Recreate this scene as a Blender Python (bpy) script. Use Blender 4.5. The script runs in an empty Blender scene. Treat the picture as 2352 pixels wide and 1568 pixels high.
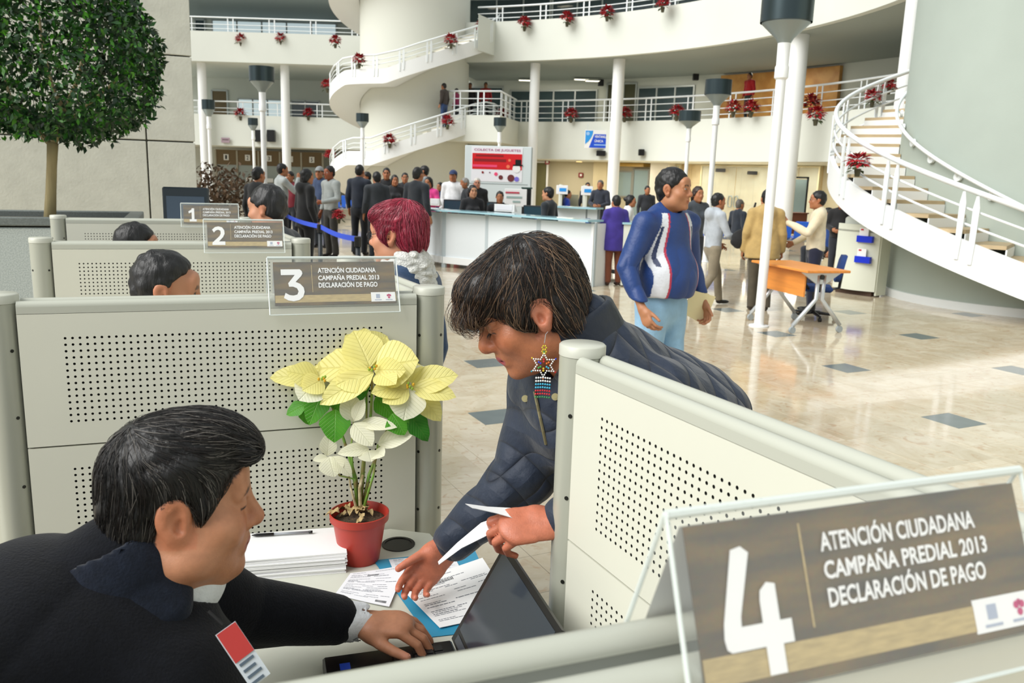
import bpy, math, random
import numpy as np
from mathutils import Vector, Matrix
random.seed(7)
SC = bpy.context.scene
COL = SC.collection

# ------------------------------------------------------------------ camera
F_PX, CXP, CYP = 1900.0, 1176.0, 784.0
PITCH, ROLL, CAM_H = math.radians(11.3), math.radians(1.8), 1.70
_fw = Vector((0, math.cos(PITCH), -math.sin(PITCH)))
_r0 = Vector((1, 0, 0)); _u0 = Vector((0, math.sin(PITCH), math.cos(PITCH)))
_R = _r0 * math.cos(ROLL) + _u0 * math.sin(ROLL)
_U = _u0 * math.cos(ROLL) - _r0 * math.sin(ROLL)
CAMP = Vector((0, 0, CAM_H))
cam_d = bpy.data.cameras.new('camera')
cam = bpy.data.objects.new('camera', cam_d)
COL.objects.link(cam)
m = Matrix.Identity(4)
for i in range(3):
    m[i][0], m[i][1], m[i][2], m[i][3] = _R[i], _U[i], -_fw[i], CAMP[i]
cam.matrix_world = m
cam_d.sensor_width = 36.0
cam_d.lens = 36.0 * F_PX / 2352.0
cam_d.clip_start = 0.05; cam_d.clip_end = 300
cam_d.dof.use_dof = True
cam_d.dof.focus_distance = 2.0
cam_d.dof.aperture_fstop = 9.0
SC.camera = cam

# ------------------------------------------------------------------ light
w = bpy.data.worlds.new('atrium_daylight'); SC.world = w
w.use_nodes = True
bg = w.node_tree.nodes['Background']
bg.inputs['Color'].default_value = (0.93, 0.985, 1.0, 1)
bg.inputs['Strength'].default_value = 0.62
sun_d = bpy.data.lights.new('skylight_sun', 'SUN')
sun_d.energy = 3.7; sun_d.angle = math.radians(50); sun_d.color = (1.0, 0.985, 0.955)
sun = bpy.data.objects.new('skylight_sun', sun_d); COL.objects.link(sun)
sun.rotation_euler = Vector((0.66, 0.40, -0.64)).to_track_quat('-Z', 'Y').to_euler()
SC.view_settings.view_transform = 'Standard'
SC.view_settings.look = 'None'
SC.view_settings.gamma = 1.0
SC.view_settings.use_curve_mapping = False
SC.view_settings.exposure = 0.15

# ------------------------------------------------------------------ pixel helpers
def ray(x, y):
    return _fw + _R * ((x - CXP) / F_PX) - _U * ((y - CYP) / F_PX)
def gz(x, y, z=0.0):
    d = ray(x, y); return CAMP + d * ((z - CAM_H) / d.z)
def gy(x, y, Y):
    d = ray(x, y); return CAMP + d * (Y / d.y)
def gd(x, y, D):
    return CAMP + ray(x, y) * D
def hor(x):
    return CYP - F_PX * math.tan(PITCH) + (x - CXP) * math.tan(ROLL)
def pj(p):
    v = Vector(p) - CAMP; k = v.dot(_fw)
    return CXP + F_PX * v.dot(_R) / k, CYP - F_PX * v.dot(_U) / k

# ------------------------------------------------------------------ materials
def lin(c):
    if isinstance(c, str):
        c = tuple(int(c[i:i + 2], 16) / 255 for i in (0, 2, 4))
    return tuple((v / 12.92 if v <= 0.04045 else ((v + 0.055) / 1.055) ** 2.4) for v in c[:3])
MATS = {}
def mat(name, col, rough=0.5, metal=0.0, var=0.0, scale=8.0, bump=0.0, bscale=40.0, spec=0.5,
        alpha=1.0, trans=0.0, emit=0.0, coat=0.0, stretch=None, attr=None, col2=None, sheen=0.0, sss=0.0):
    if name in MATS: return MATS[name]
    M = bpy.data.materials.new(name); M.use_nodes = True
    nt = M.node_tree; N = nt.nodes; L = nt.links
    b = N['Principled BSDF']
    c = lin(col) + (1,)
    b.inputs['Base Color'].default_value = c
    b.inputs['Roughness'].default_value = rough
    b.inputs['Metallic'].default_value = metal
    b.inputs['Specular IOR Level'].default_value = spec
    b.inputs['Alpha'].default_value = alpha
    b.inputs['Transmission Weight'].default_value = trans
    b.inputs['Coat Weight'].default_value = coat
    b.inputs['Sheen Weight'].default_value = sheen
    if sss:
        b.inputs['Subsurface Weight'].default_value = sss
        b.inputs['Subsurface Radius'].default_value = (0.012, 0.005, 0.003)
        b.inputs['Subsurface Scale'].default_value = 1.0
    if emit:
        b.inputs['Emission Color'].default_value = c
        b.inputs['Emission Strength'].default_value = emit
    src = None
    if attr:
        a = N.new('ShaderNodeAttribute'); a.attribute_name = attr; src = a.outputs['Color']
        L.new(src, b.inputs['Base Color'])
    if var or bump:
        tc = N.new('ShaderNodeTexCoord')
        mp = N.new('ShaderNodeMapping'); L.new(tc.outputs['Object'], mp.inputs['Vector'])
        if stretch: mp.inputs['Scale'].default_value = stretch
    if var:
        no = N.new('ShaderNodeTexNoise'); no.inputs['Scale'].default_value = scale
        no.inputs['Detail'].default_value = 5
        L.new(mp.outputs['Vector'], no.inputs['Vector'])
        mx = N.new('ShaderNodeMix'); mx.data_type = 'RGBA'
        if attr or col2 is None:
            mx.blend_type = 'MULTIPLY'; mx.inputs['Factor'].default_value = 1.0
            mr = N.new('ShaderNodeMapRange')
            mr.inputs['From Min'].default_value = 0.3; mr.inputs['From Max'].default_value = 0.7
            mr.inputs['To Min'].default_value = 1 - var; mr.inputs['To Max'].default_value = 1 + var
            L.new(no.outputs['Fac'], mr.inputs['Value'])
            if src: L.new(src, mx.inputs['A'])
            else: mx.inputs['A'].default_value = c
            L.new(mr.outputs['Result'], mx.inputs['B'])
        else:
            mr = N.new('ShaderNodeMapRange')
            mr.inputs['From Min'].default_value = 0.5 - var / 2; mr.inputs['From Max'].default_value = 0.5 + var / 2
            L.new(no.outputs['Fac'], mr.inputs['Value'])
            L.new(mr.outputs['Result'], mx.inputs['Factor'])
            mx.inputs['A'].default_value = c; mx.inputs['B'].default_value = lin(col2) + (1,)
        L.new(mx.outputs['Result'], b.inputs['Base Color'])
    if bump:
        n2 = N.new('ShaderNodeTexNoise'); n2.inputs['Scale'].default_value = bscale
        n2.inputs['Detail'].default_value = 4
        L.new(mp.outputs['Vector'], n2.inputs['Vector'])
        bp = N.new('ShaderNodeBump'); bp.inputs['Strength'].default_value = bump
        bp.inputs['Distance'].default_value = 0.01
        L.new(n2.outputs['Fac'], bp.inputs['Height']); L.new(bp.outputs['Normal'], b.inputs['Normal'])
    MATS[name] = M
    return M

# ------------------------------------------------------------------ mesh helpers
def tag(o, label=None, cat=None, group=None, kind=None):
    if label: o['label'] = label
    if cat: o['category'] = cat
    if group: o['group'] = group
    if kind: o['kind'] = kind
    return o
def link(name, me, parent=None, M=None):
    o = bpy.data.objects.new(name, me); COL.objects.link(o)
    if M is not None and me is not None and not me.materials: me.materials.append(M)
    if parent is not None: o.parent = parent
    return o
def empty(name, loc=(0, 0, 0), rz=0.0, label=None, cat=None, group=None, kind=None):
    o = bpy.data.objects.new(name, None); COL.objects.link(o)
    o.empty_display_size = 0.1
    o.location = loc; o.rotation_euler = (0, 0, rz)
    return tag(o, label, cat, group, kind)
def basis(d, up=(0, 0, 1)):
    d = Vector(d).normalized(); u = Vector(up)
    if abs(d.dot(u)) > 0.98: u = Vector((1, 0, 0))
    s = d.cross(u).normalized(); u = s.cross(d).normalized()
    return d, s, u
class MB:
    def __init__(s): s.v = []; s.f = []; s.mi = []; s.cur = 0
    def add(s, vs, fs):
        n = len(s.v); s.v += [tuple(p) for p in vs]
        for f in fs: s.f.append(tuple(i + n for i in f)); s.mi.append(s.cur)
        return s
    def box(s, c, size, rz=0.0, M=None, bev=0.0):
        x, y, z = size[0] / 2, size[1] / 2, size[2] / 2
        c = Vector(c)
        Rm = M if M is not None else Matrix.Rotation(rz, 3, 'Z')
        if bev <= 0:
            vs = [Vector((sx * x, sy * y, sz * z)) for sz in (-1, 1) for sy in (-1, 1) for sx in (-1, 1)]
            fs = [(0, 2, 3, 1), (4, 5, 7, 6), (0, 1, 5, 4), (2, 6, 7, 3), (0, 4, 6, 2), (1, 3, 7, 5)]
            return s.add([Rm @ p + c for p in vs], fs)
        b = min(bev, x * 0.95, y * 0.95, z * 0.95)
        vs = []; 
        def ringpts(ix, iy, zz): return [Vector((px, py, zz)) for px, py in ((-ix + (0), -iy), (ix, -iy), (ix, iy), (-ix, iy))]
        oct_ = lambda X, Y, bb, zz: [Vector(p + (zz,)) for p in ((-X + bb, -Y), (X - bb, -Y), (X, -Y + bb), (X, Y - bb), (X - bb, Y), (-X + bb, Y), (-X, Y - bb), (-X, -Y + bb))]
        rings = [oct_(x - b, y - b, b * 0.3, -z), oct_(x, y, b, -z + b), oct_(x, y, b, z - b), oct_(x - b, y - b, b * 0.3, z)]
        for r in rings: vs += [Rm @ p + c for p in r]
        fs = [tuple(reversed(range(8))), tuple(range(24, 32))]
        for k in range(3):
            for i in range(8):
                j = (i + 1) % 8
                fs.append((k * 8 + i, k * 8 + j, k * 8 + 8 + j, k * 8 + 8 + i))
        return s.add(vs, fs)
    def tube(s, pts, r, n=8, cap=True, closed=False):
        pts = [Vector(p) for p in pts]; m_ = len(pts)
        rs = r if isinstance(r, (list, tuple)) else [r] * m_
        vs = []; up = None
        for i, p in enumerate(pts):
            a = pts[i - 1] if (i > 0 or closed) else p; b = pts[(i + 1) % m_] if (i < m_ - 1 or closed) else p
            d = (b - a).normalized() if (b - a).length > 1e-9 else Vector((0, 0, 1))
            if up is None:
                up = Vector((0, 0, 1)) if abs(d.z) < 0.9 else Vector((1, 0, 0))
            sd = d.cross(up)
            sd.normalize(); up = sd.cross(d).normalized()
            for k in range(n):
                t = 2 * math.pi * k / n
                vs.append(p + sd * (math.cos(t) * rs[i]) + up * (math.sin(t) * rs[i]))
        fs = []
        for i in range(m_ if closed else m_ - 1):
            i2 = (i + 1) % m_
            for k in range(n):
                k2 = (k + 1) % n
                fs.append((i * n + k, i2 * n + k, i2 * n + k2, i * n + k2))
        if cap and not closed:
            fs.append(tuple(range(n))); fs.append(tuple(reversed(range((m_ - 1) * n, m_ * n))))
        return s.add(vs, fs)
    def lathe(s, prof, c=(0, 0, 0), n=24, cap=True):
        vs = []; fs = []; c = Vector(c); m_ = len(prof)
        for r, z in prof:
            for k in range(n):
                t = 2 * math.pi * k / n
                vs.append(c + Vector((r * math.cos(t), r * math.sin(t), z)))
        for i in range(m_ - 1):
            for k in range(n):
                k2 = (k + 1) % n
                fs.append((i * n + k, i * n + k2, i * n + n + k2, i * n + n + k))
        if cap:
            fs.append(tuple(reversed(range(n)))); fs.append(tuple(range((m_ - 1) * n, m_ * n)))
        return s.add(vs, fs)
    def prism(s, poly, h, O=(0, 0, 0), X=(1, 0, 0), Y=(0, 1, 0)):
        """polygon in plane (X,Y) at O, extruded by h along X x Y"""
        O = Vector(O); X = Vector(X); Y = Vector(Y); Z = X.cross(Y).normalized()
        n = len(poly)
        vs = [O + X * p[0] + Y * p[1] for p in poly] + [O + X * p[0] + Y * p[1] + Z * h for p in poly]
        fs = [tuple(reversed(range(n))), tuple(range(n, 2 * n))]
        for i in range(n):
            j = (i + 1) % n
            fs.append((i, j, n + j, n + i))
        return s.add(vs, fs)
    def strip(s, A, B):
        """quads between two polylines"""
        n = len(A); vs = list(A) + list(B)
        return s.add(vs, [(i, i + 1, n + i + 1, n + i) for i in range(n - 1)])
    def shell(s, loops, closed_ends=True):
        """loops: list of cross-section loops (lists of points, equal count) swept"""
        n = len(loops[0]); vs = [p for l in loops for p in l]; fs = []
        for i in range(len(loops) - 1):
            for k in range(n):
                k2 = (k + 1) % n
                fs.append((i * n + k, i * n + k2, (i + 1) * n + k2, (i + 1) * n + k))
        if closed_ends:
            fs.append(tuple(reversed(range(n)))); fs.append(tuple(range((len(loops) - 1) * n, len(loops) * n)))
        return s.add(vs, fs)
    def build(s, name, M=None, parent=None, smooth=False, mats=None, auto=None):
        me = bpy.data.meshes.new(name)
        me.from_pydata(s.v, [], s.f)
        for mm in (mats or ([M] if M else [])): me.materials.append(mm)
        if mats: me.polygons.foreach_set('material_index', s.mi)
        if smooth: me.polygons.foreach_set('use_smooth', [True] * len(s.f))
        me.update()
        if auto is not None:
            me.polygons.foreach_set('use_smooth', [True] * len(s.f))
            try: me.set_sharp_from_angle(angle=math.radians(auto))
            except Exception: pass
        o = bpy.data.objects.new(name, me); COL.objects.link(o)
        if parent is not None: o.parent = parent
        return o
def struct(o): o['kind'] = 'structure'; return o

def arc_pts(c, R, a0, a1, z, n):
    return [Vector((c[0] + R * math.cos(a0 + (a1 - a0) * i / n), c[1] + R * math.sin(a0 + (a1 - a0) * i / n), z)) for i in range(n + 1)]
def arc_band(mb, c, R0, R1, a0, a1, z0, z1, n=24):
    A = arc_pts(c, R0, a0, a1, z0, n); B = arc_pts(c, R1, a0, a1, z0, n)
    loops = []
    for p, q in zip(A, B):
        loops.append([p, Vector((p.x, p.y, z1)), Vector((q.x, q.y, z1)), q])
    mb.shell(loops); return mb

# text mesh ------------------------------------------------------------
def text_mesh(body, size=1.0, bold=0.0, depth=0.0, align='LEFT', spacing=1.0):
    cu = bpy.data.curves.new('lettering', 'FONT')
    cu.body = body; cu.size = size; cu.offset = bold * size; cu.extrude = depth
    cu.align_x = align; cu.resolution_u = 3; cu.space_character = spacing
    ob = bpy.data.objects.new('lettering_tmp', cu); COL.objects.link(ob)
    dg = bpy.context.evaluated_depsgraph_get()
    me = bpy.data.meshes.new_from_object(ob.evaluated_get(dg))
    bpy.data.objects.remove(ob); bpy.data.curves.remove(cu)
    return me
def place_text(name, body, O, X, Y, width, height, M, parent, bold=0.012, lift=0.0008):
    """fit lettering into a width x height box with lower-left corner O, axes X,Y (world/parent space)"""
    me = text_mesh(body, 1.0, bold)
    n = len(me.vertices); co = np.empty(n * 3, np.float32); me.vertices.foreach_get('co', co); co = co.reshape(-1, 3)
    lo = co.min(0); hi = co.max(0)
    X = Vector(X).normalized(); Y = Vector(Y).normalized(); Z = X.cross(Y)
    u = (co[:, 0] - lo[0]) / (hi[0] - lo[0]) * width; v = (co[:, 1] - lo[1]) / (hi[1] - lo[1]) * height
    P = np.array(O)[None] + u[:, None] * np.array(X)[None] + v[:, None] * np.array(Y)[None] + lift * np.array(Z)[None]
    me.vertices.foreach_set('co', P.astype(np.float32).ravel()); me.update()
    me.materials.clear(); me.materials.append(M)
    return link(name, me, parent)
# ================================================================== materials
D1 = Vector((0.4447, -0.8957, 0)); D2 = Vector((0.8957, 0.4447, 0))
W_CREAM = mat('cream_plaster', 'd3d6cd', 0.75, var=0.03, scale=0.6, bump=0.05, bscale=60)
W_WHITE = mat('white_paint', 'e9ebea', 0.55)
W_SOFF = mat('soffit_paint', 'c3c6c0', 0.8)
W_GREY = mat('tower_plaster', 'a6b0a7', 0.8, var=0.03, scale=1.5, bump=0.12, bscale=90)
RAILM = mat('white_enamel_rail', 'e4e9ea', 0.35)
GLASSD = mat('dark_office_glass', '36474c', 0.08, spec=0.8)
GLASSL = mat('pale_office_glass', '8fa5a8', 0.08, spec=0.8)
BROWN = mat('brown_panel', '6b5a3c', 0.5)
DARK = mat('dark_plastic', '17191b', 0.4)
BLACK = mat('black_plastic', '0a0a0b', 0.35)
TANST = mat('tan_travertine', 'cbb487', 0.35, var=0.25, scale=1.2, col2='e2d3ae', bump=0.04)
TREADM = mat('beige_stone_tread', 'b49f7c', 0.5, var=0.12, scale=4)
ORANGEW = mat('orange_wood_wall', 'cf9a52', 0.45, var=0.2, scale=2, col2='bd8440')
AMBER = mat('amber_lamp', 'ffd890', 0.5, emit=2.2)
LAMPW = mat('ceiling_lamp_glow', 'fff4d8', 0.5, emit=3.0)

def floor_material(name, c1, c2, vein, rough):
    M = bpy.data.materials.new(name); M.use_nodes = True
    nt = M.node_tree; N = nt.nodes; L = nt.links; b = N['Principled BSDF']
    g = N.new('ShaderNodeNewGeometry')
    mp = N.new('ShaderNodeMapping'); mp.inputs['Rotation'].default_value = (0, 0, -math.atan2(D2.y, D2.x))
    L.new(g.outputs['Position'], mp.inputs['Vector'])
    dv = N.new('ShaderNodeVectorMath'); dv.operation = 'DIVIDE'; dv.inputs[1].default_value = (0.64, 0.64, 50)
    L.new(mp.outputs['Vector'], dv.inputs[0])
    fl = N.new('ShaderNodeVectorMath'); fl.operation = 'FLOOR'; L.new(dv.outputs['Vector'], fl.inputs[0])
    wn = N.new('ShaderNodeTexWhiteNoise'); wn.noise_dimensions = '3D'; L.new(fl.outputs['Vector'], wn.inputs['Vector'])
    off = N.new('ShaderNodeVectorMath'); off.operation = 'MULTIPLY_ADD'
    L.new(wn.outputs['Color'], off.inputs[0]); off.inputs[1].default_value = (9, 9, 9); L.new(g.outputs['Position'], off.inputs[2])
    n1 = N.new('ShaderNodeTexNoise'); n1.inputs['Scale'].default_value = 2.2; n1.inputs['Detail'].default_value = 7
    n1.inputs['Roughness'].default_value = 0.65; n1.inputs['Distortion'].default_value = 1.2
    L.new(off.outputs['Vector'], n1.inputs['Vector'])
    n2 = N.new('ShaderNodeTexNoise'); n2.inputs['Scale'].default_value = 7.0; n2.inputs['Detail'].default_value = 8
    n2.inputs['Distortion'].default_value = 2.5; L.new(off.outputs['Vector'], n2.inputs['Vector'])
    r1 = N.new('ShaderNodeMapRange'); r1.inputs['From Min'].default_value = .35; r1.inputs['From Max'].default_value = .66
    L.new(n1.outputs['Fac'], r1.inputs['Value'])
    m1 = N.new('ShaderNodeMix'); m1.data_type = 'RGBA'; m1.inputs['A'].default_value = lin(c1) + (1,); m1.inputs['B'].default_value = lin(c2) + (1,)
    L.new(r1.outputs['Result'], m1.inputs['Factor'])
    r2 = N.new('ShaderNodeMapRange'); r2.inputs['From Min'].default_value = .56; r2.inputs['From Max'].default_value = .70
    r2.inputs['To Max'].default_value = .55
    L.new(n2.outputs['Fac'], r2.inputs['Value'])
    m2 = N.new('ShaderNodeMix'); m2.data_type = 'RGBA'; m2.inputs['B'].default_value = lin(vein) + (1,)
    L.new(m1.outputs['Result'], m2.inputs['A']); L.new(r2.outputs['Result'], m2.inputs['Factor'])
    m3 = N.new('ShaderNodeMix'); m3.data_type = 'RGBA'; m3.blend_type = 'MULTIPLY'; m3.inputs['Factor'].default_value = 1
    r3 = N.new('ShaderNodeMapRange'); r3.inputs['To Min'].default_value = .92; r3.inputs['To Max'].default_value = 1.04
    L.new(wn.outputs['Value'], r3.inputs['Value'])
    L.new(m2.outputs['Result'], m3.inputs['A']); L.new(r3.outputs['Result'], m3.inputs['B'])
    L.new(m3.outputs['Result'], b.inputs['Base Color'])
    b.inputs['Roughness'].default_value = rough; b.inputs['Specular IOR Level'].default_value = 0.6
    return M
TILE = floor_material('polished_cream_marble', 'bfae90', 'd5cab3', 'ae8760', 0.09)
TILED = mat('grey_accent_stone', '5f6a6b', 0.15, var=0.08, scale=6)

# ================================================================== floor
fb = MB(); fb.box((-3, 21, -0.06), (60, 52, 0.08))
floor = struct(fb.build('floor', mat('floor_grout', '9a8f7a', 0.7)))
U_T = 0.32
FO = gz(2190, 965, 0)
def lattice(i, j):
    # accent lattice generated by (5,2),(-2,5)
    a = (5 * i + 2 * j); b = (-2 * i + 5 * j)
    return a % 29 == 0 and b % 29 == 0
near = []; far = MB(); accents = []
for i in range(-90, 75):
    for j in range(-150, 60):
        p = FO + D2 * (i * U_T) + D1 * (j * U_T)
        if p.y < -3 or p.y > 44 or p.x < -22 or p.x > 15: continue
        if lattice(i, j) and p.y > 4.7:
            accents.append(p); continue
        x, y = pj(p) if p.y > .5 else (-9999, 0)
        near.append((p.y, i, j, p, x > 960 and 2.6 < p.y < 9.5 and x < 2400 and y < 1120))
vis = sorted([n for n in near if n[4]], key=lambda n: n[0])[:290]
visk = set((n[1], n[2]) for n in vis)
ang2 = math.atan2(D2.y, D2.x)
tb = MB(); tb.box((0, 0, -0.01), (U_T - 0.0015, U_T - 0.0015, 0.02), bev=0.0012)
tmesh = None
for n in vis:
    if tmesh is None:
        o = tb.build('floor_tile', TILE, floor); tmesh = o.data
    else:
        o = link('floor_tile', tmesh, floor)
    o.location = (n[3].x, n[3].y, 0); o.rotation_euler = (0, 0, ang2)
for n in near:
    if (n[1], n[2]) in visk: continue
    h = (U_T - 0.0015) / 2
    p = n[3]
    q = [p + D2 * (sx * h) + D1 * (sy * h) for sx, sy in ((-1, 1), (1, 1), (1, -1), (-1, -1))]
    far.add(q, [(3, 2, 1, 0)] if False else [(0, 1, 2, 3)])
tag(far.build('floor_tile_field', TILE, floor), 'cream polished marble floor tiles stretching across the hall', kind='stuff')
ab = MB(); ab.box((0, 0, -0.01), (U_T - 0.0015, U_T - 0.0015, 0.02), bev=0.0012)
am = None
for p in accents:
    if am is None: o = ab.build('accent_tile', TILED, floor); am = o.data
    else: o = link('accent_tile', am, floor)
    o.location = (p.x, p.y, 0); o.rotation_euler = (0, 0, ang2)
    o['label'] = 'dark grey accent tile'

# ================================================================== curved right wing
CC = (-6.3, 20.3)
def chit(px, C, r, nearhit=False, py=None):
    d = ray(px, hor(px) if py is None else py)
    a = d.x ** 2 + d.y ** 2; b = -2 * (d.x * C[0] + d.y * C[1]); c = C[0] ** 2 + C[1] ** 2 - r * r
    Dd = max(b * b - 4 * a * c, 0)
    t = (-b - (1 if nearhit else -1) * math.sqrt(Dd)) / (2 * a)
    p = CAMP + d * t
    return math.atan2(p.y - C[1], p.x - C[0]), p
def th(px, R): return chit(px, CC, R)[0]
R2, R1 = 15.5, 17.3
A_END = math.radians(86); A_BEG = math.radians(-12)
mb = MB(); arc_band(mb, CC, R1, R1 + 7, A_BEG, math.radians(84), 2.45, 3.98, 40)
struct(mb.build('trim_balcony_lower_wing', W_CREAM, auto=35))
mb = MB(); arc_band(mb, CC, R2, R2 + 9, math.radians(-35), math.radians(80), 6.2, 7.72, 48)
struct(mb.build('trim_balcony_upper_wing', W_CREAM, auto=35))
mb = MB(); arc_band(mb, CC, R2 + .25, R2 + 8.8, math.radians(-35), math.radians(79), 6.185, 6.2, 48); struct(mb.build('ceiling_shade_first_wing', mat('ceiling_shade_grey', '9aa19b', .8), auto=35))  # added thin sheet; its darker grey paints in the shade under the balcony
mb = MB(); arc_band(mb, CC, R2 + 3.2, R2 + 9, math.radians(-35), A_END, 10.0, 10.4, 40)
struct(mb.build('ceiling_upper_wing', W_SOFF, auto=35))
# back walls
mb = MB(); arc_band(mb, CC, 21.6, 21.8, A_BEG, A_END, 0, 2.45, 40)
wall_gf = struct(mb.build('wall_ground_wing', mat('ground_wall_plaster', 'cbc3a8', 0.7), auto=35))
mb = MB(); arc_band(mb, CC, 21.9, 22.1, A_BEG, A_END, 3.98, 6.2, 40)
struct(mb.build('wall_first_wing', W_CREAM, auto=35))
mb = MB(); arc_band(mb, CC, 21.9, 22.1, math.radians(-35), A_END, 7.72, 10.0, 40)
struct(mb.build('wall_second_wing', W_CREAM, auto=35))

def arc_window(n, px0, px1, R, z0, z1, mframe, mglass, panes=2, kindname='window'):
    a0, a1 = th(px1, R), th(px0, R)
    o = empty('%s_%d' % (kindname, n), kind='structure')
    f = MB()
    arc_band(f, CC, R - .06, R + .02, a0, a1, z0, z0 + .07, 6); arc_band(f, CC, R - .06, R + .02, a0, a1, z1 - .07, z1, 6)
    k = panes
    for i in range(k + 1):
        a = a0 + (a1 - a0) * i / k; hw = .035 / R
        arc_band(f, CC, R - .06, R + .02, a - hw, a + hw, z0, z1, 1)
    f.build('window_frame', mframe, o)
    for i in range(k):
        b0 = a0 + (a1 - a0) * i / k; b1 = a0 + (a1 - a0) * (i + 1) / k
        g = MB(); arc_band(g, CC, R - .02, R + .01, b0 + .035 / R, b1 - .035 / R, z0 + .07, z1 - .07, 4)
        g.build('pane', mglass, o)
    return o
wn = 1
FRM = mat('aluminium_frame', 'b9bfbd', 0.4, 0.3)
for px0, px1, z0, z1, gm, k in [(1168, 1362, 4.15, 5.75, GLASSD, 4), (1455, 1580, 4.15, 5.8, GLASSD, 3), (1075, 1150, 4.1, 5.9, GLASSD, 1)]:
    arc_window(wn, px0, px1, 21.88, z0, z1, FRM, gm, k); wn += 1
for px0, px1, k in [(1072, 1250, 3), (1255, 1420, 3), (1425, 1640, 4)]:
    arc_window(wn, px0, px1, 21.88, 7.8, 9.9, FRM, GLASSD, k); wn += 1
# doors on first floor
for n, (px0, px1) in enumerate([(1385, 1420), (1422, 1450)]):
    d_ = arc_window(1 + n, px0, px1, 21.86, 3.98, 6.0, FRM, mat('brown_glass', '51513c', 0.15), 1, 'door')
# orange wood wall section on the first floor
mb = MB(); arc_band(mb, CC, 21.7, 21.88, th(1905, 21.8), th(1640, 21.8), 3.98, 6.1, 12)
struct(mb.build('wall_wood_clad', ORANGEW, auto=35))
# ground floor: travertine wall with glass doors
a0, a1 = th(1885, 21.5), th(1532, 21.5)
trav = empty('wall_travertine', kind='structure')
na = 12
for i in range(na):
    for zz0, zz1 in ((0.0, .82), (.825, 1.64), (1.645, 2.44)):
        b0 = a0 + (a1 - a0) * i / na; b1 = a0 + (a1 - a0) * (i + 1) / na
        g = MB(); arc_band(g, CC, 21.42, 21.6, b0 + .0002, b1 - .0002, zz0 + .003, zz1, 2)
        g.build('stone_panel', TANST, trav)
GLASST = mat('clear_door_glass', 'c7d2c9', 0.05, alpha=0.25, spec=0.9)
def arc_door(n, px0, px1, R, z1, leaf=2):
    a0, a1 = th(px1, R), th(px0, R)
    o = empty('door_%d' % n, kind='structure')
    for i in range(leaf):
        b0 = a0 + (a1 - a0) * i / leaf; b1 = a0 + (a1 - a0) * (i + 1) / leaf
        g = MB(); arc_band(g, CC, R - .012, R + .012, b0 + .02 / R, b1 - .02 / R, .02, z1 - .04, 3)
        leafo = g.build('glass_leaf', GLASST, o)
        bb = b1 - .14 / R if i == 0 else b0 + .14 / R
        c, s = math.cos(bb), math.sin(bb); P = Vector((CC[0] + (R - .08) * c, CC[1] + (R - .08) * s, 0))
        t = Vector((-s, c, 0))
        h = MB()
        h.tube([P + t * .09 * math.cos(q) + Vector((0, 0, .95 + .22 * (1 if math.sin(q) > 0 else -1) * min(1, abs(math.sin(q)) * 1.6))) for q in [2 * math.pi * k / 16 for k in range(16)]], .028, 6, closed=True)
        h.build('door_pull', mat('steel_pull', '8d9796', .3, .6), leafo, smooth=True)
    f = MB()
    for a in (a0, a1): arc_band(f, CC, R - .05, R + .05, a - .03 / R, a + .03 / R, 0, z1, 1)
    arc_band(f, CC, R - .05, R + .05, a0, a1, z1 - .06, z1, 4)
    f.build('door_frame', mat('pale_frame', 'c2b894', .5), o)
arc_door(3, 1610, 1770, 20.9, 2.42); arc_door(4, 1785, 1880, 20.9, 2.42)
arc_door(5, 1500, 1560, 20.9, 2.42, 1)
# glazed bay behind the billboard, beige pier and service recess
arc_window(wn, 1222, 1257, 20.8, 0.02, 2.42, W_WHITE, mat('olive_glass', '6d6a48', .1), 1); wn += 1
mb = MB(); arc_band(mb, CC, 20.2, 21.6, th(1532, 20.2), th(1492, 20.2), 0, 2.45, 3)
struct(mb.build('wall_pier', mat('pier_plaster', 'd2cdbf', .7)))
mb = MB(); arc_band(mb, CC, 20.6, 21.6, th(1392, 20.6), th(1362, 20.6), 0, 2.45, 3)
struct(mb.build('wall_pier_recess', mat('pier_plaster2', 'c4b793', .7)))
arc_window(wn, 1402, 1452, 21.55, 0.9, 2.1, mat('grey_frame', '8a8d86', .5), GLASSL, 1); wn += 1
arc_window(wn, 1455, 1490, 21.55, 0.02, 2.2, mat('grey_frame', '8a8d86', .5), GLASSL, 1); wn += 1
a_ = th(1440, 21.2)
lb = MB(); arc_band(lb, CC, 20.8, 21.5, th(1485, 21.2), th(1400, 21.2), 2.28, 2.44, 6)
struct(lb.build('trim_recess_soffit', mat('ochre_soffit', '9a7a2e', .5)))

# columns
def column(px, R, r, z1, D=None, label=''):
    if D is None: _, p = chit(px, CC, R)
    else: p = gd(px, hor(px), D)
    o = empty('column', (p.x, p.y, 0), label=label, cat='column', group='white round columns')
    b = MB(); b.lathe([(r, 0.0), (r, z1)], n=28); b.build('shaft', W_WHITE, o, auto=40)
    b = MB(); b.lathe([(r * 1.12, 0), (r * 1.12, .1), (r * 1.02, .12)], n=28); b.build('base_ring', RAILM, o, auto=40)
    return o
column(1221, R2 + .75, .20, 6.2, label='white round column rising beside the red toy-drive billboard')
column(1408, R2 + .75, .225, 6.2, label='white round column beside the hanging blue sign')
column(1805, R2 + .6, .29, 6.2, label='thick white round column behind the tall near lamp post')
column(2050, None, .16, 9.0, D=17.2, label='pale blue-white column behind the spiral stair at right edge of plaster drum')

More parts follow.
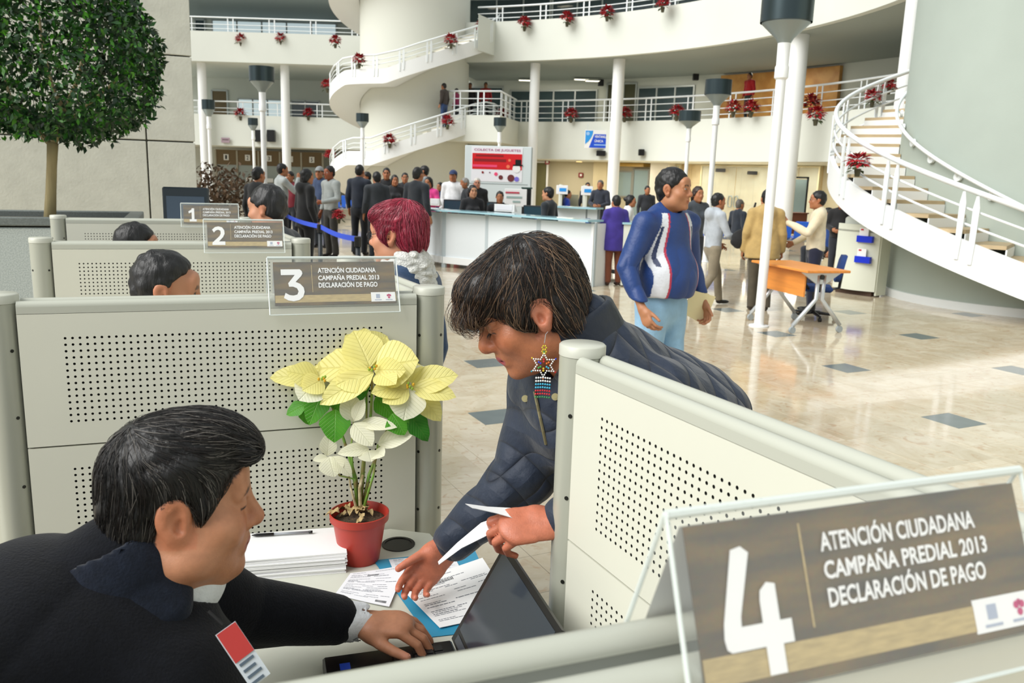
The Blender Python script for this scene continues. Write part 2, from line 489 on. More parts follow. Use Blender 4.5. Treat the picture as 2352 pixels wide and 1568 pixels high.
# railings --------------------------------------------------------------
def rail_path(name, pts, hs, post_every, label, h_posts=None, pair=.12, r_top=.035, r_mid=.018, group=None, postw=.05):
    """pts: list of base points along the edge; hs: heights of bars (last is the handrail)"""
    o = empty(name, pts[0], label=label, cat='railing', group=group)
    base = Vector(pts[0])
    loc = [Vector(p) - base for p in pts]
    for k, h in enumerate(hs):
        top = k == len(hs) - 1
        b = MB(); b.tube([p + Vector((0, 0, h)) for p in loc], r_top if top else r_mid, 8 if top else 6)
        b.build('handrail' if top else 'rail_bar', RAILM, o, smooth=True)
    # posts
    cum = [0]
    for i in range(1, len(loc)): cum.append(cum[-1] + (loc[i] - loc[i - 1]).length)
    def at(s_):
        s_ = max(0, min(cum[-1], s_))
        for i in range(1, len(loc)):
            if s_ <= cum[i] + 1e-6:
                t = (s_ - cum[i - 1]) / max(1e-6, cum[i] - cum[i - 1])
                return loc[i - 1].lerp(loc[i], t), (loc[i] - loc[i - 1])
        return loc[-1], loc[-1] - loc[-2]
    n = max(1, int(cum[-1] / post_every)); 
    for i in range(n + 1):
        for d in (-pair, pair):
            s_ = cum[-1] * (i + .5) / (n + 1) + d
            p, t = at(s_); t = Vector((t.x, t.y, 0)).normalized()
            b = MB(); b.box((0, 0, hs[-1] / 2), (.018, postw, hs[-1]), rz=math.atan2(t.y, t.x) + math.pi / 2)
            q = b.build('rail_post', RAILM, o); q.location = p
    return o
rail_path('balcony_railing', arc_pts(CC, R2 + .1, math.radians(-30), th(1088, R2), 7.72, 44), (.15, .33, .58), 2.0,
          'white curved railing along the upper balcony of the right wing', group='balcony railings')
rail_path('balcony_railing', arc_pts(CC, R1 + .1, math.radians(-10), th(1150, R1), 3.98, 40), (.15, .36, .62, .86), 1.9,
          'white curved railing along the first-floor balcony of the right wing', group='balcony railings')

# ================================================================== left wing
YL = 40.0
def lx(px, Y): return gy(px, hor(px), Y).x
XL0, XL1 = lx(240, YL), lx(870, YL)
mb = MB(); mb.box(((XL0 + XL1) / 2, YL + 4, 3.4), (XL1 - XL0, 8, 1.42)); struct(mb.build('trim_balcony_lower_left', W_CREAM))
mb = MB(); mb.box(((XL0 + XL1) / 2, YL + 3.5, 7.0), (XL1 - XL0, 9, 1.3)); struct(mb.build('trim_balcony_upper_left', W_CREAM))
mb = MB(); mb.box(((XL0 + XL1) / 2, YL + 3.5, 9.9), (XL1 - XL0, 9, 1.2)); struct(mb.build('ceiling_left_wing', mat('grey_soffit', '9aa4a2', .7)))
mb = MB(); mb.box(((XL0 + XL1) / 2, YL + 6, 5.2), (XL1 - XL0, .2, 10.4)); struct(mb.build('wall_back_left_wing', W_CREAM))
YB = YL + 5.86
def flat_window(n, px0, px1, z0, z1, gm, cols, rows=1, fr=FRM, Y=YB, nm='window'):
    x0, x1 = lx(px0, Y), lx(px1, Y)
    o = empty('%s_%d' % (nm, n), ((x0 + x1) / 2, Y, z0), kind='structure')
    w_ = x1 - x0; h_ = z1 - z0; f = MB()
    for i in range(cols + 1): f.box((-w_ / 2 + w_ * i / cols, 0, h_ / 2), (.08, .1, h_))
    for j in range(rows + 1): f.box((0, 0, h_ * j / rows), (w_, .1, .08))
    f.build('window_frame', fr, o)
    for i in range(cols):
        for j in range(rows):
            g = MB(); g.box((-w_ / 2 + w_ * (i + .5) / cols, .0, h_ * (j + .5) / rows), (w_ / cols - .08, .03, h_ / rows - .08)); g.build('pane', gm, o)
    return o
GLASSR = mat('daylit_glass', 'c9d9dd', .05, emit=.55)  # pane glow stands in for daylight; the wall behind is solid
flat_window(wn, 500, 776, 7.7, 9.25, GLASSR, 5, 2); wn += 1
flat_window(wn, 462, 484, 7.7, 9.25, GLASSD, 1); wn += 1
flat_window(wn, 552, 652, 4.2, 5.3, GLASSR, 3); wn += 1
flat_window(wn, 672, 736, 4.2, 5.3, GLASSD, 2); wn += 1
flat_window(6, 493, 528, 4.1, 5.7, BROWN, 1, nm='door')
def tvec(px, py, Y): return gy(px, py, Y)
for px, lab in [(472, 'white round column against the stone-clad wall edge'), (659, 'white round column near the grey-hooded visitor, left wing')]:
    p = gy(px, hor(px), YL - .35)
    o = empty('column', (p.x, p.y, 0), label=lab, cat='column', group='white round columns')
    b = MB(); b.lathe([(.2, 0), (.2, 6.35)], n=24); b.build('shaft', W_WHITE, o, auto=40)
    b = MB(); b.lathe([(.23, 0), (.23, .1), (.205, .12)], n=24); b.build('base_ring', RAILM, o, auto=40)
for z, nm, yy in [(4.11, 'first-floor', YL + .1), (7.66, 'upper', YL - .9)]:
    rail_path('balcony_railing', [Vector((XL0 + (XL1 - XL0) * i / 8, yy, z)) for i in range(9)], (.12, .3, .6), 2.0,
              'white straight railing along the %s balcony of the left wing' % nm, group='balcony railings')
# ground-floor service windows under the left wing
sw = empty('service_counter', (lx(600, YL + 3.5), YL + 3.5, 0), label='row of brown-topped service windows with white number squares under left balcony', cat='service counter')
x0 = lx(497, YL + 3.5); x1 = lx(742, YL + 3.5); w_ = x1 - x0; xm = (x0 + x1) / 2 - sw.location.x
b = MB(); b.box((xm, 0, 2.2), (w_, .12, .75)); b.build('header_panel', mat('header_brown', '6e5c3f', .6), sw)
b = MB(); b.box((xm, .05, .5), (w_, .5, 1.0)); b.build('counter_front', mat('counter_grey', '9fa29b', .6), sw)
for i in range(6):
    xx = x0 - sw.location.x + w_ * i / 5
    b = MB(); b.box((xx, 0, 1.4), (.08, .16, 2.3)); b.build('mullion', mat('counter_post', 'a8a596', .5), sw)
for i in range(5):
    xx = x0 - sw.location.x + w_ * (i + .5) / 5
    b = MB(); b.box((xx, 0, 1.42), (w_ / 5 - .1, .02, .8)); b.build('pane', mat('service_glass', '9da7a2', .1), sw)
    b = MB(); b.box((xx, -.08, 2.2), (.26, .02, .3), bev=.005); pl = b.build('number_plate', W_WHITE, sw)
    place_text('numeral', str(i + 1), (xx - .05, -.095, 2.1), (1, 0, 0), (0, 0, 1), .1, .2, DARK, pl)
    b = MB(); b.box((xx + .1, -.3, 1.1), (.3, .02, .2), rz=0); b.build('notice', W_WHITE, sw)
mb = MB(); mb.box((15.3, 5.0, 5.0), (.3, 32, 10)); struct(mb.build('wall_right', W_CREAM))
# stone-clad wall (foreground left) -------------------------------------
STONE = mat('rough_limestone', 'c9c9bd', .85, var=.06, scale=5, bump=.35, bscale=30)
P_r = gy(452, hor(452), 11.6); P_r.z = 0
dW = Vector((0.93, 0.367, 0)).normalized(); nW = Vector((dW.y, -dW.x, 0))
wl = empty('wall_left', P_r, kind='structure')
b = MB(); b.box(Vector((0, 0, 4.5)) - dW * 5.03 - nW * .26, (10.0, .4, 9.0), rz=math.atan2(dW.y, dW.x)); b.build('core', mat('joint_mortar', '8f8d80', .9), wl)
Mw = Matrix.Rotation(math.atan2(dW.y, dW.x), 3, 'Z')
def wall_s(px):   # distance along the wall from its right edge at pixel column px
    d = ray(px, hor(px)); # solve P_r - dW*s on ray
    # P_r.x - dW.x s = k d.x ; P_r.y - dW.y s = k d.y
    A = Matrix(((dW.x, d.x), (dW.y, d.y))); s_, k_ = A.inverted() @ Vector((P_r.x, P_r.y)); return s_
def wall_z(px, py):
    d = ray(px, py); s_ = wall_s(px); p = P_r - dW * s_; return CAM_H + d.z * (p.y / d.y)
sj = wall_s(340); z_a = wall_z(400, 128); z_b = wall_z(300, 321)
hh = z_a - z_b
for k, (s0, s1) in enumerate([(0.0, sj), (sj, sj + 2.9), (sj + 2.9, sj + 5.8), (sj + 5.8, 10)]):
    zs = [0, z_b - hh, z_b, z_a, z_a + hh, z_a + 2 * hh, 9.0]
    zs = [z for z in zs if z >= 0]
    for z0, z1 in zip(zs[:-1], zs[1:]):
        if z1 - z0 < .05: continue
        if k == 1 and z0 >= z_b - 1e-3: continue
        g = MB(); g.box(-dW * ((s0 + s1) / 2) + Vector((0, 0, (z0 + z1) / 2)), (s1 - s0 - .02, .12, z1 - z0 - .02), M=Mw, bev=.006)
        g.build('stone_slab', STONE, wl)
    if k == 1:
        for z0, z1 in zip([z_b, z_b + 1.6 * hh], [z_b + 1.6 * hh, 9.0]):
            g = MB(); g.box(-dW * ((s0 + s1) / 2) + Vector((0, 0, (z0 + z1) / 2)), (s1 - s0 - .02, .12, z1 - z0 - .02), M=Mw, bev=.006)
            g.build('stone_slab', STONE, wl)

# ================================================================== spiral stairs
def zfun(bp):
    xs = [b[0] for b in bp]; zs = [b[1] for b in bp]
    return lambda a: float(np.interp(a, xs, zs))
def helix_stair(name, C, rin, rout, bp, below, above, step_deg, label, rails, rail_from, rail_to, post_deg, treadm, flats=(), pairdeg=1.6, rtop=.035):
    """bp: (angle deg, z) increasing angle; z is the tread level"""
    o = empty(name, (C[0], C[1], 0), label=label, cat='staircase', group='spiral staircases')
    zf = zfun(bp); a0, a1 = bp[0][0], bp[-1][0]
    P = lambda a, r, z: Vector((r * math.cos(math.radians(a)), r * math.sin(math.radians(a)), z))
    n = int(abs(a1 - a0) / 3) + 1
    A = [a0 + (a1 - a0) * i / n for i in range(n + 1)]
    loops = [[P(a, rout, zf(a) - below), P(a, rout, zf(a) + above), P(a, rout - .07, zf(a) + above), P(a, rout - .07, zf(a) - below)] for a in A]
    MB().shell(loops).build('outer_stringer', W_WHITE, o, auto=40)
    loops = [[P(a, rin + .02, zf(a) - below), P(a, rin + .02, zf(a) - below + .06), P(a, rout - .05, zf(a) - below + .06), P(a, rout - .05, zf(a) - below)] for a in A]
    MB().shell(loops).build('soffit_slab', W_WHITE, o, auto=40)
    k = int(abs(a1 - a0) / step_deg)
    for i in range(k):
        b0 = a0 + (a1 - a0) * i / k; b1 = a0 + (a1 - a0) * (i + 1) / k
        up = zf(b1) if zf(b1) > zf(b0) else zf(b0)
        s = 4; L = []
        g = MB()
        loops = []
        for q in range(s + 1):
            a = b0 + (b1 - b0 + .25 * (1 if b0 > b1 else -1)) * q / s
            loops.append([P(a, rin, up - .05), P(a, rin, up), P(a, rout - .07, up), P(a, rout - .07, up - .05)])
        g.shell(loops).build('tread', treadm, o)
        # riser below the tread's lower edge
        lo = min(zf(b0), zf(b1)); be = b0 if zf(b0) < zf(b1) else b1
        if up - lo > .02:
            r_ = MB(); e = .35 * (1 if b1 > b0 else -1) * (1 if zf(b0) < zf(b1) else -1)
            q = [P(be, rin, lo - .05), P(be, rout - .07, lo - .05), P(be, rout - .07, up - .05), P(be, rin, up - .05)]
            q2 = [P(be + e, rin, lo - .05), P(be + e, rout - .07, lo - .05), P(be + e, rout - .07, up - .05), P(be + e, rin, up - .05)]
            r_.shell([q, q2]).build('riser', W_WHITE, o)
    # railing on the outer stringer
    ra = [rail_from + (rail_to - rail_from) * i / 60 for i in range(61)]
    for i, h in enumerate(rails):
        top = i == len(rails) - 1
        MB().tube([P(a, rout - .03, zf(a) + above + h) for a in ra], rtop if top else rtop * .5, 8 if top else 6).build('handrail' if top else 'rail_bar', RAILM, o, smooth=True)
    nn = int(abs(rail_to - rail_from) / post_deg)
    for i in range(nn + 1):
        for d in (-pairdeg, pairdeg):
            a = rail_from + (rail_to - rail_from) * (i + .5) / (nn + 1) + d
            b = MB(); z0 = zf(a) + above - .28; z1 = zf(a) + above + rails[-1] - .04
            loops = []
            for z, w in ((z0, .03), (z0 + .25, .045), (z1 - .15, .05), (z1, .02)):
                c_ = P(a, rout + .012, z); t = Vector((-math.sin(math.radians(a)), math.cos(math.radians(a)), 0)); rr = P(a, 1, 0)
                loops.append([c_ - t * w * .8 - rr * .012, c_ + t * w * .8 - rr * .012, c_ + t * w * .8 + rr * .008, c_ - t * w * .8 + rr * .008])
            b.shell(loops).build('rail_post', RAILM, o)
    return o, zf, P
# right stair and drum
C1 = (8.0, 13.03)
b = MB(); b.lathe([(1.97, 0), (1.97, 12)], (C1[0], C1[1], 0), n=96); struct(b.build('wall_stair_drum', W_GREY, auto=40))
b = MB(); b.lathe([(2.0, 0), (2.0, .12), (1.98, .125)], (C1[0], C1[1], 0), n=96); struct(b.build('baseboard_stair_drum', mat('white_skirting', 'e6eaea', .3), auto=40))
bp1 = [(60, 4.0), (110, 3.06), (165, 2.09), (238.5, .77), (283, 0.0)]
st1, zf1, PP1 = helix_stair('spiral_staircase', C1, 1.98, 3.02, bp1, .40, .05, 9.3, 'white spiral staircase with beige treads around the plaster drum at right',
            (.2, .4, .64), 64, 279, 23, TREADM, rtop=.037)
# inner wall handrail with round brackets
ra = [64 + (270 - 64) * i / 60 for i in range(61)]
hr = MB(); hr.tube([PP1(a, 2.08, zf1(a) + .68) for a in ra], .028, 8); hr.build('wall_handrail', RAILM, st1, smooth=True)
for a in range(84, 270, 14):
    q = MB(); p = PP1(a, 1.985, zf1(a) + .60); nrm = PP1(a, 1, 0)
    q.tube([p, p + nrm * .04], .06, 12); q.tube([p + nrm * .03, p + nrm * .09 + Vector((0, 0, .06))], .014, 6)
    q.build('handrail_bracket', RAILM, st1)
# left stair and drum
C2 = (-4.4, 36.0)
b = MB(); b.lathe([(2.25, 0), (2.25, 12)], (C2[0], C2[1], 0), n=72); struct(b.build('wall_stair_tower', mat('cream_tower', 'd4d5ca', .8, bump=.05), auto=40))
bp2 = [(95, 0.0), (228, 2.35), (248, 2.35), (326, 3.95), (500, 3.98), (587, 5.4), (618, 5.4), (684, 6.8), (722, 7.6), (840, 7.6), (950, 9.6), (1000, 10.4)]
st2, zf2, PP2 = helix_stair('spiral_staircase', C2, 2.25, 3.5, bp2, .42, .12, 9.0, 'white spiral staircase winding up the round cream tower in the middle distance',
            (.14, .3, .5), 150, 990, 17, mat('cream_tread', 'c9c4b2', .6), pairdeg=1.2)
# link bridges from the middle stair to the right wing
for z, nm in ((3.98, 'lower'), (7.72, 'upper')):
    p0 = C2[0] + 1.5; q = chit(1165, CC, R1)[1]
    if nm == 'upper': q = chit(1112, CC, R2)[1]; p0 = C2[0] + 2.75
    b = MB(); b.prism([(p0, 33.6), (q.x - .3, 33.0 if nm == 'lower' else 33.4), (q.x + .6, q.y + .6), (p0 + 1.5, 37.5)], 1.0 if nm == 'lower' else 1.3, (0, 0, z - (1.0 if nm == 'lower' else 1.3)))
    struct(b.build('trim_stair_bridge_' + nm, W_CREAM))
    if nm == 'lower':
        rail_path('landing_railing', [Vector((p0, 33.65, z)), Vector((q.x - .3, 33.05, z)), Vector((q.x + .3, q.y, z))], (.15, .36, .62, .9), 1.0,
                  'white railing around the landing at top of the middle stair', group='balcony railings')
# ================================================================== cubicles
PANEL = mat('greige_perforated_steel', 'd3d3c4', .5, var=.02, scale=3)
RAILG = mat('greige_rail', 'b7b9ac', .35, spec=.6)
POSTG = mat('greige_post', 'aeb0a2', .35, .15, spec=.6)
HOLE = mat('hole_dark', '14150f', .9)
DESK = mat('pale_laminate', 'c6c7ba', .4, var=.02, scale=20)
d2p = Vector((0.936, 0.352, 0)).normalized()
P3 = Vector((-0.231, 2.235, 0)); SP = 1.63
_e = Vector((0.4447, -0.8957, 0))
posts = {2: P3 - _e * SP, 3: P3, 1: P3 - _e * SP * 2}
mid4 = P3 + _e * SP / 2
TH = .076; HP = 1.385
def perf_mesh(w, h, nx, nz, x_off, z_off, pitch=.0155, rh=.0031, dep=.004):
    g = MB()
    x1 = x_off + nx * pitch; z1 = z_off + nz * pitch
    # border
    def q(a, b, c, d): g.add([(a, 0, b), (c, 0, b), (c, 0, d), (a, 0, d)], [(0, 1, 2, 3)])
    q(0, 0, w, z_off); q(0, z1, w, h); q(0, z_off, x_off, z1); q(x1, z_off, w, z1)
    # rim thickness
    e = .01
    g.add([(0, 0, 0), (w, 0, 0), (w, 0, h), (0, 0, h), (0, e, 0), (w, e, 0), (w, e, h), (0, e, h)], [(4, 5, 1, 0), (5, 6, 2, 1), (6, 7, 3, 2), (7, 4, 0, 3)])
    octa = [(rh * math.cos(math.pi / 4 * k), rh * math.sin(math.pi / 4 * k)) for k in range(8)]
    # shared corner verts are duplicated per cell: cheap and simple
    for i in range(nx):
        for j in range(nz):
            cx = x_off + (i + .5) * pitch; cz = z_off + (j + .5) * pitch; p = pitch / 2
            vs = [(cx - p, 0, cz - p), (cx + p, 0, cz - p), (cx + p, 0, cz + p), (cx - p, 0, cz + p)]
            vs += [(cx + a, 0, cz + b) for a, b in octa] + [(cx + a, dep, cz + b) for a, b in octa]
            g.cur = 0
            g.add(vs, [(0, 1, 4 + 7, 4 + 6, 4 + 5), (1, 2, 4 + 1, 4 + 0, 4 + 7), (2, 3, 4 + 3, 4 + 2, 4 + 1), (3, 0, 4 + 5, 4 + 4, 4 + 3)])
            n = len(g.v) - 20
            g.cur = 1
            for k in range(8):
                k2 = (k + 1) % 8
                g.f.append((n + 4 + k, n + 4 + k2, n + 12 + k2, n + 12 + k)); g.mi.append(1)
            g.f.append(tuple(n + 12 + k for k in reversed(range(8)))); g.mi.append(1)
            g.cur = 0
    return g
_pm = {}
def perf(w, h, nx, nz, xo, zo):
    k = (round(w, 3), round(h, 3), nx, nz, round(xo, 3), round(zo, 3))
    if k not in _pm:
        o = perf_mesh(w, h, nx, nz, xo, zo).build('perforated_panel', None, None, mats=[PANEL, HOLE]); _pm[k] = o.data
        bpy.data.objects.remove(o)
    return _pm[k]
Z_SEAM = 1.035
def divider(A, B, label, flipname='cubicle_divider'):
    A = Vector(A); B = Vector(B); d = (B - A).normalized(); L = (B - A).length - .085
    A0 = A + d * .0425
    o = empty(flipname, (A0.x, A0.y, 0), math.atan2(d.y, d.x), label, 'partition', 'cubicle partitions')
    b = MB(); b.box((L / 2, 0, .72), (L, TH - .026, HP - .09)); b.build('core_frame', mat('partition_core', '3b3d36', .7), o)
    for sy in (-1, 1):
        b = MB()
        b.tube([(0, sy * .0245, HP - .014), (L, sy * .0245, HP - .014)], .0135, 12)
        b.box((L / 2, sy * .0245, HP - .021), (L, .027, .016)); b.build('top_rail', RAILG, o, auto=50)
    b = MB(); b.box((L / 2, 0, HP - .02), (L, .024, .012)); b.build('rail_groove', mat('groove_dark', '5c5f57', .6), o)
    b = MB(); b.box((L / 2, 0, .05), (L, TH, .1)); b.build('kick_plate', RAILG, o)
    nx = int((L - .16) / .0155); xo = (L - nx * .0155) / 2
    zt = HP - .030
    for z0, z1, side in [(Z_SEAM + .002, zt, -1), (.50, Z_SEAM - .002, -1), (.1, .496, -1), (Z_SEAM + .002, zt, 1), (.50, Z_SEAM - .002, 1), (.1, .496, 1)]:
        h = z1 - z0; nz = int((h - .09) / .0155); zo = (h - nz * .0155) / 2
        if z1 < .6: nz = 2
        q = link('perforated_panel', perf(L, h, nx, nz, xo, zo), o)
        if side < 0: q.location = (0, -TH / 2, z0)
        else: q.location = (L, TH / 2, z0); q.rotation_euler = (0, 0, math.pi)
    return o
POSTM = {}
def post(p, label, h=1.40, r=.0425):
    o = empty('partition_post', (p[0], p[1], 0), 0, label, 'post', 'cubicle posts')
    if 'm' not in POSTM:
        b = MB(); b.lathe([(r, 0), (r, h - .022), (r - .001, h - .021)], n=32); t = b.build('shaft', POSTG, None, auto=40); POSTM['m'] = t.data; bpy.data.objects.remove(t)
        b = MB(); b.lathe([(r + .0012, h - .021), (r + .0012, h - .003), (r - .002, h), (.0001, h)], n=32); t = b.build('cap', mat('post_cap', 'c2c3b6', .35), None, auto=50); POSTM['c'] = t.data; bpy.data.objects.remove(t)
        b = MB(); b.tube([(0, -.001, 0), (0, .002, 0)], .0042, 8); t = b.build('screw', mat('screw_dark', '2b2c28', .4, .5), None); POSTM['s'] = t.data; bpy.data.objects.remove(t)
    link('shaft', POSTM['m'], o); link('cap', POSTM['c'], o)
    for z in (1.27, 1.11, .94, .77, .55):
        for a in (math.radians(-118), math.radians(-30), math.radians(-200)):
            s = link('screw', POSTM['s'], o); s.location = (r * math.cos(a), r * math.sin(a), z); s.rotation_euler = (0, 0, a + math.pi / 2)
    return o
LD = 1.02
p4line = Vector((0.006, 0.512, 0)) - Vector((-d2p.y, d2p.x, 0)) * (TH / 2 - .017)   # axis point of the nearest divider
# nearest divider axis meets the front line
A_ = Matrix(((d2p.x, -_e.x), (d2p.y, -_e.y))); tt = A_.inverted() @ Vector((mid4.x - p4line.x, mid4.y - p4line.y))
P4 = p4line + d2p * tt[0]
ends = {}
divs = {}
names = {1: 'perforated greige partition topped by sign 1, farthest of the row', 2: 'perforated greige partition topped by sign 2',
         3: 'perforated greige partition topped by sign 3, behind the cream poinsettia', 4: 'greige partition top rail carrying sign 4, nearest the camera'}
for k, P in ((1, posts[1]), (2, posts[2]), (3, posts[3]), (4, P4)):
    E_ = P - d2p * (LD if k < 4 else 1.15)
    divs[k] = divider(E_, P, names[k])
    post(P, {1: 'round metal post at public end of the partition with sign 1', 2: 'round metal post right of sign 2', 3: 'round metal post between sign 3 and the red-haired woman', 4: 'round metal post ending the nearest partition with sign 4'}[k])
    post(E_, {1: 'round metal post at wall end of the partition with sign 1', 2: 'round metal post at left end of the partition with sign 2', 3: 'dark round metal post at left frame edge ending the sign 3 partition', 4: 'round metal post at inner end of the nearest partition'}[k])
    ends[k] = E_
lab = {2: 'short perforated partition facing the hall beside sign 2', 3: 'short perforated partition behind sign 3', 4: 'bright off-white perforated side partition beside sign 4'}
for k, P in ((2, posts[2]), (3, posts[3]), (4, P4)):
    M_ = (posts[3] + _e * SP / 2) if k == 4 else P - _e * SP / 2
    divider(M_, P, lab[k])
    post(M_, {2: 'round metal post in the cubicle opening past sign 2', 3: 'round metal post just behind sign 3', 4: 'round metal post with flat cap in front of the leaning woman'}[k])

# desk(s) -----------------------------------------------------------------
def S(s_, t_, z=0.0, base=P3):   # s along dividers (0 at front line, negative inwards), t along the front line toward the camera
    return base + d2p * s_ + _e * t_ + Vector((0, 0, z))
def desk(base, label):
    o = empty('service_desk', (base.x, base.y, 0), 0, label, 'desk', 'cubicle desks')
    pts = [S(-.66, .05, 0, base), S(-.12, .05, 0, base), S(-.03, .11, 0, base), S(-.03, .79, 0, base), S(-.05, .86, 0, base), S(-.05, 1.54, 0, base), S(-.66, 1.54, 0, base)]
    poly = [(p.x - base.x, p.y - base.y) for p in pts][::-1]
    b = MB(); b.prism(poly[::-1] if False else poly, .028, (0, 0, .702)); w_ = b.build('worktop', DESK, o)
    for t0 in (.06, 1.50):
        q = MB(); c = S(-.36, t0 + .01, .35, base) - base; q.box((c.x, c.y, .351), (.55, .02, .702), rz=math.atan2(d2p.y, d2p.x)); q.build('support_panel', PANEL, o)
    c = S(-.09, .8, 0, base) - base
    g = MB(); c = gz(915, 1250, .73) - P3 if base is P3 else S(-.12, .2, 0, base) - base
    g.lathe([(.044, .7301), (.044, .7325), (.036, .7325), (.036, .7308), (.0001, .7308)], (c.x, c.y, 0), n=28); g.build('cable_grommet', BLACK, o)
    return o
desk(P3, 'pale laminate desk under the papers and cream poinsettia')
desk(posts[2], 'pale laminate desk in the cubicle between signs 2 and 3')

# signs -------------------------------------------------------------------
ACR = mat('clear_acrylic', 'eef3f2', .04, alpha=.06, spec=.5)
ACRE = mat('acrylic_edge', 'e3ebe6', .15, alpha=.75)
def wood_print(name):
    M = bpy.data.materials.new(name); M.use_nodes = True
    nt = M.node_tree; N = nt.nodes; L = nt.links; b = N['Principled BSDF']
    tc = N.new('ShaderNodeTexCoord'); mp = N.new('ShaderNodeMapping'); mp.inputs['Scale'].default_value = (2.5, 1, 16)
    L.new(tc.outputs['Object'], mp.inputs['Vector'])
    n1 = N.new('ShaderNodeTexNoise'); n1.inputs['Scale'].default_value = 3.2; n1.inputs['Detail'].default_value = 3; L.new(mp.outputs['Vector'], n1.inputs['Vector'])
    n2 = N.new('ShaderNodeTexNoise'); n2.inputs['Scale'].default_value = 300; L.new(tc.outputs['Object'], n2.inputs['Vector'])
    cr = N.new('ShaderNodeValToRGB'); e = cr.color_ramp.elements
    e[0].position = .36; e[0].color = lin('554e43') + (1,); e[1].position = .66; e[1].color = lin('846c42') + (1,)
    L.new(n1.outputs['Fac'], cr.inputs['Fac'])
    mx = N.new('ShaderNodeMix'); mx.data_type = 'RGBA'; mx.blend_type = 'MULTIPLY'; mx.inputs['Factor'].default_value = .35
    L.new(cr.outputs['Color'], mx.inputs['A']); L.new(n2.outputs['Color'], mx.inputs['B'])
    L.new(mx.outputs['Result'], b.inputs['Base Color']); b.inputs['Roughness'].default_value = .5
    return M
WOODP = wood_print('brown_wood_print')
TANP = mat('tan_strip_print', 'b7a271', .5, var=.15, scale=60, stretch=(1, 1, 6))
WHITEP = mat('white_print', 'f3f3f1', .5)
LOGOG = mat('logo_grey', 'a9b2c4', .5); LOGOM = mat('logo_magenta', 'c0306e', .5)
DIG = {
 '1': [[(.30, 0), (.95, 0), (.95, .17), (.75, .17), (.75, 1), (.52, 1), (.50, .90), (.20, .76), (.25, .61), (.50, .70), (.50, .17), (.30, .17)]],
 '2': [[(.05, 0), (.92, 0), (.92, .19), (.50, .19), (.78, .42), (.90, .60), (.88, .80), (.74, .95), (.50, 1.0), (.26, .96), (.06, .82), (.18, .67), (.32, .78), (.48, .82), (.62, .76), (.64, .62), (.55, .48), (.05, .12)]],
 '3': [[(.03, .82), (.03, 1.0), (.82, 1.0), (.90, .94), (.92, .86), (.86, .78), (.62, .60), (.80, .54), (.94, .42), (.97, .28), (.90, .13), (.74, .03), (.50, -.01), (.28, .02), (.10, .10), (.18, .26), (.34, .19), (.50, .17), (.66, .20), (.72, .30), (.66, .40), (.50, .45), (.34, .45), (.31, .56), (.60, .82)]],
 '4': [[(.30, 1.0), (.08, .42), (.06, .30), (.08, .22), (.14, .19), (.60, .19), (.60, -.04), (.84, -.04), (.84, .19), (1.0, .19), (1.0, .38), (.84, .38), (.84, .68), (.72, .70), (.62, .64), (.60, .56), (.60, .38), (.31, .38), (.32, .46), (.54, .96), (.44, 1.02)]],
}
def tri_poly(poly):
    from mathutils.geometry import tessellate_polygon
    return tessellate_polygon([[Vector((p[0], p[1], 0)) for p in poly]])
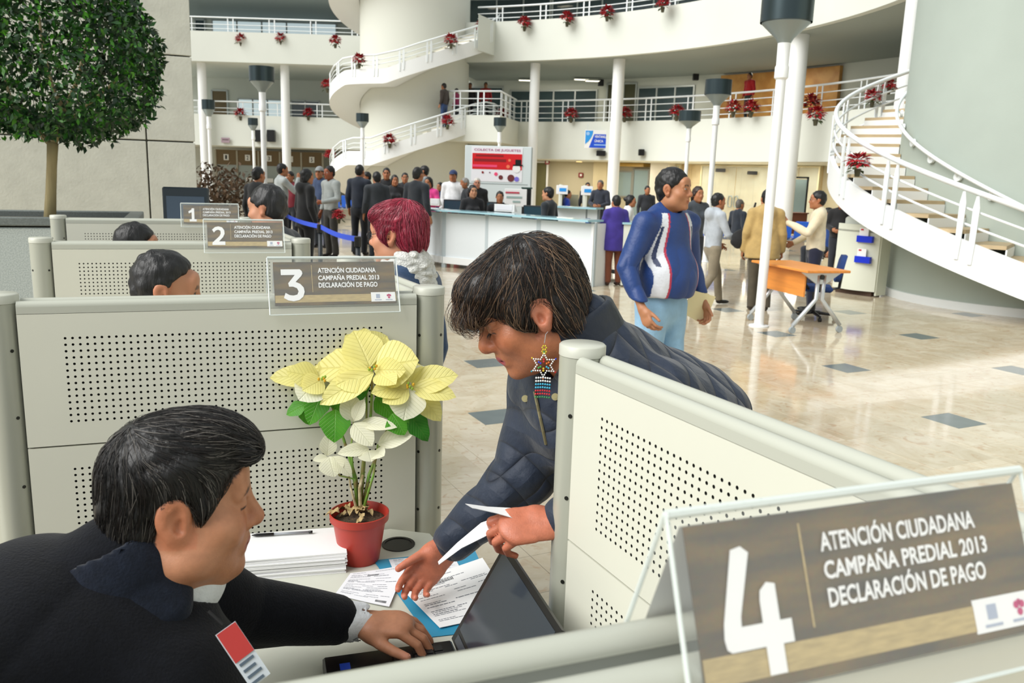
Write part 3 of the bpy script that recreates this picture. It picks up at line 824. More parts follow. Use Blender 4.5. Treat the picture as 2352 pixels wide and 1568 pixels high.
def sign(k, C, ang, label, w=.33, tilt=None):
    """tent-shaped acrylic holder straddling a partition; local -y is the front face"""
    o = empty('counter_sign', (C[0], C[1], HP), ang, label, 'sign', 'numbered acrylic counter signs')
    hh = .093; zb = -.044; dy = .057; t = .003
    nrm = Vector((0, -(hh - zb), dy)).normalized()   # outward of the front face (y<0)
    up = Vector((0, dy, hh - zb)).normalized(); slen = math.hypot(dy, hh - zb)
    for sgn in (-1, 1):
        b = MB()
        prof = [(sgn * dy, zb), (sgn * .002, hh), (sgn * .002 - sgn * t, hh), (sgn * (dy - t), zb)]
        b.shell([[Vector((x, y, z)) for y, z in prof] for x in (-w / 2, w / 2)]); b.build('acrylic_sheet', ACR, o)
        e = MB()
        for x in (-w / 2, w / 2): e.tube([(x, sgn * dy, zb), (x, sgn * .001, hh)], .0019, 6)
        e.tube([(-w / 2, sgn * dy, zb), (w / 2, sgn * dy, zb)], .0017, 6)
        e.build('acrylic_edge', ACRE, o)
    e = MB(); e.tube([(-w / 2, 0, hh), (w / 2, 0, hh)], .0038, 8); e.build('acrylic_ridge', ACRE, o)
    # front insert
    O = Vector((0, -dy, zb)); X = Vector((1, 0, 0))
    face = lambda u, v, l=0.0: O + X * u + up * v + nrm * l
    v0, v1 = .024, slen - .010
    def panel(name, u0, u1, a, b_, l, M, par=o):
        g = MB(); g.add([face(u0, a, l), face(u1, a, l), face(u1, b_, l), face(u0, b_, l)], [(0, 1, 2, 3)])
        g.add([face(u0, a, l - .0006), face(u0, b_, l - .0006), face(u1, b_, l - .0006), face(u1, a, l - .0006)], [(0, 1, 2, 3)])
        return g.build(name, M, par)
    ins = panel('printed_insert', -w / 2 + .014, w / 2 - .006, v0, v1, -.004, WOODP)
    q_ = .0042
    panel('tan_strip', -w / 2 + .015, w / 2 - .007, v0 + .008, v0 + .027, -.0036, TANP, ins)
    panel('divider_line', -w / 2 + .108, -w / 2 + .1095, v0 + .034, v1 - .008, -.0033, TANP, ins)
    tag(panel('logo_badge', w / 2 - .073, w / 2 - .009, v0 + .006, v0 + .031, -.0033, WHITEP, ins), 'white logo badge')
    panel('logo_mark', w / 2 - .060, w / 2 - .050, v0 + .015, v0 + .026, -.0030, LOGOG, ins)
    g = MB()
    for (u, v, r) in ((w / 2 - .029, v0 + .022, .003), (w / 2 - .023, v0 + .022, .003), (w / 2 - .026, v0 + .0165, .003), (w / 2 - .026, v0 + .024, .0022)):
        g.add([face(u + r * math.cos(a), v + r * math.sin(a), -.0029) for a in [math.pi / 4 * i for i in range(8)]], [tuple(range(8))])
    g.build('logo_mark', LOGOM, ins)
    for u0, u1 in ((-.064, -.046), (-.035, -.017)):
        panel('logo_caption', w / 2 + u0, w / 2 + u1, v0 + .0095, v0 + .0115, -.0029, LOGOG, ins)
    # numeral
    poly = DIG[str(k)][0]
    tris = tri_poly(poly)
    nw, nh = .060, .083
    g = MB(); g.add([face(-w / 2 + .030 + p[0] * nw, v0 + .012 + p[1] * nh, -.0026) for p in poly], [tuple(t) for t in tris])
    g.build('numeral', WHITEP, ins)
    rows = ['ATENCI\u00d3N CIUDADANA', 'CAMPA\u00d1A PREDIAL 2013', 'DECLARACI\u00d3N DE PAGO']
    wid = (.150, .158, .152)
    hts = (.0168, .0158, .0168)
    for i, r in enumerate(rows):
        place_text('lettering', r, face(-w / 2 + .124, v1 - .030 - i * .0195, -.0030), X, up, wid[i], hts[i] if '\u00d3' in r or '\u00d1' in r else .0135, WHITEP, ins, bold=.027)
    g = MB(); g.add([(-w / 2 + .014, dy - .012, zb + .024), (w / 2 - .006, dy - .012, zb + .024), (w / 2 - .006, .004, hh - .012), (-w / 2 + .014, .004, hh - .012)], [(0, 1, 2, 3)])
    g.build('insert_back', WHITEP, o)
    return o
angd = math.atan2(d2p.y, d2p.x)
def sign_at(k, px, label, L):
    P = {1: posts[1], 2: posts[2], 3: posts[3], 4: P4}[k]
    d = ray(px, 600 if k < 4 else 1100); A = Matrix(((d2p.x, -d.x), (d2p.y, -d.y)))
    s_ = (A.inverted() @ Vector((-P.x, -P.y)))[0]
    c = P + d2p * s_
    return sign(k, c, angd, label)
sign_at(1, 487, 'brown acrylic tent sign numbered 1, farthest of the four', 0)
sign_at(2, 563, 'brown acrylic tent sign numbered 2 with white campaign lettering', 0)
sign_at(3, 765, 'brown acrylic tent sign numbered 3 in front of the red-haired woman', 0)
sign_at(4, 1975, 'large near brown acrylic tent sign numbered 4 at lower right', 0)

# things on the desk ------------------------------------------------------
PAPER = mat('white_paper', 'eeeeee', .7); PAPER2 = mat('white_paper_soft', 'e3e4e8', .7)
INK = mat('printed_ink', '777b84', .7); INKD = mat('printed_ink_dark', '24262b', .7)
# paper stack
tl, tr, br, bl = gz(588, 1224, .782), gz(752, 1212, .782), gz(783, 1270, .782), gz(545, 1288, .782)
cs = (tl + tr + br + bl) / 4; cs.z = .73
xs = ((tr - tl) + (br - bl)).normalized(); xs.z = 0; xs.normalize(); ys = Vector((-xs.y, xs.x, 0))
wS, hS = .265, .155
st = empty('paper_stack', cs, math.atan2(xs.y, xs.x), 'thick stack of blank white half sheets beside the red flowerpot', 'paper stack')
n = 16
for i in range(n):
    b = MB(); th_ = .052 / n
    b.box((random.uniform(-.004, .004), random.uniform(-.004, .004), th_ * (i + .5)), (wS, hS, th_ * .86), rz=random.uniform(-.012, .012)); b.build('sheet', PAPER, st)
pp0, pp1 = gz(578, 1229, .7875), gz(718, 1221, .7875)
pn = empty('ballpoint_pen', pp0, 0, 'black and clear ballpoint pen lying on the paper stack', 'pen')
dv = pp1 - pp0
b = MB(); b.tube([dv * 0, dv * .04, dv * .08, dv * .36], [.001, .003, .0042, .0042], 8); b.build('cap', BLACK, pn, smooth=True)
b = MB(); b.tube([dv * .36, dv * .94], .0034, 8); b.build('barrel', mat('clear_pen', '8c9094', .2), pn, smooth=True)
b = MB(); b.tube([dv * .94, dv * 1.0], .0038, 8); b.build('end_plug', BLACK, pn, smooth=True)
# folder and printed sheets
def quad_sheet(name, pix, z, M, label, cat, group=None, prints=(), th_=.0008, curl=0.0):
    P = [gz(x, y, z) for x, y in pix]
    c = sum(P, Vector()) / 4; c.z = z
    o = empty(name, c, 0, label, cat, group)
    L = [p - c for p in P]; nn = 8
    g = MB(); 
    def uv(u, v):   # u along 0->1, v along 0->3
        p = (L[0] * (1 - u) + L[1] * u) * (1 - v) + (L[3] * (1 - u) + L[2] * u) * v
        return p + Vector((0, 0, curl * ((2 * u - 1) ** 2) * .5))
    top = [uv(i / nn, j / nn) + Vector((0, 0, th_)) for j in range(nn + 1) for i in range(nn + 1)]
    bot = [p - Vector((0, 0, th_)) for p in top]
    fs = []
    for j in range(nn):
        for i in range(nn):
            a = j * (nn + 1) + i; fs.append((a + nn + 1, a + nn + 2, a + 1, a)); m_ = len(top); fs.append((a + m_, a + 1 + m_, a + nn + 2 + m_, a + nn + 1 + m_))
    g.add(top + bot, fs); sh = g.build('sheet', M, o)
    for mt in (INK, INKD):
        g = MB()
        for (u0, u1, v0, v1, mm) in prints:
            if mm is not mt: continue
            g.add([uv(u, v) + Vector((0, 0, th_ + .0004)) for u, v in ((u0, v1), (u1, v1), (u1, v0), (u0, v0))], [(0, 1, 2, 3)])
        if g.v: g.build('print', mt, sh)
    return o
def form_print(seed):
    r = random.Random(seed); out = []
    v = .06
    while v < .93:
        u = .06
        big = r.random() < .25
        for _ in range(r.randint(1, 3)):
            ln = r.uniform(.12, .42); u1 = min(u + ln, .95)
            # broken into words
            uu = u
            while uu < u1 - .02:
                w1 = min(uu + r.uniform(.02, .07), u1); out.append((uu, w1, v, v + (.008 if not big else .012), INK)); uu = w1 + .008
            u = u1 + r.uniform(.02, .2)
            if u > .85: break
        v += r.choice([.026, .03, .05, .085])
    for (bu, bv) in ((.35, .16), (.72, .9)):
        u = bu
        while u < bu + .2:
            w1 = r.uniform(.004, .009); out.append((u, u + w1, bv, bv + .05, INKD)); u += w1 + r.uniform(.004, .009)
    return out
quad_sheet('document_folder', [(858, 1287), (1090, 1262), (1172, 1442), (985, 1464)], .7310, mat('cyan_folder', '2f8fb4', .4), 'blue folder lying under the printed forms', 'folder')
quad_sheet('printed_form', [(893, 1285), (1040, 1272), (1060, 1310), (910, 1325)], .7324, PAPER2, 'printed form half hidden beneath the reaching hand', 'paper', 'printed forms on the desk', form_print(3))
quad_sheet('printed_form', [(805, 1318), (934, 1298), (894, 1395), (770, 1366)], .7334, PAPER2, 'printed form nearest the paper stack, left of the other forms', 'paper', 'printed forms on the desk', form_print(5), curl=.004)
quad_sheet('printed_form', [(914, 1345), (1108, 1282), (1185, 1402), (1010, 1443)], .7342, PAPER, 'printed form with barcode between the two hands and laptop', 'paper', 'printed forms on the desk', form_print(9), curl=.003)
# laptop --------------------------------------------------------------------
Bc = gz(1037, 1465, .757); Ac = gz(1160, 1250, .955)
e2 = gz(1281, 1432, .955) - Ac; e2.z = 0; e2.normalize()
lp = empty('laptop', (Bc.x, Bc.y, .7305), 0, 'black laptop with open tilted screen beside the seated man\u2019s hand', 'laptop')
W_L = .34; up_ = (Ac - Bc); up_ -= e2 * up_.dot(e2); up_.normalize(); nl = e2.cross(up_).normalized()
if nl.x > 0: nl = -nl
lidp = lambda a, b_, l=0: Vector((0, 0, .026)) + e2 * a + up_ * b_ + nl * l
def slab(name, a0, a1, b0, b1, l0, l1, M, par):
    g = MB(); vs = [lidp(a, b_, l) for l in (l0, l1) for a, b_ in ((a0, b0), (a1, b0), (a1, b1), (a0, b1))]
    g.add(vs, [(0, 1, 2, 3), (7, 6, 5, 4), (0, 4, 5, 1), (1, 5, 6, 2), (2, 6, 7, 3), (3, 7, 4, 0)]); return g.build(name, M, par)
LH = (Ac - Bc).length
lid = slab('lid', 0, W_L, 0, LH, -.008, 0, BLACK, lp)
slab('screen', .014, W_L - .014, .03, LH - .012, 0, .0008, mat('dim_screen', '2a323c', .12, spec=.7), lid)
slab('bezel_strip', .02, W_L - .02, .006, .022, 0, .0012, mat('bezel_grey', '3a3f47', .3), lid)
hb = Vector((-e2.y, e2.x, 0)); 
if hb.x > 0: hb = -hb
DB = .262
g = MB(); g.box(e2 * (W_L / 2) + hb * (DB / 2) + Vector((0, 0, .012)), (W_L, DB, .024), rz=math.atan2(e2.y, e2.x), bev=.004); base_ = g.build('base', BLACK, lp)
for r_ in range(5):
    for c_ in range(13):
        g = MB(); g.box(e2 * (.03 + c_ * .0218 + (r_ % 2) * .005) + hb * (.035 + r_ * .021) + Vector((0, 0, .0255)), (.018, .017, .004), rz=math.atan2(e2.y, e2.x)); g.build('key', DARK, base_)
g = MB(); g.box(e2 * (W_L / 2) + hb * .205 + Vector((0, 0, .0246)), (.09, .05, .001), rz=math.atan2(e2.y, e2.x)); g.build('touchpad', mat('touchpad_grey', '1d1f22', .25), base_)
g = MB(); g.box(e2 * (.045) + hb * (DB - .04) + Vector((0, 0, .0246)), (.022, .02, .001), rz=math.atan2(e2.y, e2.x)); tag(g.build('sticker', mat('blue_sticker', '2743a8', .3), base_), 'small blue sticker')
# ================================================================== lamp posts
LAMPD = mat('lamp_drum_dark', '3c484b', .28, .7); LAMPC = mat('lamp_cone_grey', '8f9a9b', .35, .4)
def lamp_post(px, D, hw_px, label, pole_px=None, ztop=None, zpole=None):
    p = gd(px, hor(px), D); 
    o = empty('lamp_post', (p.x, p.y, 0), 0, label, 'lamp post', 'torch-shaped lamp posts')
    R_ = hw_px * p.y / F_PX; z1 = zpole or 3.30
    b = MB(); b.lathe([(.12, 0), (.12, .015), (.062, .02), (.062, .03)], n=20); b.build('base_plate', RAILM, o, auto=40)
    b = MB(); b.lathe([(.056, .02), (.056, z1 - .42), (.058, z1 - .42), (.078, z1 - .40), (.078, z1 - .28), (.068, z1 - .26), (.072, z1)], n=20); b.build('pole', W_WHITE, o, auto=40)
    b = MB(); b.lathe([(.072, z1 - .02), (.10, z1 + .03), (R_ * .93, z1 + .19), (R_ * .93, z1 + .21)], n=28); b.build('cone', LAMPC, o, auto=40)
    b = MB(); b.lathe([(R_, z1 + .20), (R_, z1 + .50), (R_ * .94, z1 + .50), (R_ * .94, z1 + .4), (.001, z1 + .4)], n=28, cap=False); b.build('drum', LAMPD, o, auto=40)
    return o
lamp_post(1772, 9.75, 55, 'tall near white lamp post with dark drum head standing on a grey tile')
lamp_post(1633, 17.7, 29, 'white lamp post with dark drum head behind the boy in the grey hoodie')
lamp_post(1574, 25.5, 24, 'white lamp post with dark drum head behind the man in blue jacket')
lamp_post(607, 17.9, 27, 'white lamp post with dark drum head before the left wing balcony')
lamp_post(584, 36, 11, 'far small lamp post under the left wing balcony')
lamp_post(833, 31, 14, 'far lamp post in front of the round cream tower')
lamp_post(1145, 31, 14, 'lamp post rising behind the toy-drive billboard')
lamp_post(484, 27, 14, 'lamp post with dark head beside the left columns')

# wall speakers, small boxes
def wall_box(px, py, w_px, h_px, D, label, depth=.25, cat='loudspeaker', M=DARK, nm='loudspeaker'):
    p = gy(px, py, D); s = D / F_PX
    o = empty(nm, p, 0, label, cat)
    b = MB(); b.box((0, 0, 0), (w_px * s, depth, h_px * s), bev=.02); b.build('cabinet', M, o)
    b = MB(); b.box((0, -depth / 2 - .006, 0), (w_px * s * .85, .012, h_px * s * .85)); b.build('grille', BLACK, o)
    b = MB(); b.box((0, depth / 2 + .03, 0), (.06, .07, .06)); b.build('bracket', RAILM, o)
    return o
wall_box(594, 312, 18, 26, 39.85, 'left of two black loudspeakers on the left balcony front'); wall_box(623, 312, 17, 26, 39.85, 'right of two black loudspeakers on the left balcony front')
for px, py, R_, lab in [(1380, 190, 21.6, 'dark box loudspeaker high on the first-floor wall behind a column'), (1598, 177, 21.6, 'dark box loudspeaker beside the orange wood wall'), (1473, 350, R1 - .1, 'small dark loudspeaker on the balcony front past the blue sign')]:
    a, p = chit(px, CC, R_); D = p.y; wall_box(px, py, 13, 14, D, lab, .18)
for px, py, lab in [(1655, 391, 'dark lamp fitting above the glass doors, left'), (1728, 397, 'dark lamp fitting above the glass doors, right')]:
    a, p = chit(px, CC, 20.7); wall_box(px, py, 22, 8, p.y, lab, .12, 'light fitting', DARK, 'light_fitting')
a, p = chit(1380, CC, 17.2); wall_box(1380, 352, 20, 12, p.y, 'dark ceiling projector hanging below the blue sign', .2, 'projector', DARK, 'projector')
a, p = chit(1334, CC, 21.4)
for px, py, lab, Rr in [(1334, 402, 'red fire-alarm box on the beige recess wall', 21.5), (1257, 372, 'dark red alarm box by the glazed bay', 20.7)]:
    a, p = chit(px, CC, Rr); q = gy(px, py, p.y)
    o = empty('alarm_box', q, 0, lab, 'alarm box'); b = MB(); b.box((0, 0, 0), (.22, .08, .22), bev=.02); b.build('housing', mat('alarm_red', '8c1f26', .4), o)
    b = MB(); b.box((0, -.045, 0), (.1, .01, .1)); b.build('push_plate', W_WHITE, o)
q = gy(518, 322, 39.9); o = empty('wall_plaque', q, 0, 'small mauve plaque on the left balcony front', 'plaque'); b = MB(); b.box((0, 0, 0), (.4, .04, .24), bev=.01); b.build('plate', mat('plaque_mauve', 'a08a94', .5), o); b = MB(); b.box((0, -.025, .03), (.28, .01, .05)); b.build('plate_lettering', mat('plaque_text', '6d5a63', .5), o)
# recess lamps
for px, py, R_ in [(1400, 371, 20.5), (1462, 371, 20.7), (1330, 371, 20.6)]:
    a, p = chit(px, CC, R_); q = gy(px, py, p.y); o = empty('ceiling_lamp', q, 0, 'glowing lamp under the balcony soffit near pixel-bright recess' if False else {1400: 'warm glowing lamp under the soffit beside the column', 1462: 'warm glowing lamp at right of the ochre recess', 1330: 'warm glowing lamp under the soffit below the blue sign'}[px], 'lamp', 'soffit lamps')
    b = MB(); b.lathe([(.16, .0), (.16, .05), (.12, .06)], n=16); b.build('housing', RAILM, o); b = MB(); b.lathe([(.13, -.015), (.13, .0)], n=16); b.build('diffuser', AMBER, o)
for k, (px, py, R_, z) in enumerate([(1082, 15, 20, 9.9), (1220, 17, 20, 9.9), (1325, 215, 21, 6.15), (1200, 217, 21, 6.15), (1350, 220, 21.2, 6.1)]):
    a, p = chit(px, CC, R_); 
    o = empty('ceiling_lamp', (p.x, p.y, z - .04), 0, ['warm lamp in the upper office left of the railing', 'warm lamp in the upper office above the railing', 'warm lamp behind the first-floor windows left of the column', 'warm lamp in the first-floor office past the stair landing', 'warm lamp near the first-floor wall loudspeaker'][k], 'lamp', 'office ceiling lamps')
    b = MB(); b.box((0, 0, 0), (.7, .35, .04), bev=.01); b.build('housing', RAILM, o); b = MB(); b.box((0, 0, -.025), (.6, .27, .01)); b.build('diffuser', LAMPW, o)

# light from the soffit lamps under the first-floor balcony and the upper offices
for k, (px, R_, z, e_) in enumerate([(1290, 19.6, 2.40, 60), (1430, 19.6, 2.40, 60), (1580, 19.6, 2.40, 70), (1700, 19.6, 2.40, 70), (1830, 19.6, 2.40, 70), (1250, 20, 6.1, 40), (1500, 20, 6.1, 40), (1750, 20, 6.1, 40)]):
    a, p = chit(px, CC, R_); ld = bpy.data.lights.new('soffit_light', 'AREA'); ld.energy = e_; ld.size = 1.2; ld.color = (1, .93, .8); lo_ = bpy.data.objects.new('soffit_light', ld); COL.objects.link(lo_); lo_.location = (p.x, p.y, z)
# ================================================================== reception counter
GTOP = mat('pale_blue_glass_top', '9fc9d4', .12, spec=.7); RPAN = mat('reception_panel', 'dde3e6', .45); RSEAM = mat('reception_trim', 'b9c4c8', .4)
cpts = [gz(968, 476, 1.06), gz(1022, 481, 1.06), gz(1120, 487, 1.06), gz(1240, 496, 1.06), gz(1366, 505, 1.06)]
for p in cpts: p.z = 0
rc_ = empty('reception_counter', cpts[-1], 0, 'white curved reception counter with pale blue glass top', 'counter')
L = [p - cpts[-1] for p in cpts]
# smooth the front line (arc through 3 pts)
import itertools
def front(i, t): return L[i].lerp(L[i + 1], t)
nrmF = []
for i in range(4):
    d = (L[i + 1] - L[i]).normalized(); n_ = Vector((d.y, -d.x, 0))
    if n_.y > 0: n_ = -n_
    nrmF.append(n_)
    g = MB(); m_ = (L[i] + L[i + 1]) / 2; ln = (L[i + 1] - L[i]).length
    g.box(m_ + Vector((0, 0, .56)), (ln - .02, .04, .88), rz=math.atan2(d.y, d.x), bev=.004); g.build('front_panel', RPAN, rc_)
    g = MB(); g.box(m_ - n_ * -.0 + n_ * .02 + Vector((0, 0, .14)), (ln - .01, .06, .12), rz=math.atan2(d.y, d.x)); g.build('kick_panel', W_WHITE, rc_)
    g = MB(); g.box(m_ - n_ * .10 + n_ * .1 + Vector((0, 0, 1.045)), (ln + .05, .42, .03), rz=math.atan2(d.y, d.x)); g.build('glass_top', GTOP, rc_)
    g = MB(); g.box(m_ - n_ * .45 + Vector((0, 0, .73)), (ln - .1, .7, .03), rz=math.atan2(d.y, d.x)); g.build('work_surface', RPAN, rc_)
for i in range(5):
    n_ = nrmF[min(i, 3)]
    g = MB(); g.box(L[i] + n_ * .0 + Vector((0, 0, .5)), (.05, .09, 1.04), rz=math.atan2(n_.y, n_.x)); g.build('seam_post', RSEAM, rc_)
g = MB(); g.box(L[4] - nrmF[3] * .2 + Vector((0, 0, .5)), (.5, .05, 1.0), rz=math.atan2(nrmF[3].y, nrmF[3].x)); g.build('end_leg', W_WHITE, rc_)
# inner return counter behind, seen over the top
q0, q1 = gz(1275, 473, 1.05), gz(1378, 478, 1.05); q0.z = q1.z = 0
ir = empty('return_counter', q0, 0, 'pale return counter with blue edge behind the male receptionist', 'counter')
d = (q1 - q0); g = MB(); g.box(d / 2 + Vector((0, 0, 1.04)), (d.length, .45, .035), rz=math.atan2(d.y, d.x)); g.build('glass_top', GTOP, ir)
g = MB(); g.box(d / 2 + Vector((0, 0, .51)), (d.length - .1, .04, 1.02), rz=math.atan2(d.y, d.x)); g.build('front_panel', RPAN, ir)
for t in (.02, .72, .98):
    g = MB(); g.tube([d * t + Vector((0, 0, 0)), d * t + Vector((0, 0, 1.03))], .03, 8); g.build('leg', mat('steel_leg', '8f979a', .35, .5), ir)
# end desk beyond counter: white cabinet by the woman in purple
p = gz(1415, 660, 0); cb = empty('side_cabinet', (p.x + .12, p.y + .15, 0), 0, 'narrow white end cabinet right of the woman in purple', 'cabinet')
g = MB(); g.prism([(-.03, 0), (.16, -.02), (.2, .5), (.0, .5)], .98, (0, 0, .02)); g.build('body', mat('cab_cream', 'd9dcd0', .5), cb)
g = MB(); g.prism([(-.06, -.03), (.2, -.05), (.24, .55), (-.03, .55)], .03, (0, 0, 1.0)); g.build('top', GTOP, cb)
# counter-top things
def monitor(p, rz, label, w=.42, h=.30, scr=False):
    o = empty('monitor', p, rz, label, 'monitor', 'computer monitors')
    g = MB(); g.box((0, 0, .012), (.2, .16, .024), bev=.005); g.build('foot', DARK, o)
    g = MB(); g.box((0, .03, .1), (.05, .03, .17)); g.build('neck', DARK, o)
    g = MB(); g.box((0, 0, .14 + h / 2), (w, .05, h), bev=.012); g.build('housing', DARK, o)
    g = MB(); g.box((0, .027, .14 + h / 2), (w - .05, .004, h - .05)); g.build('screen', mat('screen_slate', '2b4450', .15), o)
    return o
for px, py, rz, lab in [(1028, 489, 2.9, 'black monitor at left end of the reception desk'), (1128, 496, 2.7, 'black monitor beside the female receptionist'), (1215, 507, 2.7, 'black monitor left of the male receptionist')]:
    q = gz(px, py, .86); q = q + Vector((.1, .35, 0)); monitor((q.x, q.y, .745), rz, lab, .46, .26)
for px, py, w_, h_, lab in [(998, 472, .22, .14, 'white leaflet stand at left end of the reception counter'), (1158, 486, .42, .13, 'white tray of papers on the reception counter')]:
    q = gz(px, py, 1.06); o = empty('leaflet_stand', (q.x, q.y + .02, 1.061), -.5, lab, 'leaflet stand')
    g = MB(); g.prism([(0, 0), (.12, 0), (.03, h_), (0, h_)], w_, (-w_ / 2, 0, 0), (0, 1, 0), (0, 0, 1)); g.build('holder', W_WHITE, o)
    g = MB(); g.box((0, -.004, h_ * .55), (w_ * .8, .004, h_ * .7)); g.build('leaflet', PAPER2, o)
# billboard ------------------------------------------------------------------
BD = 20.0
bl_, br_, tl_, tr_ = gy(1066, 440, BD), gy(1218, 445, BD), gy(1070, 333, BD), gy(1214, 338, BD)
bx = (bl_.x + br_.x) / 2; ztop = tl_.z; wB = br_.x - bl_.x
bo = empty('billboard', (bx, BD, 0), -.06, 'white box billboard with red toy-drive poster behind reception', 'billboard')
g = MB(); g.box((0, .2, ztop / 2), (wB, .4, ztop), bev=.01); g.build('cabinet', mat('billboard_white', 'd5dedf', .5), bo)
g = MB(); g.box((wB / 2 + .002, .2, ztop / 2), (.01, .38, ztop - .02)); g.build('side_trim', mat('billboard_side', '9fabad', .5), bo)
s = BD / F_PX
def bpx(px, py): return ((px - 1142) * s, ztop - (py - 335.5) * s)
def bpan(name, x0, y0, x1, y1, l, M, par):
    (a, z1), (c, z0) = bpx(x0, y0), bpx(x1, y1); g = MB(); g.box(((a + c) / 2, -.004 - l, (z0 + z1) / 2), (c - a, .006, z1 - z0)); return g.build(name, M, par)
ps = bpan('poster', 1082, 338, 1197, 414, 0, mat('poster_white', 'ecebf0', .5), bo)
bpan('red_field', 1084, 352, 1196, 387, .004, mat('poster_red', 'd4101c', .45), ps)
a, z = bpx(1088, 348.5); place_text('lettering', 'COLECTA DE JUGUETES', (a, -.012, z), (1, 0, 0), (0, 0, 1), 104 * s, 6.5 * s, mat('poster_pink', 'b0447c', .5), ps, bold=.01)
DRED = mat('poster_darkred', '8a0a12', .5); PINKP = mat('poster_pinkband', 'ee4a78', .5)
bpan('print_line', 1092, 355, 1154, 359, .008, DRED, ps); bpan('print_line', 1088, 364, 1160, 370, .008, DRED, ps); bpan('pink_band', 1085, 377, 1140, 382, .008, PINKP, ps)
for (x, y, r, M) in [(1108, 394, 2.6, DRED), (1124, 394, 1.6, mat('logo_plum', '7d4a68', .5)), (1138, 397, 4, PINKP), (1168, 366, 3, mat('snow_dot', 'ee7a55', .5)), (1165, 380, 4, mat('snow_dot', 'ee7a55', .5)), (1184, 384, 9, PAPER), (1172, 405, 8, mat('sack_brown', '6b2a2c', .6)), (1149, 404, 5, mat('sack_brown', '6b2a2c', .6)), (1185, 407, 5.5, mat('scarf_violet', '7a6fd0', .6))]:
    a, z = bpx(x, y); g = MB(); g.tube([(a, -.012, z), (a, -.016, z)], r * s, 14); g.build('poster_motif', M, ps)
bpan('poster_motif', 1181, 364, 1194, 376, .012, BLACK, ps); bpan('poster_motif', 1176, 375, 1198, 378, .012, BLACK, ps)
bpan('panel_joint', 1075, 418, 1210, 419, 0, mat('joint_grey', '8b9596', .6), bo)
# white info board and black bin next to it
q = gd(1186, hor(1186), 17.2); zz = lambda py: gy(1186, py, q.y).z
o = empty('notice_board', (q.x, q.y, 0), -.05, 'white notice board with a red stripe standing by the billboard', 'notice board')
wN = 50 * q.y / F_PX; z1 = zz(434); z0 = zz(474)
g = MB(); g.box((0, 0, (z0 + z1) / 2), (wN, .05, z1 - z0), bev=.006); nb = g.build('board', PAPER, o)
g = MB(); g.box((-.07, -.03, z1 - .075), (wN * .62, .008, .035)); g.build('red_stripe', mat('stripe_red', 'c2485a', .5), nb)
for k, (x, w_) in enumerate(((-.03, .7), (.02, .34))):
    g = MB(); g.box((x, -.03, z1 - .17 - k * .09), (wN * w_, .006, .04)); g.build('print_line', mat('print_greygreen', '9db3b0', .6), nb)
for sx in (-1, 1):
    g = MB(); g.tube([(sx * wN * .4, 0, 0), (sx * wN * .4, 0, z0 + .02)], .015, 8); g.build('leg', RSEAM, o)
q = gd(1211, hor(1211), 18.2); o = empty('file_tower', (q.x, q.y, 0), 0, 'tall black cabinet between the notice board and glazed bay', 'cabinet')
g = MB(); g.box((0, 0, .72), (.2, .25, 1.44), bev=.01); g.build('body', DARK, o); g = MB(); g.box((0, -.13, 1.2), (.14, .01, .3)); g.build('door', BLACK, o); g = MB(); g.box((0, 0, 1.45), (.24, .3, .03)); g.build('top', mat('cab_green', '24433c', .5), o)
# hanging blue sign ---------------------------------------------------------
a, p = chit(1370, CC, R1 - .15); D = p.y; s = D / F_PX
c0 = gy(1371, 320, D)
o = empty('hanging_sign', c0, 0, 'blue and white VENTANILLA sign hanging on the balcony front', 'sign')
w_, h_ = 54 * s, 40 * s
g = MB(); g.box((0, 0, 0), (w_, .04, h_), bev=.005); bd = g.build('board', PAPER, o)
LB = mat('sign_light_blue', '2e97e6', .4); DB_ = mat('sign_royal_blue', '1a4fd0', .4)
poly = [(-w_ / 2 + .02, -h_ * .28)] + [(-w_ / 2 + .02, h_ / 2 - .03), (-w_ * .17, h_ / 2 - .03)] + [(-w_ * .17 - .02 * k * k * .55, h_ / 2 - .03 - k * h_ * .145) for k in range(1, 5)] 
g = MB(); g.prism(poly[::-1], .006, (0, -.022, 0), (1, 0, 0), (0, 0, 1)); g.build('light_blue_field', LB, bd)
g = MB(); g.prism([(-w_ * .32, -h_ / 2 + .03), (-w_ * .12, h_ * .28), (w_ / 2 - .02, h_ * .28), (w_ / 2 - .02, -h_ / 2 + .03)][::-1], .006, (0, -.022, 0), (1, 0, 0), (0, 0, 1)); g.build('royal_blue_field', DB_, bd)
place_text('lettering', 'VENTANILLA', (-w_ * .1, -.031, h_ * .08), (1, 0, 0), (0, 0, 1), w_ * .56, h_ * .14, PAPER, bd, bold=.02)
place_text('lettering', '\u00daNICA', (-w_ * .1, -.031, -h_ * .16), (1, 0, 0), (0, 0, 1), w_ * .36, h_ * .17, PAPER, bd, bold=.02)
g = MB(); g.box((w_ * .14, -.03, -h_ * .3), (w_ * .5, .006, h_ * .06)); g.build('print_line', mat('sign_pale', '9cc4f0', .5), bd)
g = MB(); g.tube([(-w_ * .38, -.028, h_ * .3), (-w_ * .38, -.032, h_ * .3)], .07, 12); g.build('emblem', mat('sign_pale', '9cc4f0', .5), bd)
for sx in (-1, 1):
    g = MB(); g.tube([(sx * w_ * .4, 0, h_ / 2), (sx * w_ * .4, .05, h_ / 2 + .25)], .008, 6); g.build('hanger', RSEAM, o)

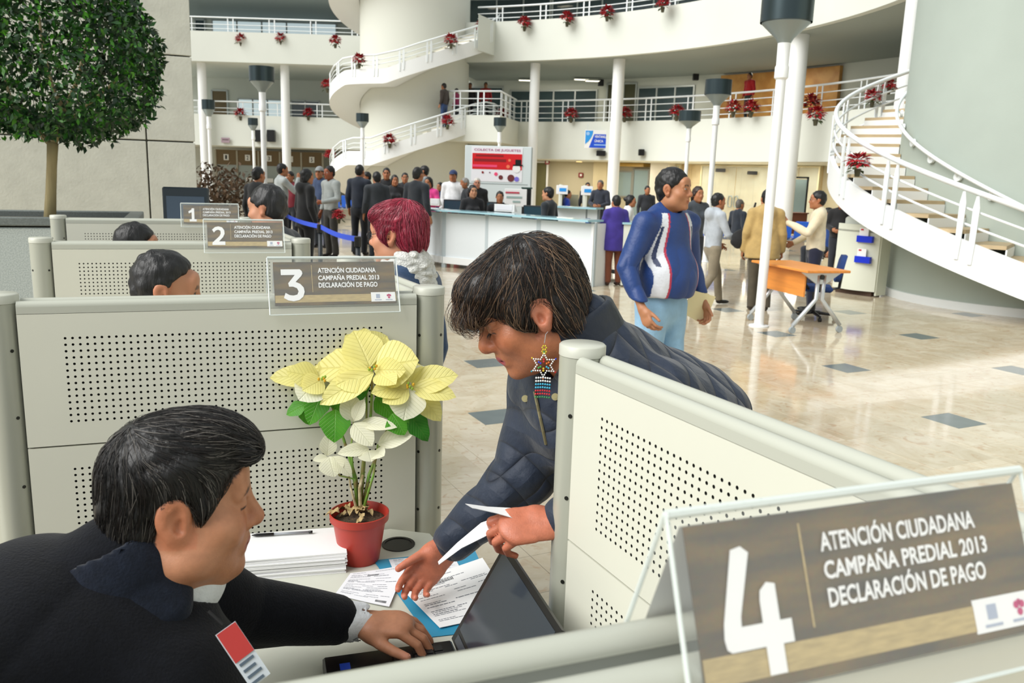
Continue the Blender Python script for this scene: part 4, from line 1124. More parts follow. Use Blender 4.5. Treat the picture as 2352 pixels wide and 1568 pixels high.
# ================================================================== waiting seats
BLUE = mat('blue_plastic_seat', '1f63d6', .4); CHROME = mat('chrome_beam', 'c3c9cc', .25, .8)
SEATM = {}
def seat_shape():
    if SEATM: return
    g = MB(); loops = []
    prof = [(-.02, .44), (-.20, .455), (-.22, .43), (.0, .405), (.16, .41), (.2, .44), (.24, .60), (.30, .86), (.28, .87), (.21, .62), (.17, .46), (.14, .435)]
    prof = [(-.22, .45), (.15, .425), (.2, .46), (.285, .84), (.26, .85), (.17, .49), (.13, .455), (-.22, .475)]
    for x, sc in ((-.225, .97), (-.2, 1), (.2, 1), (.225, .97)):
        loops.append([Vector((x, y, .45 + (z - .45) * sc)) for y, z in prof])
    g.shell(loops); o = g.build('seat_shell', BLUE, None, auto=40); SEATM['s'] = o.data; bpy.data.objects.remove(o)
def seat_row(p, rz, n, label):
    seat_shape()
    o = empty('waiting_seats', (p[0], p[1], 0), rz, label, 'bench', 'blue waiting seats')
    for i in range(n):
        q = link('seat_shell', SEATM['s'], o); q.location = ((i - (n - 1) / 2) * .52, 0, 0)
        for sx in (-.07, .07):
            g = MB(); g.tube([((i - (n - 1) / 2) * .52 + sx, .19, .40), ((i - (n - 1) / 2) * .52 + sx, .25, .56)], .012, 6); g.build('seat_strut', CHROME, o)
    g = MB(); g.tube([(-n * .26, .02, .39), (n * .26, .02, .39)], .03, 8); g.build('beam', CHROME, o)
    for sx in (-1, 1):
        g = MB(); x = sx * (n * .26 - .3); g.tube([(x, -.25, .02), (x, -.1, .06), (x, .02, .37)], .02, 8); g.tube([(x, .28, .02), (x, .14, .06), (x, .02, .37)], .02, 8); g.build('leg', CHROME, o, smooth=True)
        for yy in (-.25, .28):
            g = MB(); g.lathe([(.03, 0), (.03, .02)], (x, yy, 0), n=10); g.build('foot', BLACK, o)
    return o
def seat_px(px, py, n, rz, label, D=None):   # py: where the seat-back base (z .5) shows
    p = gz(px, py, .62) if D is None else gd(px, hor(px), D); return seat_row(p, rz, n, label)
seat_px(1690, 526, 3, math.pi - .1, 'row of blue seats behind the boy in grey hoodie')
seat_px(1842, 530, 3, math.pi - .1, 'row of blue seats behind the man in cream jacket')
seat_px(785, 452, 4, math.pi, 'row of far blue seats at foot of the middle stair', 29)
seat_px(1232, 450, 2, math.pi + .2, 'pair of far blue seats by the glazed bay', 24)
seat_px(1300, 452, 1, -1.5, 'single blue seat at the far enquiry desk', 24.8)
seat_px(1348, 470, 1, math.pi, 'single blue seat next to the suited man', 22.5)

# far enquiry cubicles
for k, (px, D) in enumerate(((1290, 24.5), (1347, 24.0))):
    q = gd(px, hor(px), D); o = empty('enquiry_booth', (q.x, q.y, 0), 0, ['pale enquiry booth with seated visitor in blue', 'pale enquiry booth with a white and blue notice'][k], 'booth')
    g = MB(); g.box((0, .3, .75), (.06, .9, 1.5)); g.build('side_panel', mat('booth_pale', 'cfd2c4', .6), o)
    g = MB(); g.box((.3, .5, .74), (.56, .55, .04)); g.build('worktop', mat('booth_top', 'a7a79b', .5), o)
    g = MB(); g.box((.3, .76, .6), (.56, .03, 1.2)); g.build('back_panel', mat('booth_back', '9d9a80', .6), o)
    g = MB(); g.box((.02, -.17, 1.35), (.34, .02, .26), bev=.02); nt_ = g.build('notice', PAPER, o)
    g = MB(); g.box((.04, -.185, 1.35), (.2, .006, .1)); g.build('print_block', LB, nt_)

# ================================================================== wheeled table
WOODO = mat('orange_beech', 'd98a3c', .45, var=.12, scale=3, stretch=(1, 8, 8)); SILV = mat('silver_leg', 'c6ccd0', .35, .5); WHEEL = mat('caster_grey', '9aa2a4', .4)
fl = gz(1580 + 195, 745, 0)
c_fr = gz(1865, 748, 0); c_bl = gz(1796, 712, 0)
T0 = gz(1748, 601, .74); T1 = gz(1933, 622, .74); Tm = gz(1878, 630, .74)
axT = (gz(1870, 624, .74) - gz(1745, 600, .74)); axT.z = 0; wT = 1.35; axT.normalize()
ctr = (gz(1745, 600, .74) + gz(1933, 622, .74)) / 2; ctr.z = 0
tbl = empty('folding_table', ctr, math.atan2(axT.y, axT.x), 'wheeled table with orange wood top and modesty panel', 'table')
lenT = 1.18; depT = .58
g = MB(); g.box((0, 0, .735), (lenT, depT, .03), bev=.006); g.build('tabletop', WOODO, tbl)
g = MB(); g.box((-.05, -depT / 2 + .12, .56), (lenT - .28, .02, .28)); g.build('modesty_panel', WOODO, tbl)
for sx in (-1, 1):
    x = sx * (lenT / 2 - .14)
    for y0, y1 in ((-.04, -.32), (.04, .32)):
        g = MB(); g.tube([(x, y0, .68), (x, y0, .40), (x, (y0 * 1.6 + y1 * .2), .30), (x, y1, .09)], .025, 8); g.build('leg', SILV, tbl, smooth=True)
        w_ = MB(); w_.tube([(x - .015, y1, .04), (x + .015, y1, .04)], .04, 14); cs_ = w_.build('caster', WHEEL, tbl)
        w_ = MB(); w_.tube([(x, y1, .04), (x, y1, .10)], .014, 8); w_.build('caster_stem', SILV, cs_)
    g = MB(); g.prism([(-.27, .715), (.27, .715), (.06, .58), (-.06, .58)], .03, (x - .015, 0, 0), (0, 1, 0), (0, 0, 1)); g.build('bracket', SILV, tbl)
    g = MB(); g.tube([(x - .03, 0, .66), (x + .03, 0, .66)], .03, 10); g.build('lock_knob', DARK, tbl)
# office chair behind the table
def office_chair(p, rz, label, cloth=None, group='swivel chairs'):
    cl = cloth or mat('navy_chair_cloth', '17366e', .8, bump=.1, bscale=200)
    o = empty('office_chair', (p[0], p[1], 0), rz, label, 'chair', group)
    for k in range(5):
        a = 2 * math.pi * k / 5 + .3
        g = MB(); g.tube([(0, 0, .10), (.3 * math.cos(a), .3 * math.sin(a), .075)], [.03, .018], 8); g.build('base_arm', BLACK, o)
        g = MB(); x, y = .3 * math.cos(a), .3 * math.sin(a); t = Vector((-math.sin(a), math.cos(a), 0)) * .02
        g.tube([Vector((x, y, .03)) - t, Vector((x, y, .03)) + t], .03, 10); g.build('caster', BLACK, o)
    g = MB(); g.tube([(0, 0, .08), (0, 0, .44)], .028, 10); g.build('gas_column', DARK, o)
    g = MB(); g.box((0, 0, .48), (.48, .46, .08), bev=.03); g.build('seat', cl, o)
    g = MB()
    g.shell([[Vector((x, .24 - .04 * abs(x) * 4 * 0 + dy, z)) for x, z in ((-.18 * w, .6 + .4 * t), (.18 * w, .6 + .4 * t))] + [Vector((x, .24 + dy + .07, z)) for x, z in ((.18 * w, .6 + .4 * t), (-.18 * w, .6 + .4 * t))] for t, w, dy in ((0, .7, 0), (.15, 1.1, .01), (.8, 1.2, .05), (1, .8, .07))]); g.build('backrest', cl, o, auto=50)
    g = MB(); g.tube([(0, .18, .46), (0, .32, .5), (0, .34, .75)], .022, 8); g.build('back_stem', BLACK, o)
    for sx in (-1, 1):
        g = MB(); g.tube([(sx * .24, .05, .48), (sx * .3, .05, .55), (sx * .3, .12, .7), (sx * .3, -.14, .7), (sx * .29, -.15, .56), (sx * .24, -.1, .48)], .02, 8); g.build('armrest', BLACK, o, smooth=True)
    return o
q = gz(1856, 731, 0); och = office_chair((q.x + .06, q.y + .02), -math.pi / 2 - .3, 'dark blue swivel chair tucked behind the wheeled table'); och.scale = (.9, .9, .84)
q = gz(1400, 640, 0); office_chair((q.x - .05, q.y + .45), 1.4, 'dark swivel chair at right end of reception, behind woman in purple')

# help desk kiosk ------------------------------------------------------------
k0, k1 = gz(1912, 655, .10), gz(2008, 668, .10)
ks = empty('help_desk', ((k0.x + k1.x) / 2, (k0.y + k1.y) / 2, 0), 0, 'cream curved help desk with two blue leaflet holders', 'help desk')
rel = lambda p: Vector((p.x - ks.location.x, p.y - ks.location.y, 0))
A0, A1 = rel(k0), rel(k1); dk = (A1 - A0); nk = Vector((dk.y, -dk.x, 0)).normalized()
HK = 1.12
loops = []
for i in range(9):
    t = i / 8; p = A0 + dk * t + nk * (.10 * math.sin(math.pi * t)); loops.append([p + Vector((0, 0, .08)), p + Vector((0, 0, HK)), p - nk * .04 + Vector((0, 0, HK)), p - nk * .04 + Vector((0, 0, .08))])
g = MB(); g.shell(loops); g.build('curved_front', mat('kiosk_cream', 'd5d8c8', .5), ks, auto=50)
g = MB(); g.prism([(p[0].x, p[0].y) for p in loops] + [((A1 - nk * .3).x, (A1 - nk * .3).y), ((A0 - nk * .3).x, (A0 - nk * .3).y)], .03, (0, 0, HK - .12)); g.build('worktop', mat('kiosk_top', 'c9cbbf', .5), ks)
g = MB(); g.box((A0 + A1) / 2 - nk * .14 + Vector((0, 0, .04)), (dk.length * .85, .26, .08), rz=math.atan2(dk.y, dk.x)); g.build('plinth', mat('kiosk_plinth', '4a3528', .6), ks)
g = MB(); g.box(A1 - nk * .17 + Vector((0, 0, HK / 2 - .05)), (.03, .28, HK - .14), rz=math.atan2(nk.y, nk.x) + math.pi / 2); g.build('side_panel', mat('kiosk_cream', 'd5d8c8', .5), ks)
for px, py, k in ((1984, 541, 0), (1979, 588, 1)):
    # holder on the curved front
    t = .74; pz = A0 + dk * t + nk * (.10 * math.sin(math.pi * t) + .03)
    z = gy(px, py + 8, pz.y + ks.location.y).z
    g = MB(); g.box(pz + Vector((0, 0, z - .0)), (.26, .06, .10), rz=math.atan2(dk.y, dk.x)); h_ = g.build('leaflet_holder', mat('royal_blue_acrylic', '1130c8', .3), ks)
    g = MB(); g.box(pz - dk.normalized() * .03 + Vector((0, 0, z + .105)), (.15, .015, .13), rz=math.atan2(dk.y, dk.x)); lf = g.build('leaflet', PAPER, h_)
    g = MB(); g.box(pz - dk.normalized() * .06 + nk * .009 + Vector((0, 0, z + .145)), (.045, .004, .025), rz=math.atan2(dk.y, dk.x)); g.build('leaflet_logo', mat('leaflet_red', 'c02438', .5), h_)
# printer and clear box on the kiosk
q = (A0 + dk * .36 - nk * .14); o = empty('desk_printer', (ks.location.x + q.x, ks.location.y + q.y, HK - .09), math.atan2(dk.y, dk.x), 'pale desktop printer on the help desk', 'printer')
g = MB(); g.box((0, 0, .1), (.36, .26, .2), bev=.03); g.build('housing', mat('printer_pale', 'c9cec6', .5), o); g = MB(); g.box((0, -.16, .06), (.28, .04, .02)); g.build('paper_tray', mat('tray_grey', '868c8a', .5), o); g = MB(); g.box((.14, -.152, .14), (.05, .01, .03)); g.build('control_pad', DARK, o)
q = (A0 + dk * .86 - nk * .12); o = empty('acrylic_box', (ks.location.x + q.x, ks.location.y + q.y, HK - .09), math.atan2(dk.y, dk.x), 'clear acrylic suggestion box on the help desk', 'box')
g = MB(); g.box((0, 0, .15), (.26, .2, .30), bev=.004); g.build('clear_walls', mat('acrylic_box_clear', 'd5dde2', .1, alpha=.5), o); g = MB(); g.box((0, 0, .305), (.27, .21, .012)); g.build('lid', ACRE, o); g = MB(); g.box((0, 0, .08), (.2, .15, .12)); g.build('slips', PAPER2, o)
# tall display frame near the glass doors
a, p = chit(1838, CC, 19.5); o = empty('display_stand', (p.x, p.y, 0), 0, 'tall dark framed display stand by the glass doors', 'display stand')
g = MB(); g.box((-.26, 0, 1.0), (.06, .06, 2.0)); g.build('upright', DARK, o); g = MB(); g.box((.26, 0, 1.0), (.06, .06, 2.0)); g.build('upright', DARK, o); g = MB(); g.box((0, 0, 1.97), (.58, .06, .06)); g.build('crossbar', DARK, o); g = MB(); g.box((0, 0, 1.2), (.46, .02, 1.4)); g.build('panel', GLASSL, o); g = MB(); g.box((0, 0, .03), (.7, .4, .06)); g.build('base', DARK, o)
a, p = chit(1815, CC, 18.2); o = empty('brown_desk', (p.x, p.y, 0), .2, 'brown wooden desk in front of the thick column', 'desk')
g = MB(); g.box((0, 0, .74), (1.3, .6, .04), bev=.005); g.build('top', mat('brown_wood', '5e3524', .5), o); g = MB(); g.box((0, -.25, .38), (1.2, .03, .7)); g.build('front_panel', mat('brown_wood', '5e3524', .5), o)
for sx in (-1, 1):
    g = MB(); g.box((sx * .6, 0, .36), (.04, .5, .72)); g.build('side_panel', mat('brown_wood', '5e3524', .5), o)

# ================================================================== queue barrier
b0 = gz(648, 490, .98); b1 = gz(735, 520, .98); b2 = gz(822, 549, .98)
BELT = mat('blue_webbing', '2e53d8', .6)
def stanchion(p, label):
    o = empty('queue_post', (p.x, p.y, 0), 0, label, 'barrier post', 'queue barrier')
    g = MB(); g.lathe([(.16, 0), (.16, .02), (.05, .04)], n=20); g.build('base', DARK, o, auto=40); g = MB(); g.lathe([(.03, .03), (.03, .92)], n=14); g.build('pole', mat('barrier_black', '1c2328', .4), o, smooth=True)
    g = MB(); g.lathe([(.04, .9), (.04, 1.0), (.03, 1.01)], n=14); g.build('belt_head', BLACK, o, auto=40)
Pq = [b0, b1, b2]
for p, lab in zip(Pq, ('queue barrier post nearest to sign 2', 'queue barrier post before the visitor in black hood', 'queue barrier post behind the red-haired woman')): stanchion(p, lab)
for i in range(2):
    A, B = Pq[i], Pq[i + 1]; o = empty('barrier_belt', A, 0, ['blue barrier belt, far half', 'blue barrier belt, near half behind the red hair'][i], 'barrier belt', 'queue barrier')
    d = B - A; g = MB(); loops = []
    for k in range(9):
        t = k / 8; c = d * t - Vector((0, 0, .03 * math.sin(math.pi * t)))
        n_ = Vector((d.y, -d.x, 0)).normalized() * .0015
        loops.append([c + Vector((0, 0, .03)) - n_, c + Vector((0, 0, .03)) + n_, c - Vector((0, 0, .03)) + n_, c - Vector((0, 0, .03)) - n_])
    g.shell(loops); g.build('webbing', BELT, o)
    g = MB(); g.box(d.normalized() * .045, (.02, .012, .07), rz=math.atan2(d.y, d.x)); g.build('belt_clip', BLACK, o)

# ================================================================== planter, monitor, blue chair at left
GRAN = mat('grey_granite', '9fa9a7', .6, var=.25, scale=120, col2='c3cbc8', bump=.05, bscale=120)
pc = gy(40, 500, 6.9); zP = pc.z
o = empty('stone_planter', (pc.x - .6, pc.y + .4, 0), math.atan2(dW.y, dW.x), 'grey granite planter holding the clipped tree', 'planter')
g = MB(); g.box((0, 0, zP / 2 - .04), (2.6, 1.2, zP - .08), bev=.01); g.build('granite_body', GRAN, o)
g = MB()
for c, sz in (((0, -.56, zP - .03), (2.64, .12, .07)), ((0, .56, zP - .03), (2.64, .12, .07)), ((-1.26, 0, zP - .03), (.12, 1.0, .07)), ((1.26, 0, zP - .03), (.12, 1.0, .07))): g.box(c, sz, bev=.008)
g.build('rim', mat('granite_rim', '6d7472', .5, var=.2, scale=80), o)
g = MB(); g.box((0, 0, zP - .08), (2.4, 1.0, .06)); g.build('soil', mat('dark_soil', '3a2e22', .95, bump=.5, bscale=60), o)
# monitor box near sign 1
q = gz(425, 494, 1.0); D = 7.6; q = gy(428, 470, D)
mo = empty('desk_monitor', (q.x, q.y, 0.76), 0.15, 'dark slate monitor standing behind sign 1', 'monitor')
hM = q.z - .76
g = MB(); g.box((0, 0, gy(428, 430, D).z - .76 - .16), (.40, .05, .32), bev=.012); g.build('housing', mat('slate_plastic', '22303a', .4), mo)
g = MB(); g.box((.0, -.028, gy(428, 430, D).z - .76 - .19), (.33, .004, .22)); g.build('screen', mat('slate_screen', '44566a', .3), mo)
g = MB(); g.box((0, 0, .2), (.06, .04, .36)); g.build('neck', DARK, mo); g = MB(); g.box((0, 0, .01), (.24, .2, .02)); g.build('foot', DARK, mo)
q = S(-.35, .4, 0, posts[1] - _e * SP); q = Vector((mo.location.x, mo.location.y, 0)); o = empty('monitor_table', (q.x, q.y, 0), .15, 'pale table under the slate monitor', 'table')
g = MB(); g.box((0, 0, .745), (.62, .4, .028)); g.build('tabletop', DESK, o)
for sx in (-1, 1):
    for sy in (-1, 1): g = MB(); g.box((sx * .27, sy * .16, .365), (.04, .04, .73)); g.build('leg', SILV, o)
# ================================================================== implicit surfaces
f32 = np.float32
def A3(p): return np.array(tuple(p), f32)
def smin(a, b, k):
    if k <= 0: return np.minimum(a, b)
    h = np.maximum(k - np.abs(a - b), 0) / k
    return np.minimum(a, b) - h * h * k * .25
def smax(a, b, k): return -smin(-a, -b, k)
def cone(a, b, ra, rb, flat=None):
    """round cone; flat=(axis, factor): cross-section scaled by factor along axis (factor<1 is thinner)"""
    a = A3(a); b = A3(b); ab = b - a; L2 = float(ab @ ab) + 1e-9
    if flat is not None:
        ax = A3(flat[0]); ax = ax / np.linalg.norm(ax); ax = ax - ab * float(ax @ ab) / L2; nn = np.linalg.norm(ax)
        ax = ax / nn if nn > 1e-6 else ax; fk = f32(flat[1])
    def f(P):
        q = P - a; t = np.clip(q @ ab / f32(L2), 0, 1)
        r = q - t[:, None] * ab
        if flat is not None:
            u = r @ ax; r = r + (u * (1 / fk - 1))[:, None] * ax
            d = np.sqrt((r * r).sum(1)) - (ra + (rb - ra) * t)
            return d * min(1.0, float(fk) * .5 + .5)
        return np.sqrt((r * r).sum(1)) - (ra + (rb - ra) * t)
    return f
def ell(c, r, Rm=None):
    c = A3(c); r = A3(r); r2 = r * r
    M = None if Rm is None else np.array(Rm, f32)
    def f(P):
        q = P - c
        if M is not None: q = q @ M     # columns are local axes
        k0 = np.sqrt(((q / r) ** 2).sum(1)); k1 = np.sqrt(((q / r2) ** 2).sum(1)) + 1e-9
        return k0 * (k0 - 1) / k1
    return f
def sph(c, r):
    c = A3(c)
    return lambda P: np.sqrt(((P - c) ** 2).sum(1)) - f32(r)
def chain(pts, rs, flat=None):
    fs = [cone(pts[i], pts[i + 1], rs[i], rs[i + 1], flat) for i in range(len(pts) - 1)]
    def f(P):
        d = fs[0](P)
        for g in fs[1:]: d = np.minimum(d, g(P))
        return d
    return f
class Sd:
    """ordered list of (op, fn, k): 'u' smooth union, 's' smooth subtract, 'i' smooth intersect"""
    def __init__(s): s.l = []
    def u(s, f, k=.02): s.l.append(('u', f, k)); return s
    def s_(s, f, k=.01): s.l.append(('s', f, k)); return s
    def i(s, f, k=.01): s.l.append(('i', f, k)); return s
    def __call__(s, P):
        d = None
        for op, f, k in s.l:
            v = f(P)
            if d is None: d = v
            elif op == 'u': d = smin(d, v, k)
            elif op == 's': d = smax(d, -v, k)
            else: d = smax(d, v, k)
        return d
def bounded(f, c, r, m=.03):
    """evaluate f only near its bounding sphere; elsewhere the distance to that sphere"""
    c = A3(c)
    def g(P):
        d = np.sqrt(((P - c) ** 2).sum(1)) - f32(r); out = d + f32(m); k = d < m
        if k.any(): out[k] = f(P[k])
        return out
    return g
def xform(f, c, Rm):
    """evaluate f in a local frame: columns of Rm are the local axes, c the origin"""
    c = A3(c); M = np.array(Rm, f32)
    return lambda P: f((P - c) @ M)
def wrinkle(f, amp, sc, seed=0, stretch=(1, 1, 1)):
    rs = np.random.RandomState(seed); K = rs.normal(size=(7, 3)).astype(f32) * sc * np.array(stretch, f32); ph = rs.uniform(0, 6.28, 7).astype(f32)
    def g(P):
        d = f(P); n = np.zeros(len(P), f32)
        w = P + .35 / sc * np.sin(P[:, [1, 2, 0]] * sc * .8 + 1.3)
        for i in range(7): n += np.sin(w @ K[i] + ph[i])
        n = n / 3.5
        return d + amp * (1 - np.abs(n)) * np.sign(.5) - amp * .5
    return g
def nets(f, lo, hi, h):
    lo = np.array(lo, f32); hi = np.array(hi, f32); c = 4
    n = np.ceil((hi - lo) / (h * c)).astype(int) + 1
    gx = [lo[i] + np.arange(n[i] + 1, dtype=f32) * h * c for i in range(3)]
    G = np.stack(np.meshgrid(*gx, indexing='ij'), -1).reshape(-1, 3)
    V = f(G).reshape(n + 1).astype(f32)
    cs = [V[a:a + n[0], b:b + n[1], e:e + n[2]] for a in (0, 1) for b in (0, 1) for e in (0, 1)]
    mn = np.minimum.reduce(cs); mx = np.maximum.reduce(cs); ab = np.minimum.reduce([np.abs(x) for x in cs])
    act = (ab < h * c * .98) | ((mn < 0) & (mx > 0))
    N = n * c + 1
    Df = np.repeat(np.repeat(np.repeat(V, c, 0), c, 1), c, 2)[:N[0], :N[1], :N[2]].copy()
    m_ = np.zeros(N, bool); a_ = np.repeat(np.repeat(np.repeat(act, c, 0), c, 1), c, 2)
    m_[:-1, :-1, :-1] |= a_; m_[1:, :-1, :-1] |= a_; m_[:-1, 1:, :-1] |= a_; m_[:-1, :-1, 1:] |= a_
    m_[1:, 1:, :-1] |= a_; m_[1:, :-1, 1:] |= a_; m_[:-1, 1:, 1:] |= a_; m_[1:, 1:, 1:] |= a_
    idx = np.argwhere(m_)
    if len(idx):
        P = lo + idx.astype(f32) * h
        vals = np.empty(len(P), f32)
        for s in range(0, len(P), 200000): vals[s:s + 200000] = f(P[s:s + 200000])
        Df[m_] = vals
    S_ = Df < 0
    # cells
    cor = [(a, b, e) for a in (0, 1) for b in (0, 1) for e in (0, 1)]
    M0, M1, M2 = N - 1
    cnt = np.zeros((M0, M1, M2), np.int8)
    for a, b, e in cor: cnt += S_[a:a + M0, b:b + M1, e:e + M2]
    cell = np.argwhere((cnt > 0) & (cnt < 8))
    if not len(cell): return np.zeros((0, 3)), np.zeros((0, 4), int)
    vid = -np.ones((M0, M1, M2), np.int64); vid[tuple(cell.T)] = np.arange(len(cell))
    cv = [Df[cell[:, 0] + a, cell[:, 1] + b, cell[:, 2] + e] for a, b, e in cor]
    acc = np.zeros((len(cell), 3), f32); num = np.zeros(len(cell), f32)
    for i in range(8):
        for ax in range(3):
            o = cor[i]
            if o[ax]: continue
            o2 = list(o); o2[ax] = 1; j = cor.index(tuple(o2))
            va, vb = cv[i], cv[j]; x = (va < 0) != (vb < 0)
            t = np.where(x, va / np.where(np.abs(va - vb) < 1e-12, 1e-12, va - vb), 0)
            p = np.tile(np.array(o, f32), (len(cell), 1)); p[:, ax] += t
            acc += p * x[:, None]; num += x
    vert = lo + (cell + acc / num[:, None]) * h
    quads = []
    for ax in range(3):
        sl0 = [slice(None)] * 3; sl1 = [slice(None)] * 3
        sl0[ax] = slice(0, -1); sl1[ax] = slice(1, None)
        s0 = S_[tuple(sl0)]; s1 = S_[tuple(sl1)]
        e = np.argwhere(s0 != s1)
        b_, c_ = [(1, 2), (2, 0), (0, 1)][ax]
        ok = (e[:, b_] > 0) & (e[:, c_] > 0) & (e[:, b_] < N[b_] - 1) & (e[:, c_] < N[c_] - 1); e = e[ok]
        ins = s0[tuple(e.T)]
        def cid(db, dc):
            q = e.copy(); q[:, b_] += db; q[:, c_] += dc; return vid[tuple(q.T)]
        q = np.stack([cid(-1, -1), cid(0, -1), cid(0, 0), cid(-1, 0)], 1)
        q[~ins] = q[~ins][:, ::-1]
        quads.append(q)
    return vert, np.concatenate(quads)
def sdf_obj(name, f, lo, hi, h, M, parent, colfn=None, mats=None, matfn=None, relax=1):
    v, q = nets(f, lo, hi, h)
    for _ in range(relax):   # project onto the surface for a smoother skin
        e = h * .5; d = f(v.astype(f32)); g = np.stack([f((v + np.array(o_)).astype(f32)) for o_ in ((e, 0, 0), (0, e, 0), (0, 0, e))], 1) - d[:, None]
        gl = np.linalg.norm(g, axis=1, keepdims=True) + 1e-9
        v = v - np.clip(d / (gl[:, 0] / e), -h * .7, h * .7)[:, None] * (g / gl)
    me = bpy.data.meshes.new(name)
    me.vertices.add(len(v)); me.vertices.foreach_set('co', v.astype(f32).ravel())
    me.loops.add(len(q) * 4); me.loops.foreach_set('vertex_index', q.astype(np.int32).ravel())
    me.polygons.add(len(q)); me.polygons.foreach_set('loop_start', np.arange(len(q), dtype=np.int32) * 4)
    me.polygons.foreach_set('use_smooth', np.ones(len(q), bool))
    for mm in (mats or [M]): me.materials.append(mm)
    if matfn is not None:
        me.polygons.foreach_set('material_index', matfn(v[q].mean(1)).astype(np.int32))
    me.update(calc_edges=True)
    if colfn is not None:
        at = me.attributes.new('Col', 'FLOAT_COLOR', 'POINT'); c = colfn(v)
        at.data.foreach_set('color', np.concatenate([c, np.ones((len(c), 1))], 1).astype(f32).ravel())
    return link(name, me, parent)

# ------------------------------------------------------------------ anatomy
def head_sdf(nose=1.0, fat=0.0, ears=True, brow=1.0, detail=True):
    """head in its own frame: x right, y forward, z up; origin between the ears"""
    s = Sd()
    s.u(ell((0, -.014, .038), (.074, .096, .084)))
    s.u(ell((0, .026, -.034), (.060 + fat * .014, .068, .084)), .03)
    s.u(ell((0, .050, -.090), (.036 + fat * .012, .036, .028)), .03)
    s.u(ell((0, .080, .052), (.050, .018, .028)), .03)
    for sx in (-1, 1):
        s.u(ell((sx * .040, .058, -.024), (.027 + fat * .01, .030, .028)), .025)
        s.u(ell((sx * (.045 + fat * .01), .012, -.068), (.022 + fat * .012, .042, .03)), .03)
    s.u(cone((-.036, .083, .030), (.036, .083, .030), .0115 * brow, .0115 * brow), .014)
    for sx in (-1, 1):
        s.s_(ell((sx * .032, .108, .010), (.020, .020, .014)), .016)
        s.u(ell((sx * .031, .079, .009), (.0165, .0150, .0135)), .005)
        s.u(cone((sx * .046, .078, .022), (sx * .018, .091, .021), .0055, .0055), .008)
    s.u(cone((0, .090, .024), (0, .112, -.020), .0085, .0120 * nose), .016)
    s.u(sph((0, .110, -.024), .0125 * nose), .008)
    for sx in (-1, 1):
        s.u(ell((sx * .0135, .098, -.029), (.0085, .0115, .0090)), .007)
        if detail: s.s_(ell((sx * .0075, .104, -.0365), (.0040, .0065, .0045)), .003)
    s.u(ell((0, .083, -.058), (.024, .018, .020)), .02)
    s.u(cone((-.019, .090, -.0570), (.019, .090, -.0570), .0042, .0042), .008)
    s.u(cone((0, .0965, -.0565), (0, .0965, -.0565), .0068, .0068), .012)
    s.u(cone((-.016, .0905, -.0700), (.016, .0905, -.0700), .0060, .0060), .008)
    s.s_(cone((-.022, .0985, -.0633), (.022, .0985, -.0633), .0022, .0022), .003)
    s.u(ell((0, .083, -.099), (.020, .016, .016)), .018)
    if ears:
        for sx in (-1, 1):
            c, n_ = (sx * .0765, -.010, .000), None
            e = Sd(); e.u(ell((sx * .0795, -.013, .008), (.0095, .0245, .0300))); e.u(ell((sx * .0775, -.006, -.024), (.0080, .0130, .0165)), .014)
            if detail:
                e.s_(ell((sx * .0905, -.012, .009), (.0085, .0165, .0210)), .004); e.s_(ell((sx * .086, -.004, -.007), (.0105, .0095, .0115)), .004)
                e.u(ell((sx * .0790, .0035, -.004), (.0045, .0042, .0085)), .005)
                e.u(chain([(sx * .0835, -.024, -.004), (sx * .0840, -.022, .014), (sx * .0830, -.012, .023)], [.0028, .0032, .0026]), .004)
            s.u(e, .008)
    return s
def head_color(skin, lip=None, browc=None, eye=True, closed=False, stub=0.0, hairc=None, flush=0.0):
    sk = np.array(lin(skin)); lp = np.array(lin(lip)) if lip else sk * np.array([.80, .55, .52])
    bc = np.array(lin(browc or '1d1612')); 
    def f(L):
        n = len(L); c = np.tile(sk, (n, 1))
        x, y, z = np.abs(L[:, 0]), L[:, 1], L[:, 2]
        def mix(m, col): 
            m = np.clip(m, 0, 1)[:, None]; c[:] = c * (1 - m) + np.array(col) * m
        # warm cheeks, nose, ears
        mix((.45 + flush) * np.exp(-(((x - .042) / .022) ** 2 + ((z + .02) / .022) ** 2)) * (y > .03), sk * np.array([1.0, .72, .66]))
        mix((.45 + flush) * np.exp(-((x / .015) ** 2 + ((z + .026) / .014) ** 2)) * (y > .09), sk * np.array([1.0, .70, .64]))
        mix((.35 + flush) * (x > .068) * (y < .02) * (np.abs(z) < .04), sk * np.array([1.0, .68, .60]))
        # lips
        lm = ((x / .0245) ** 2 + ((z + .0635) / .0125) ** 2 < 1) & (y > .078)
        mix(lm * .85, lp)
        if stub: mix(stub * ((z < -.045) & (y > .0)).astype(float), sk * .62)
        # brows
        bz = .031 + .004 * np.sin(np.clip((x - .012) / .038, 0, 1) * 3.14)
        mix(.75 * ((x > .013) & (x < .047) & (np.abs(z - bz) < .0050) & (y > .055)), bc)
        if eye:
            ex = ((x - .031) / .0135) ** 2 + ((z - .010) / .0052) ** 2
            if not closed:
                mix((ex < 1) & (y > .07), (.55, .53, .50)); mix((((x - .031) / .0058) ** 2 + ((z - .010) / .0058) ** 2 < 1) & (ex < 1) & (y > .07), (.03, .018, .012))
            mix((np.abs(z - (.0045 if closed else .0155) + .12 * (x - .031) ** 2 * 60 * .1) < .0016) & (np.abs(x - .031) < .015) & (y > .07), (.02, .013, .01))
        if hairc is not None: pass
        return c
    return f
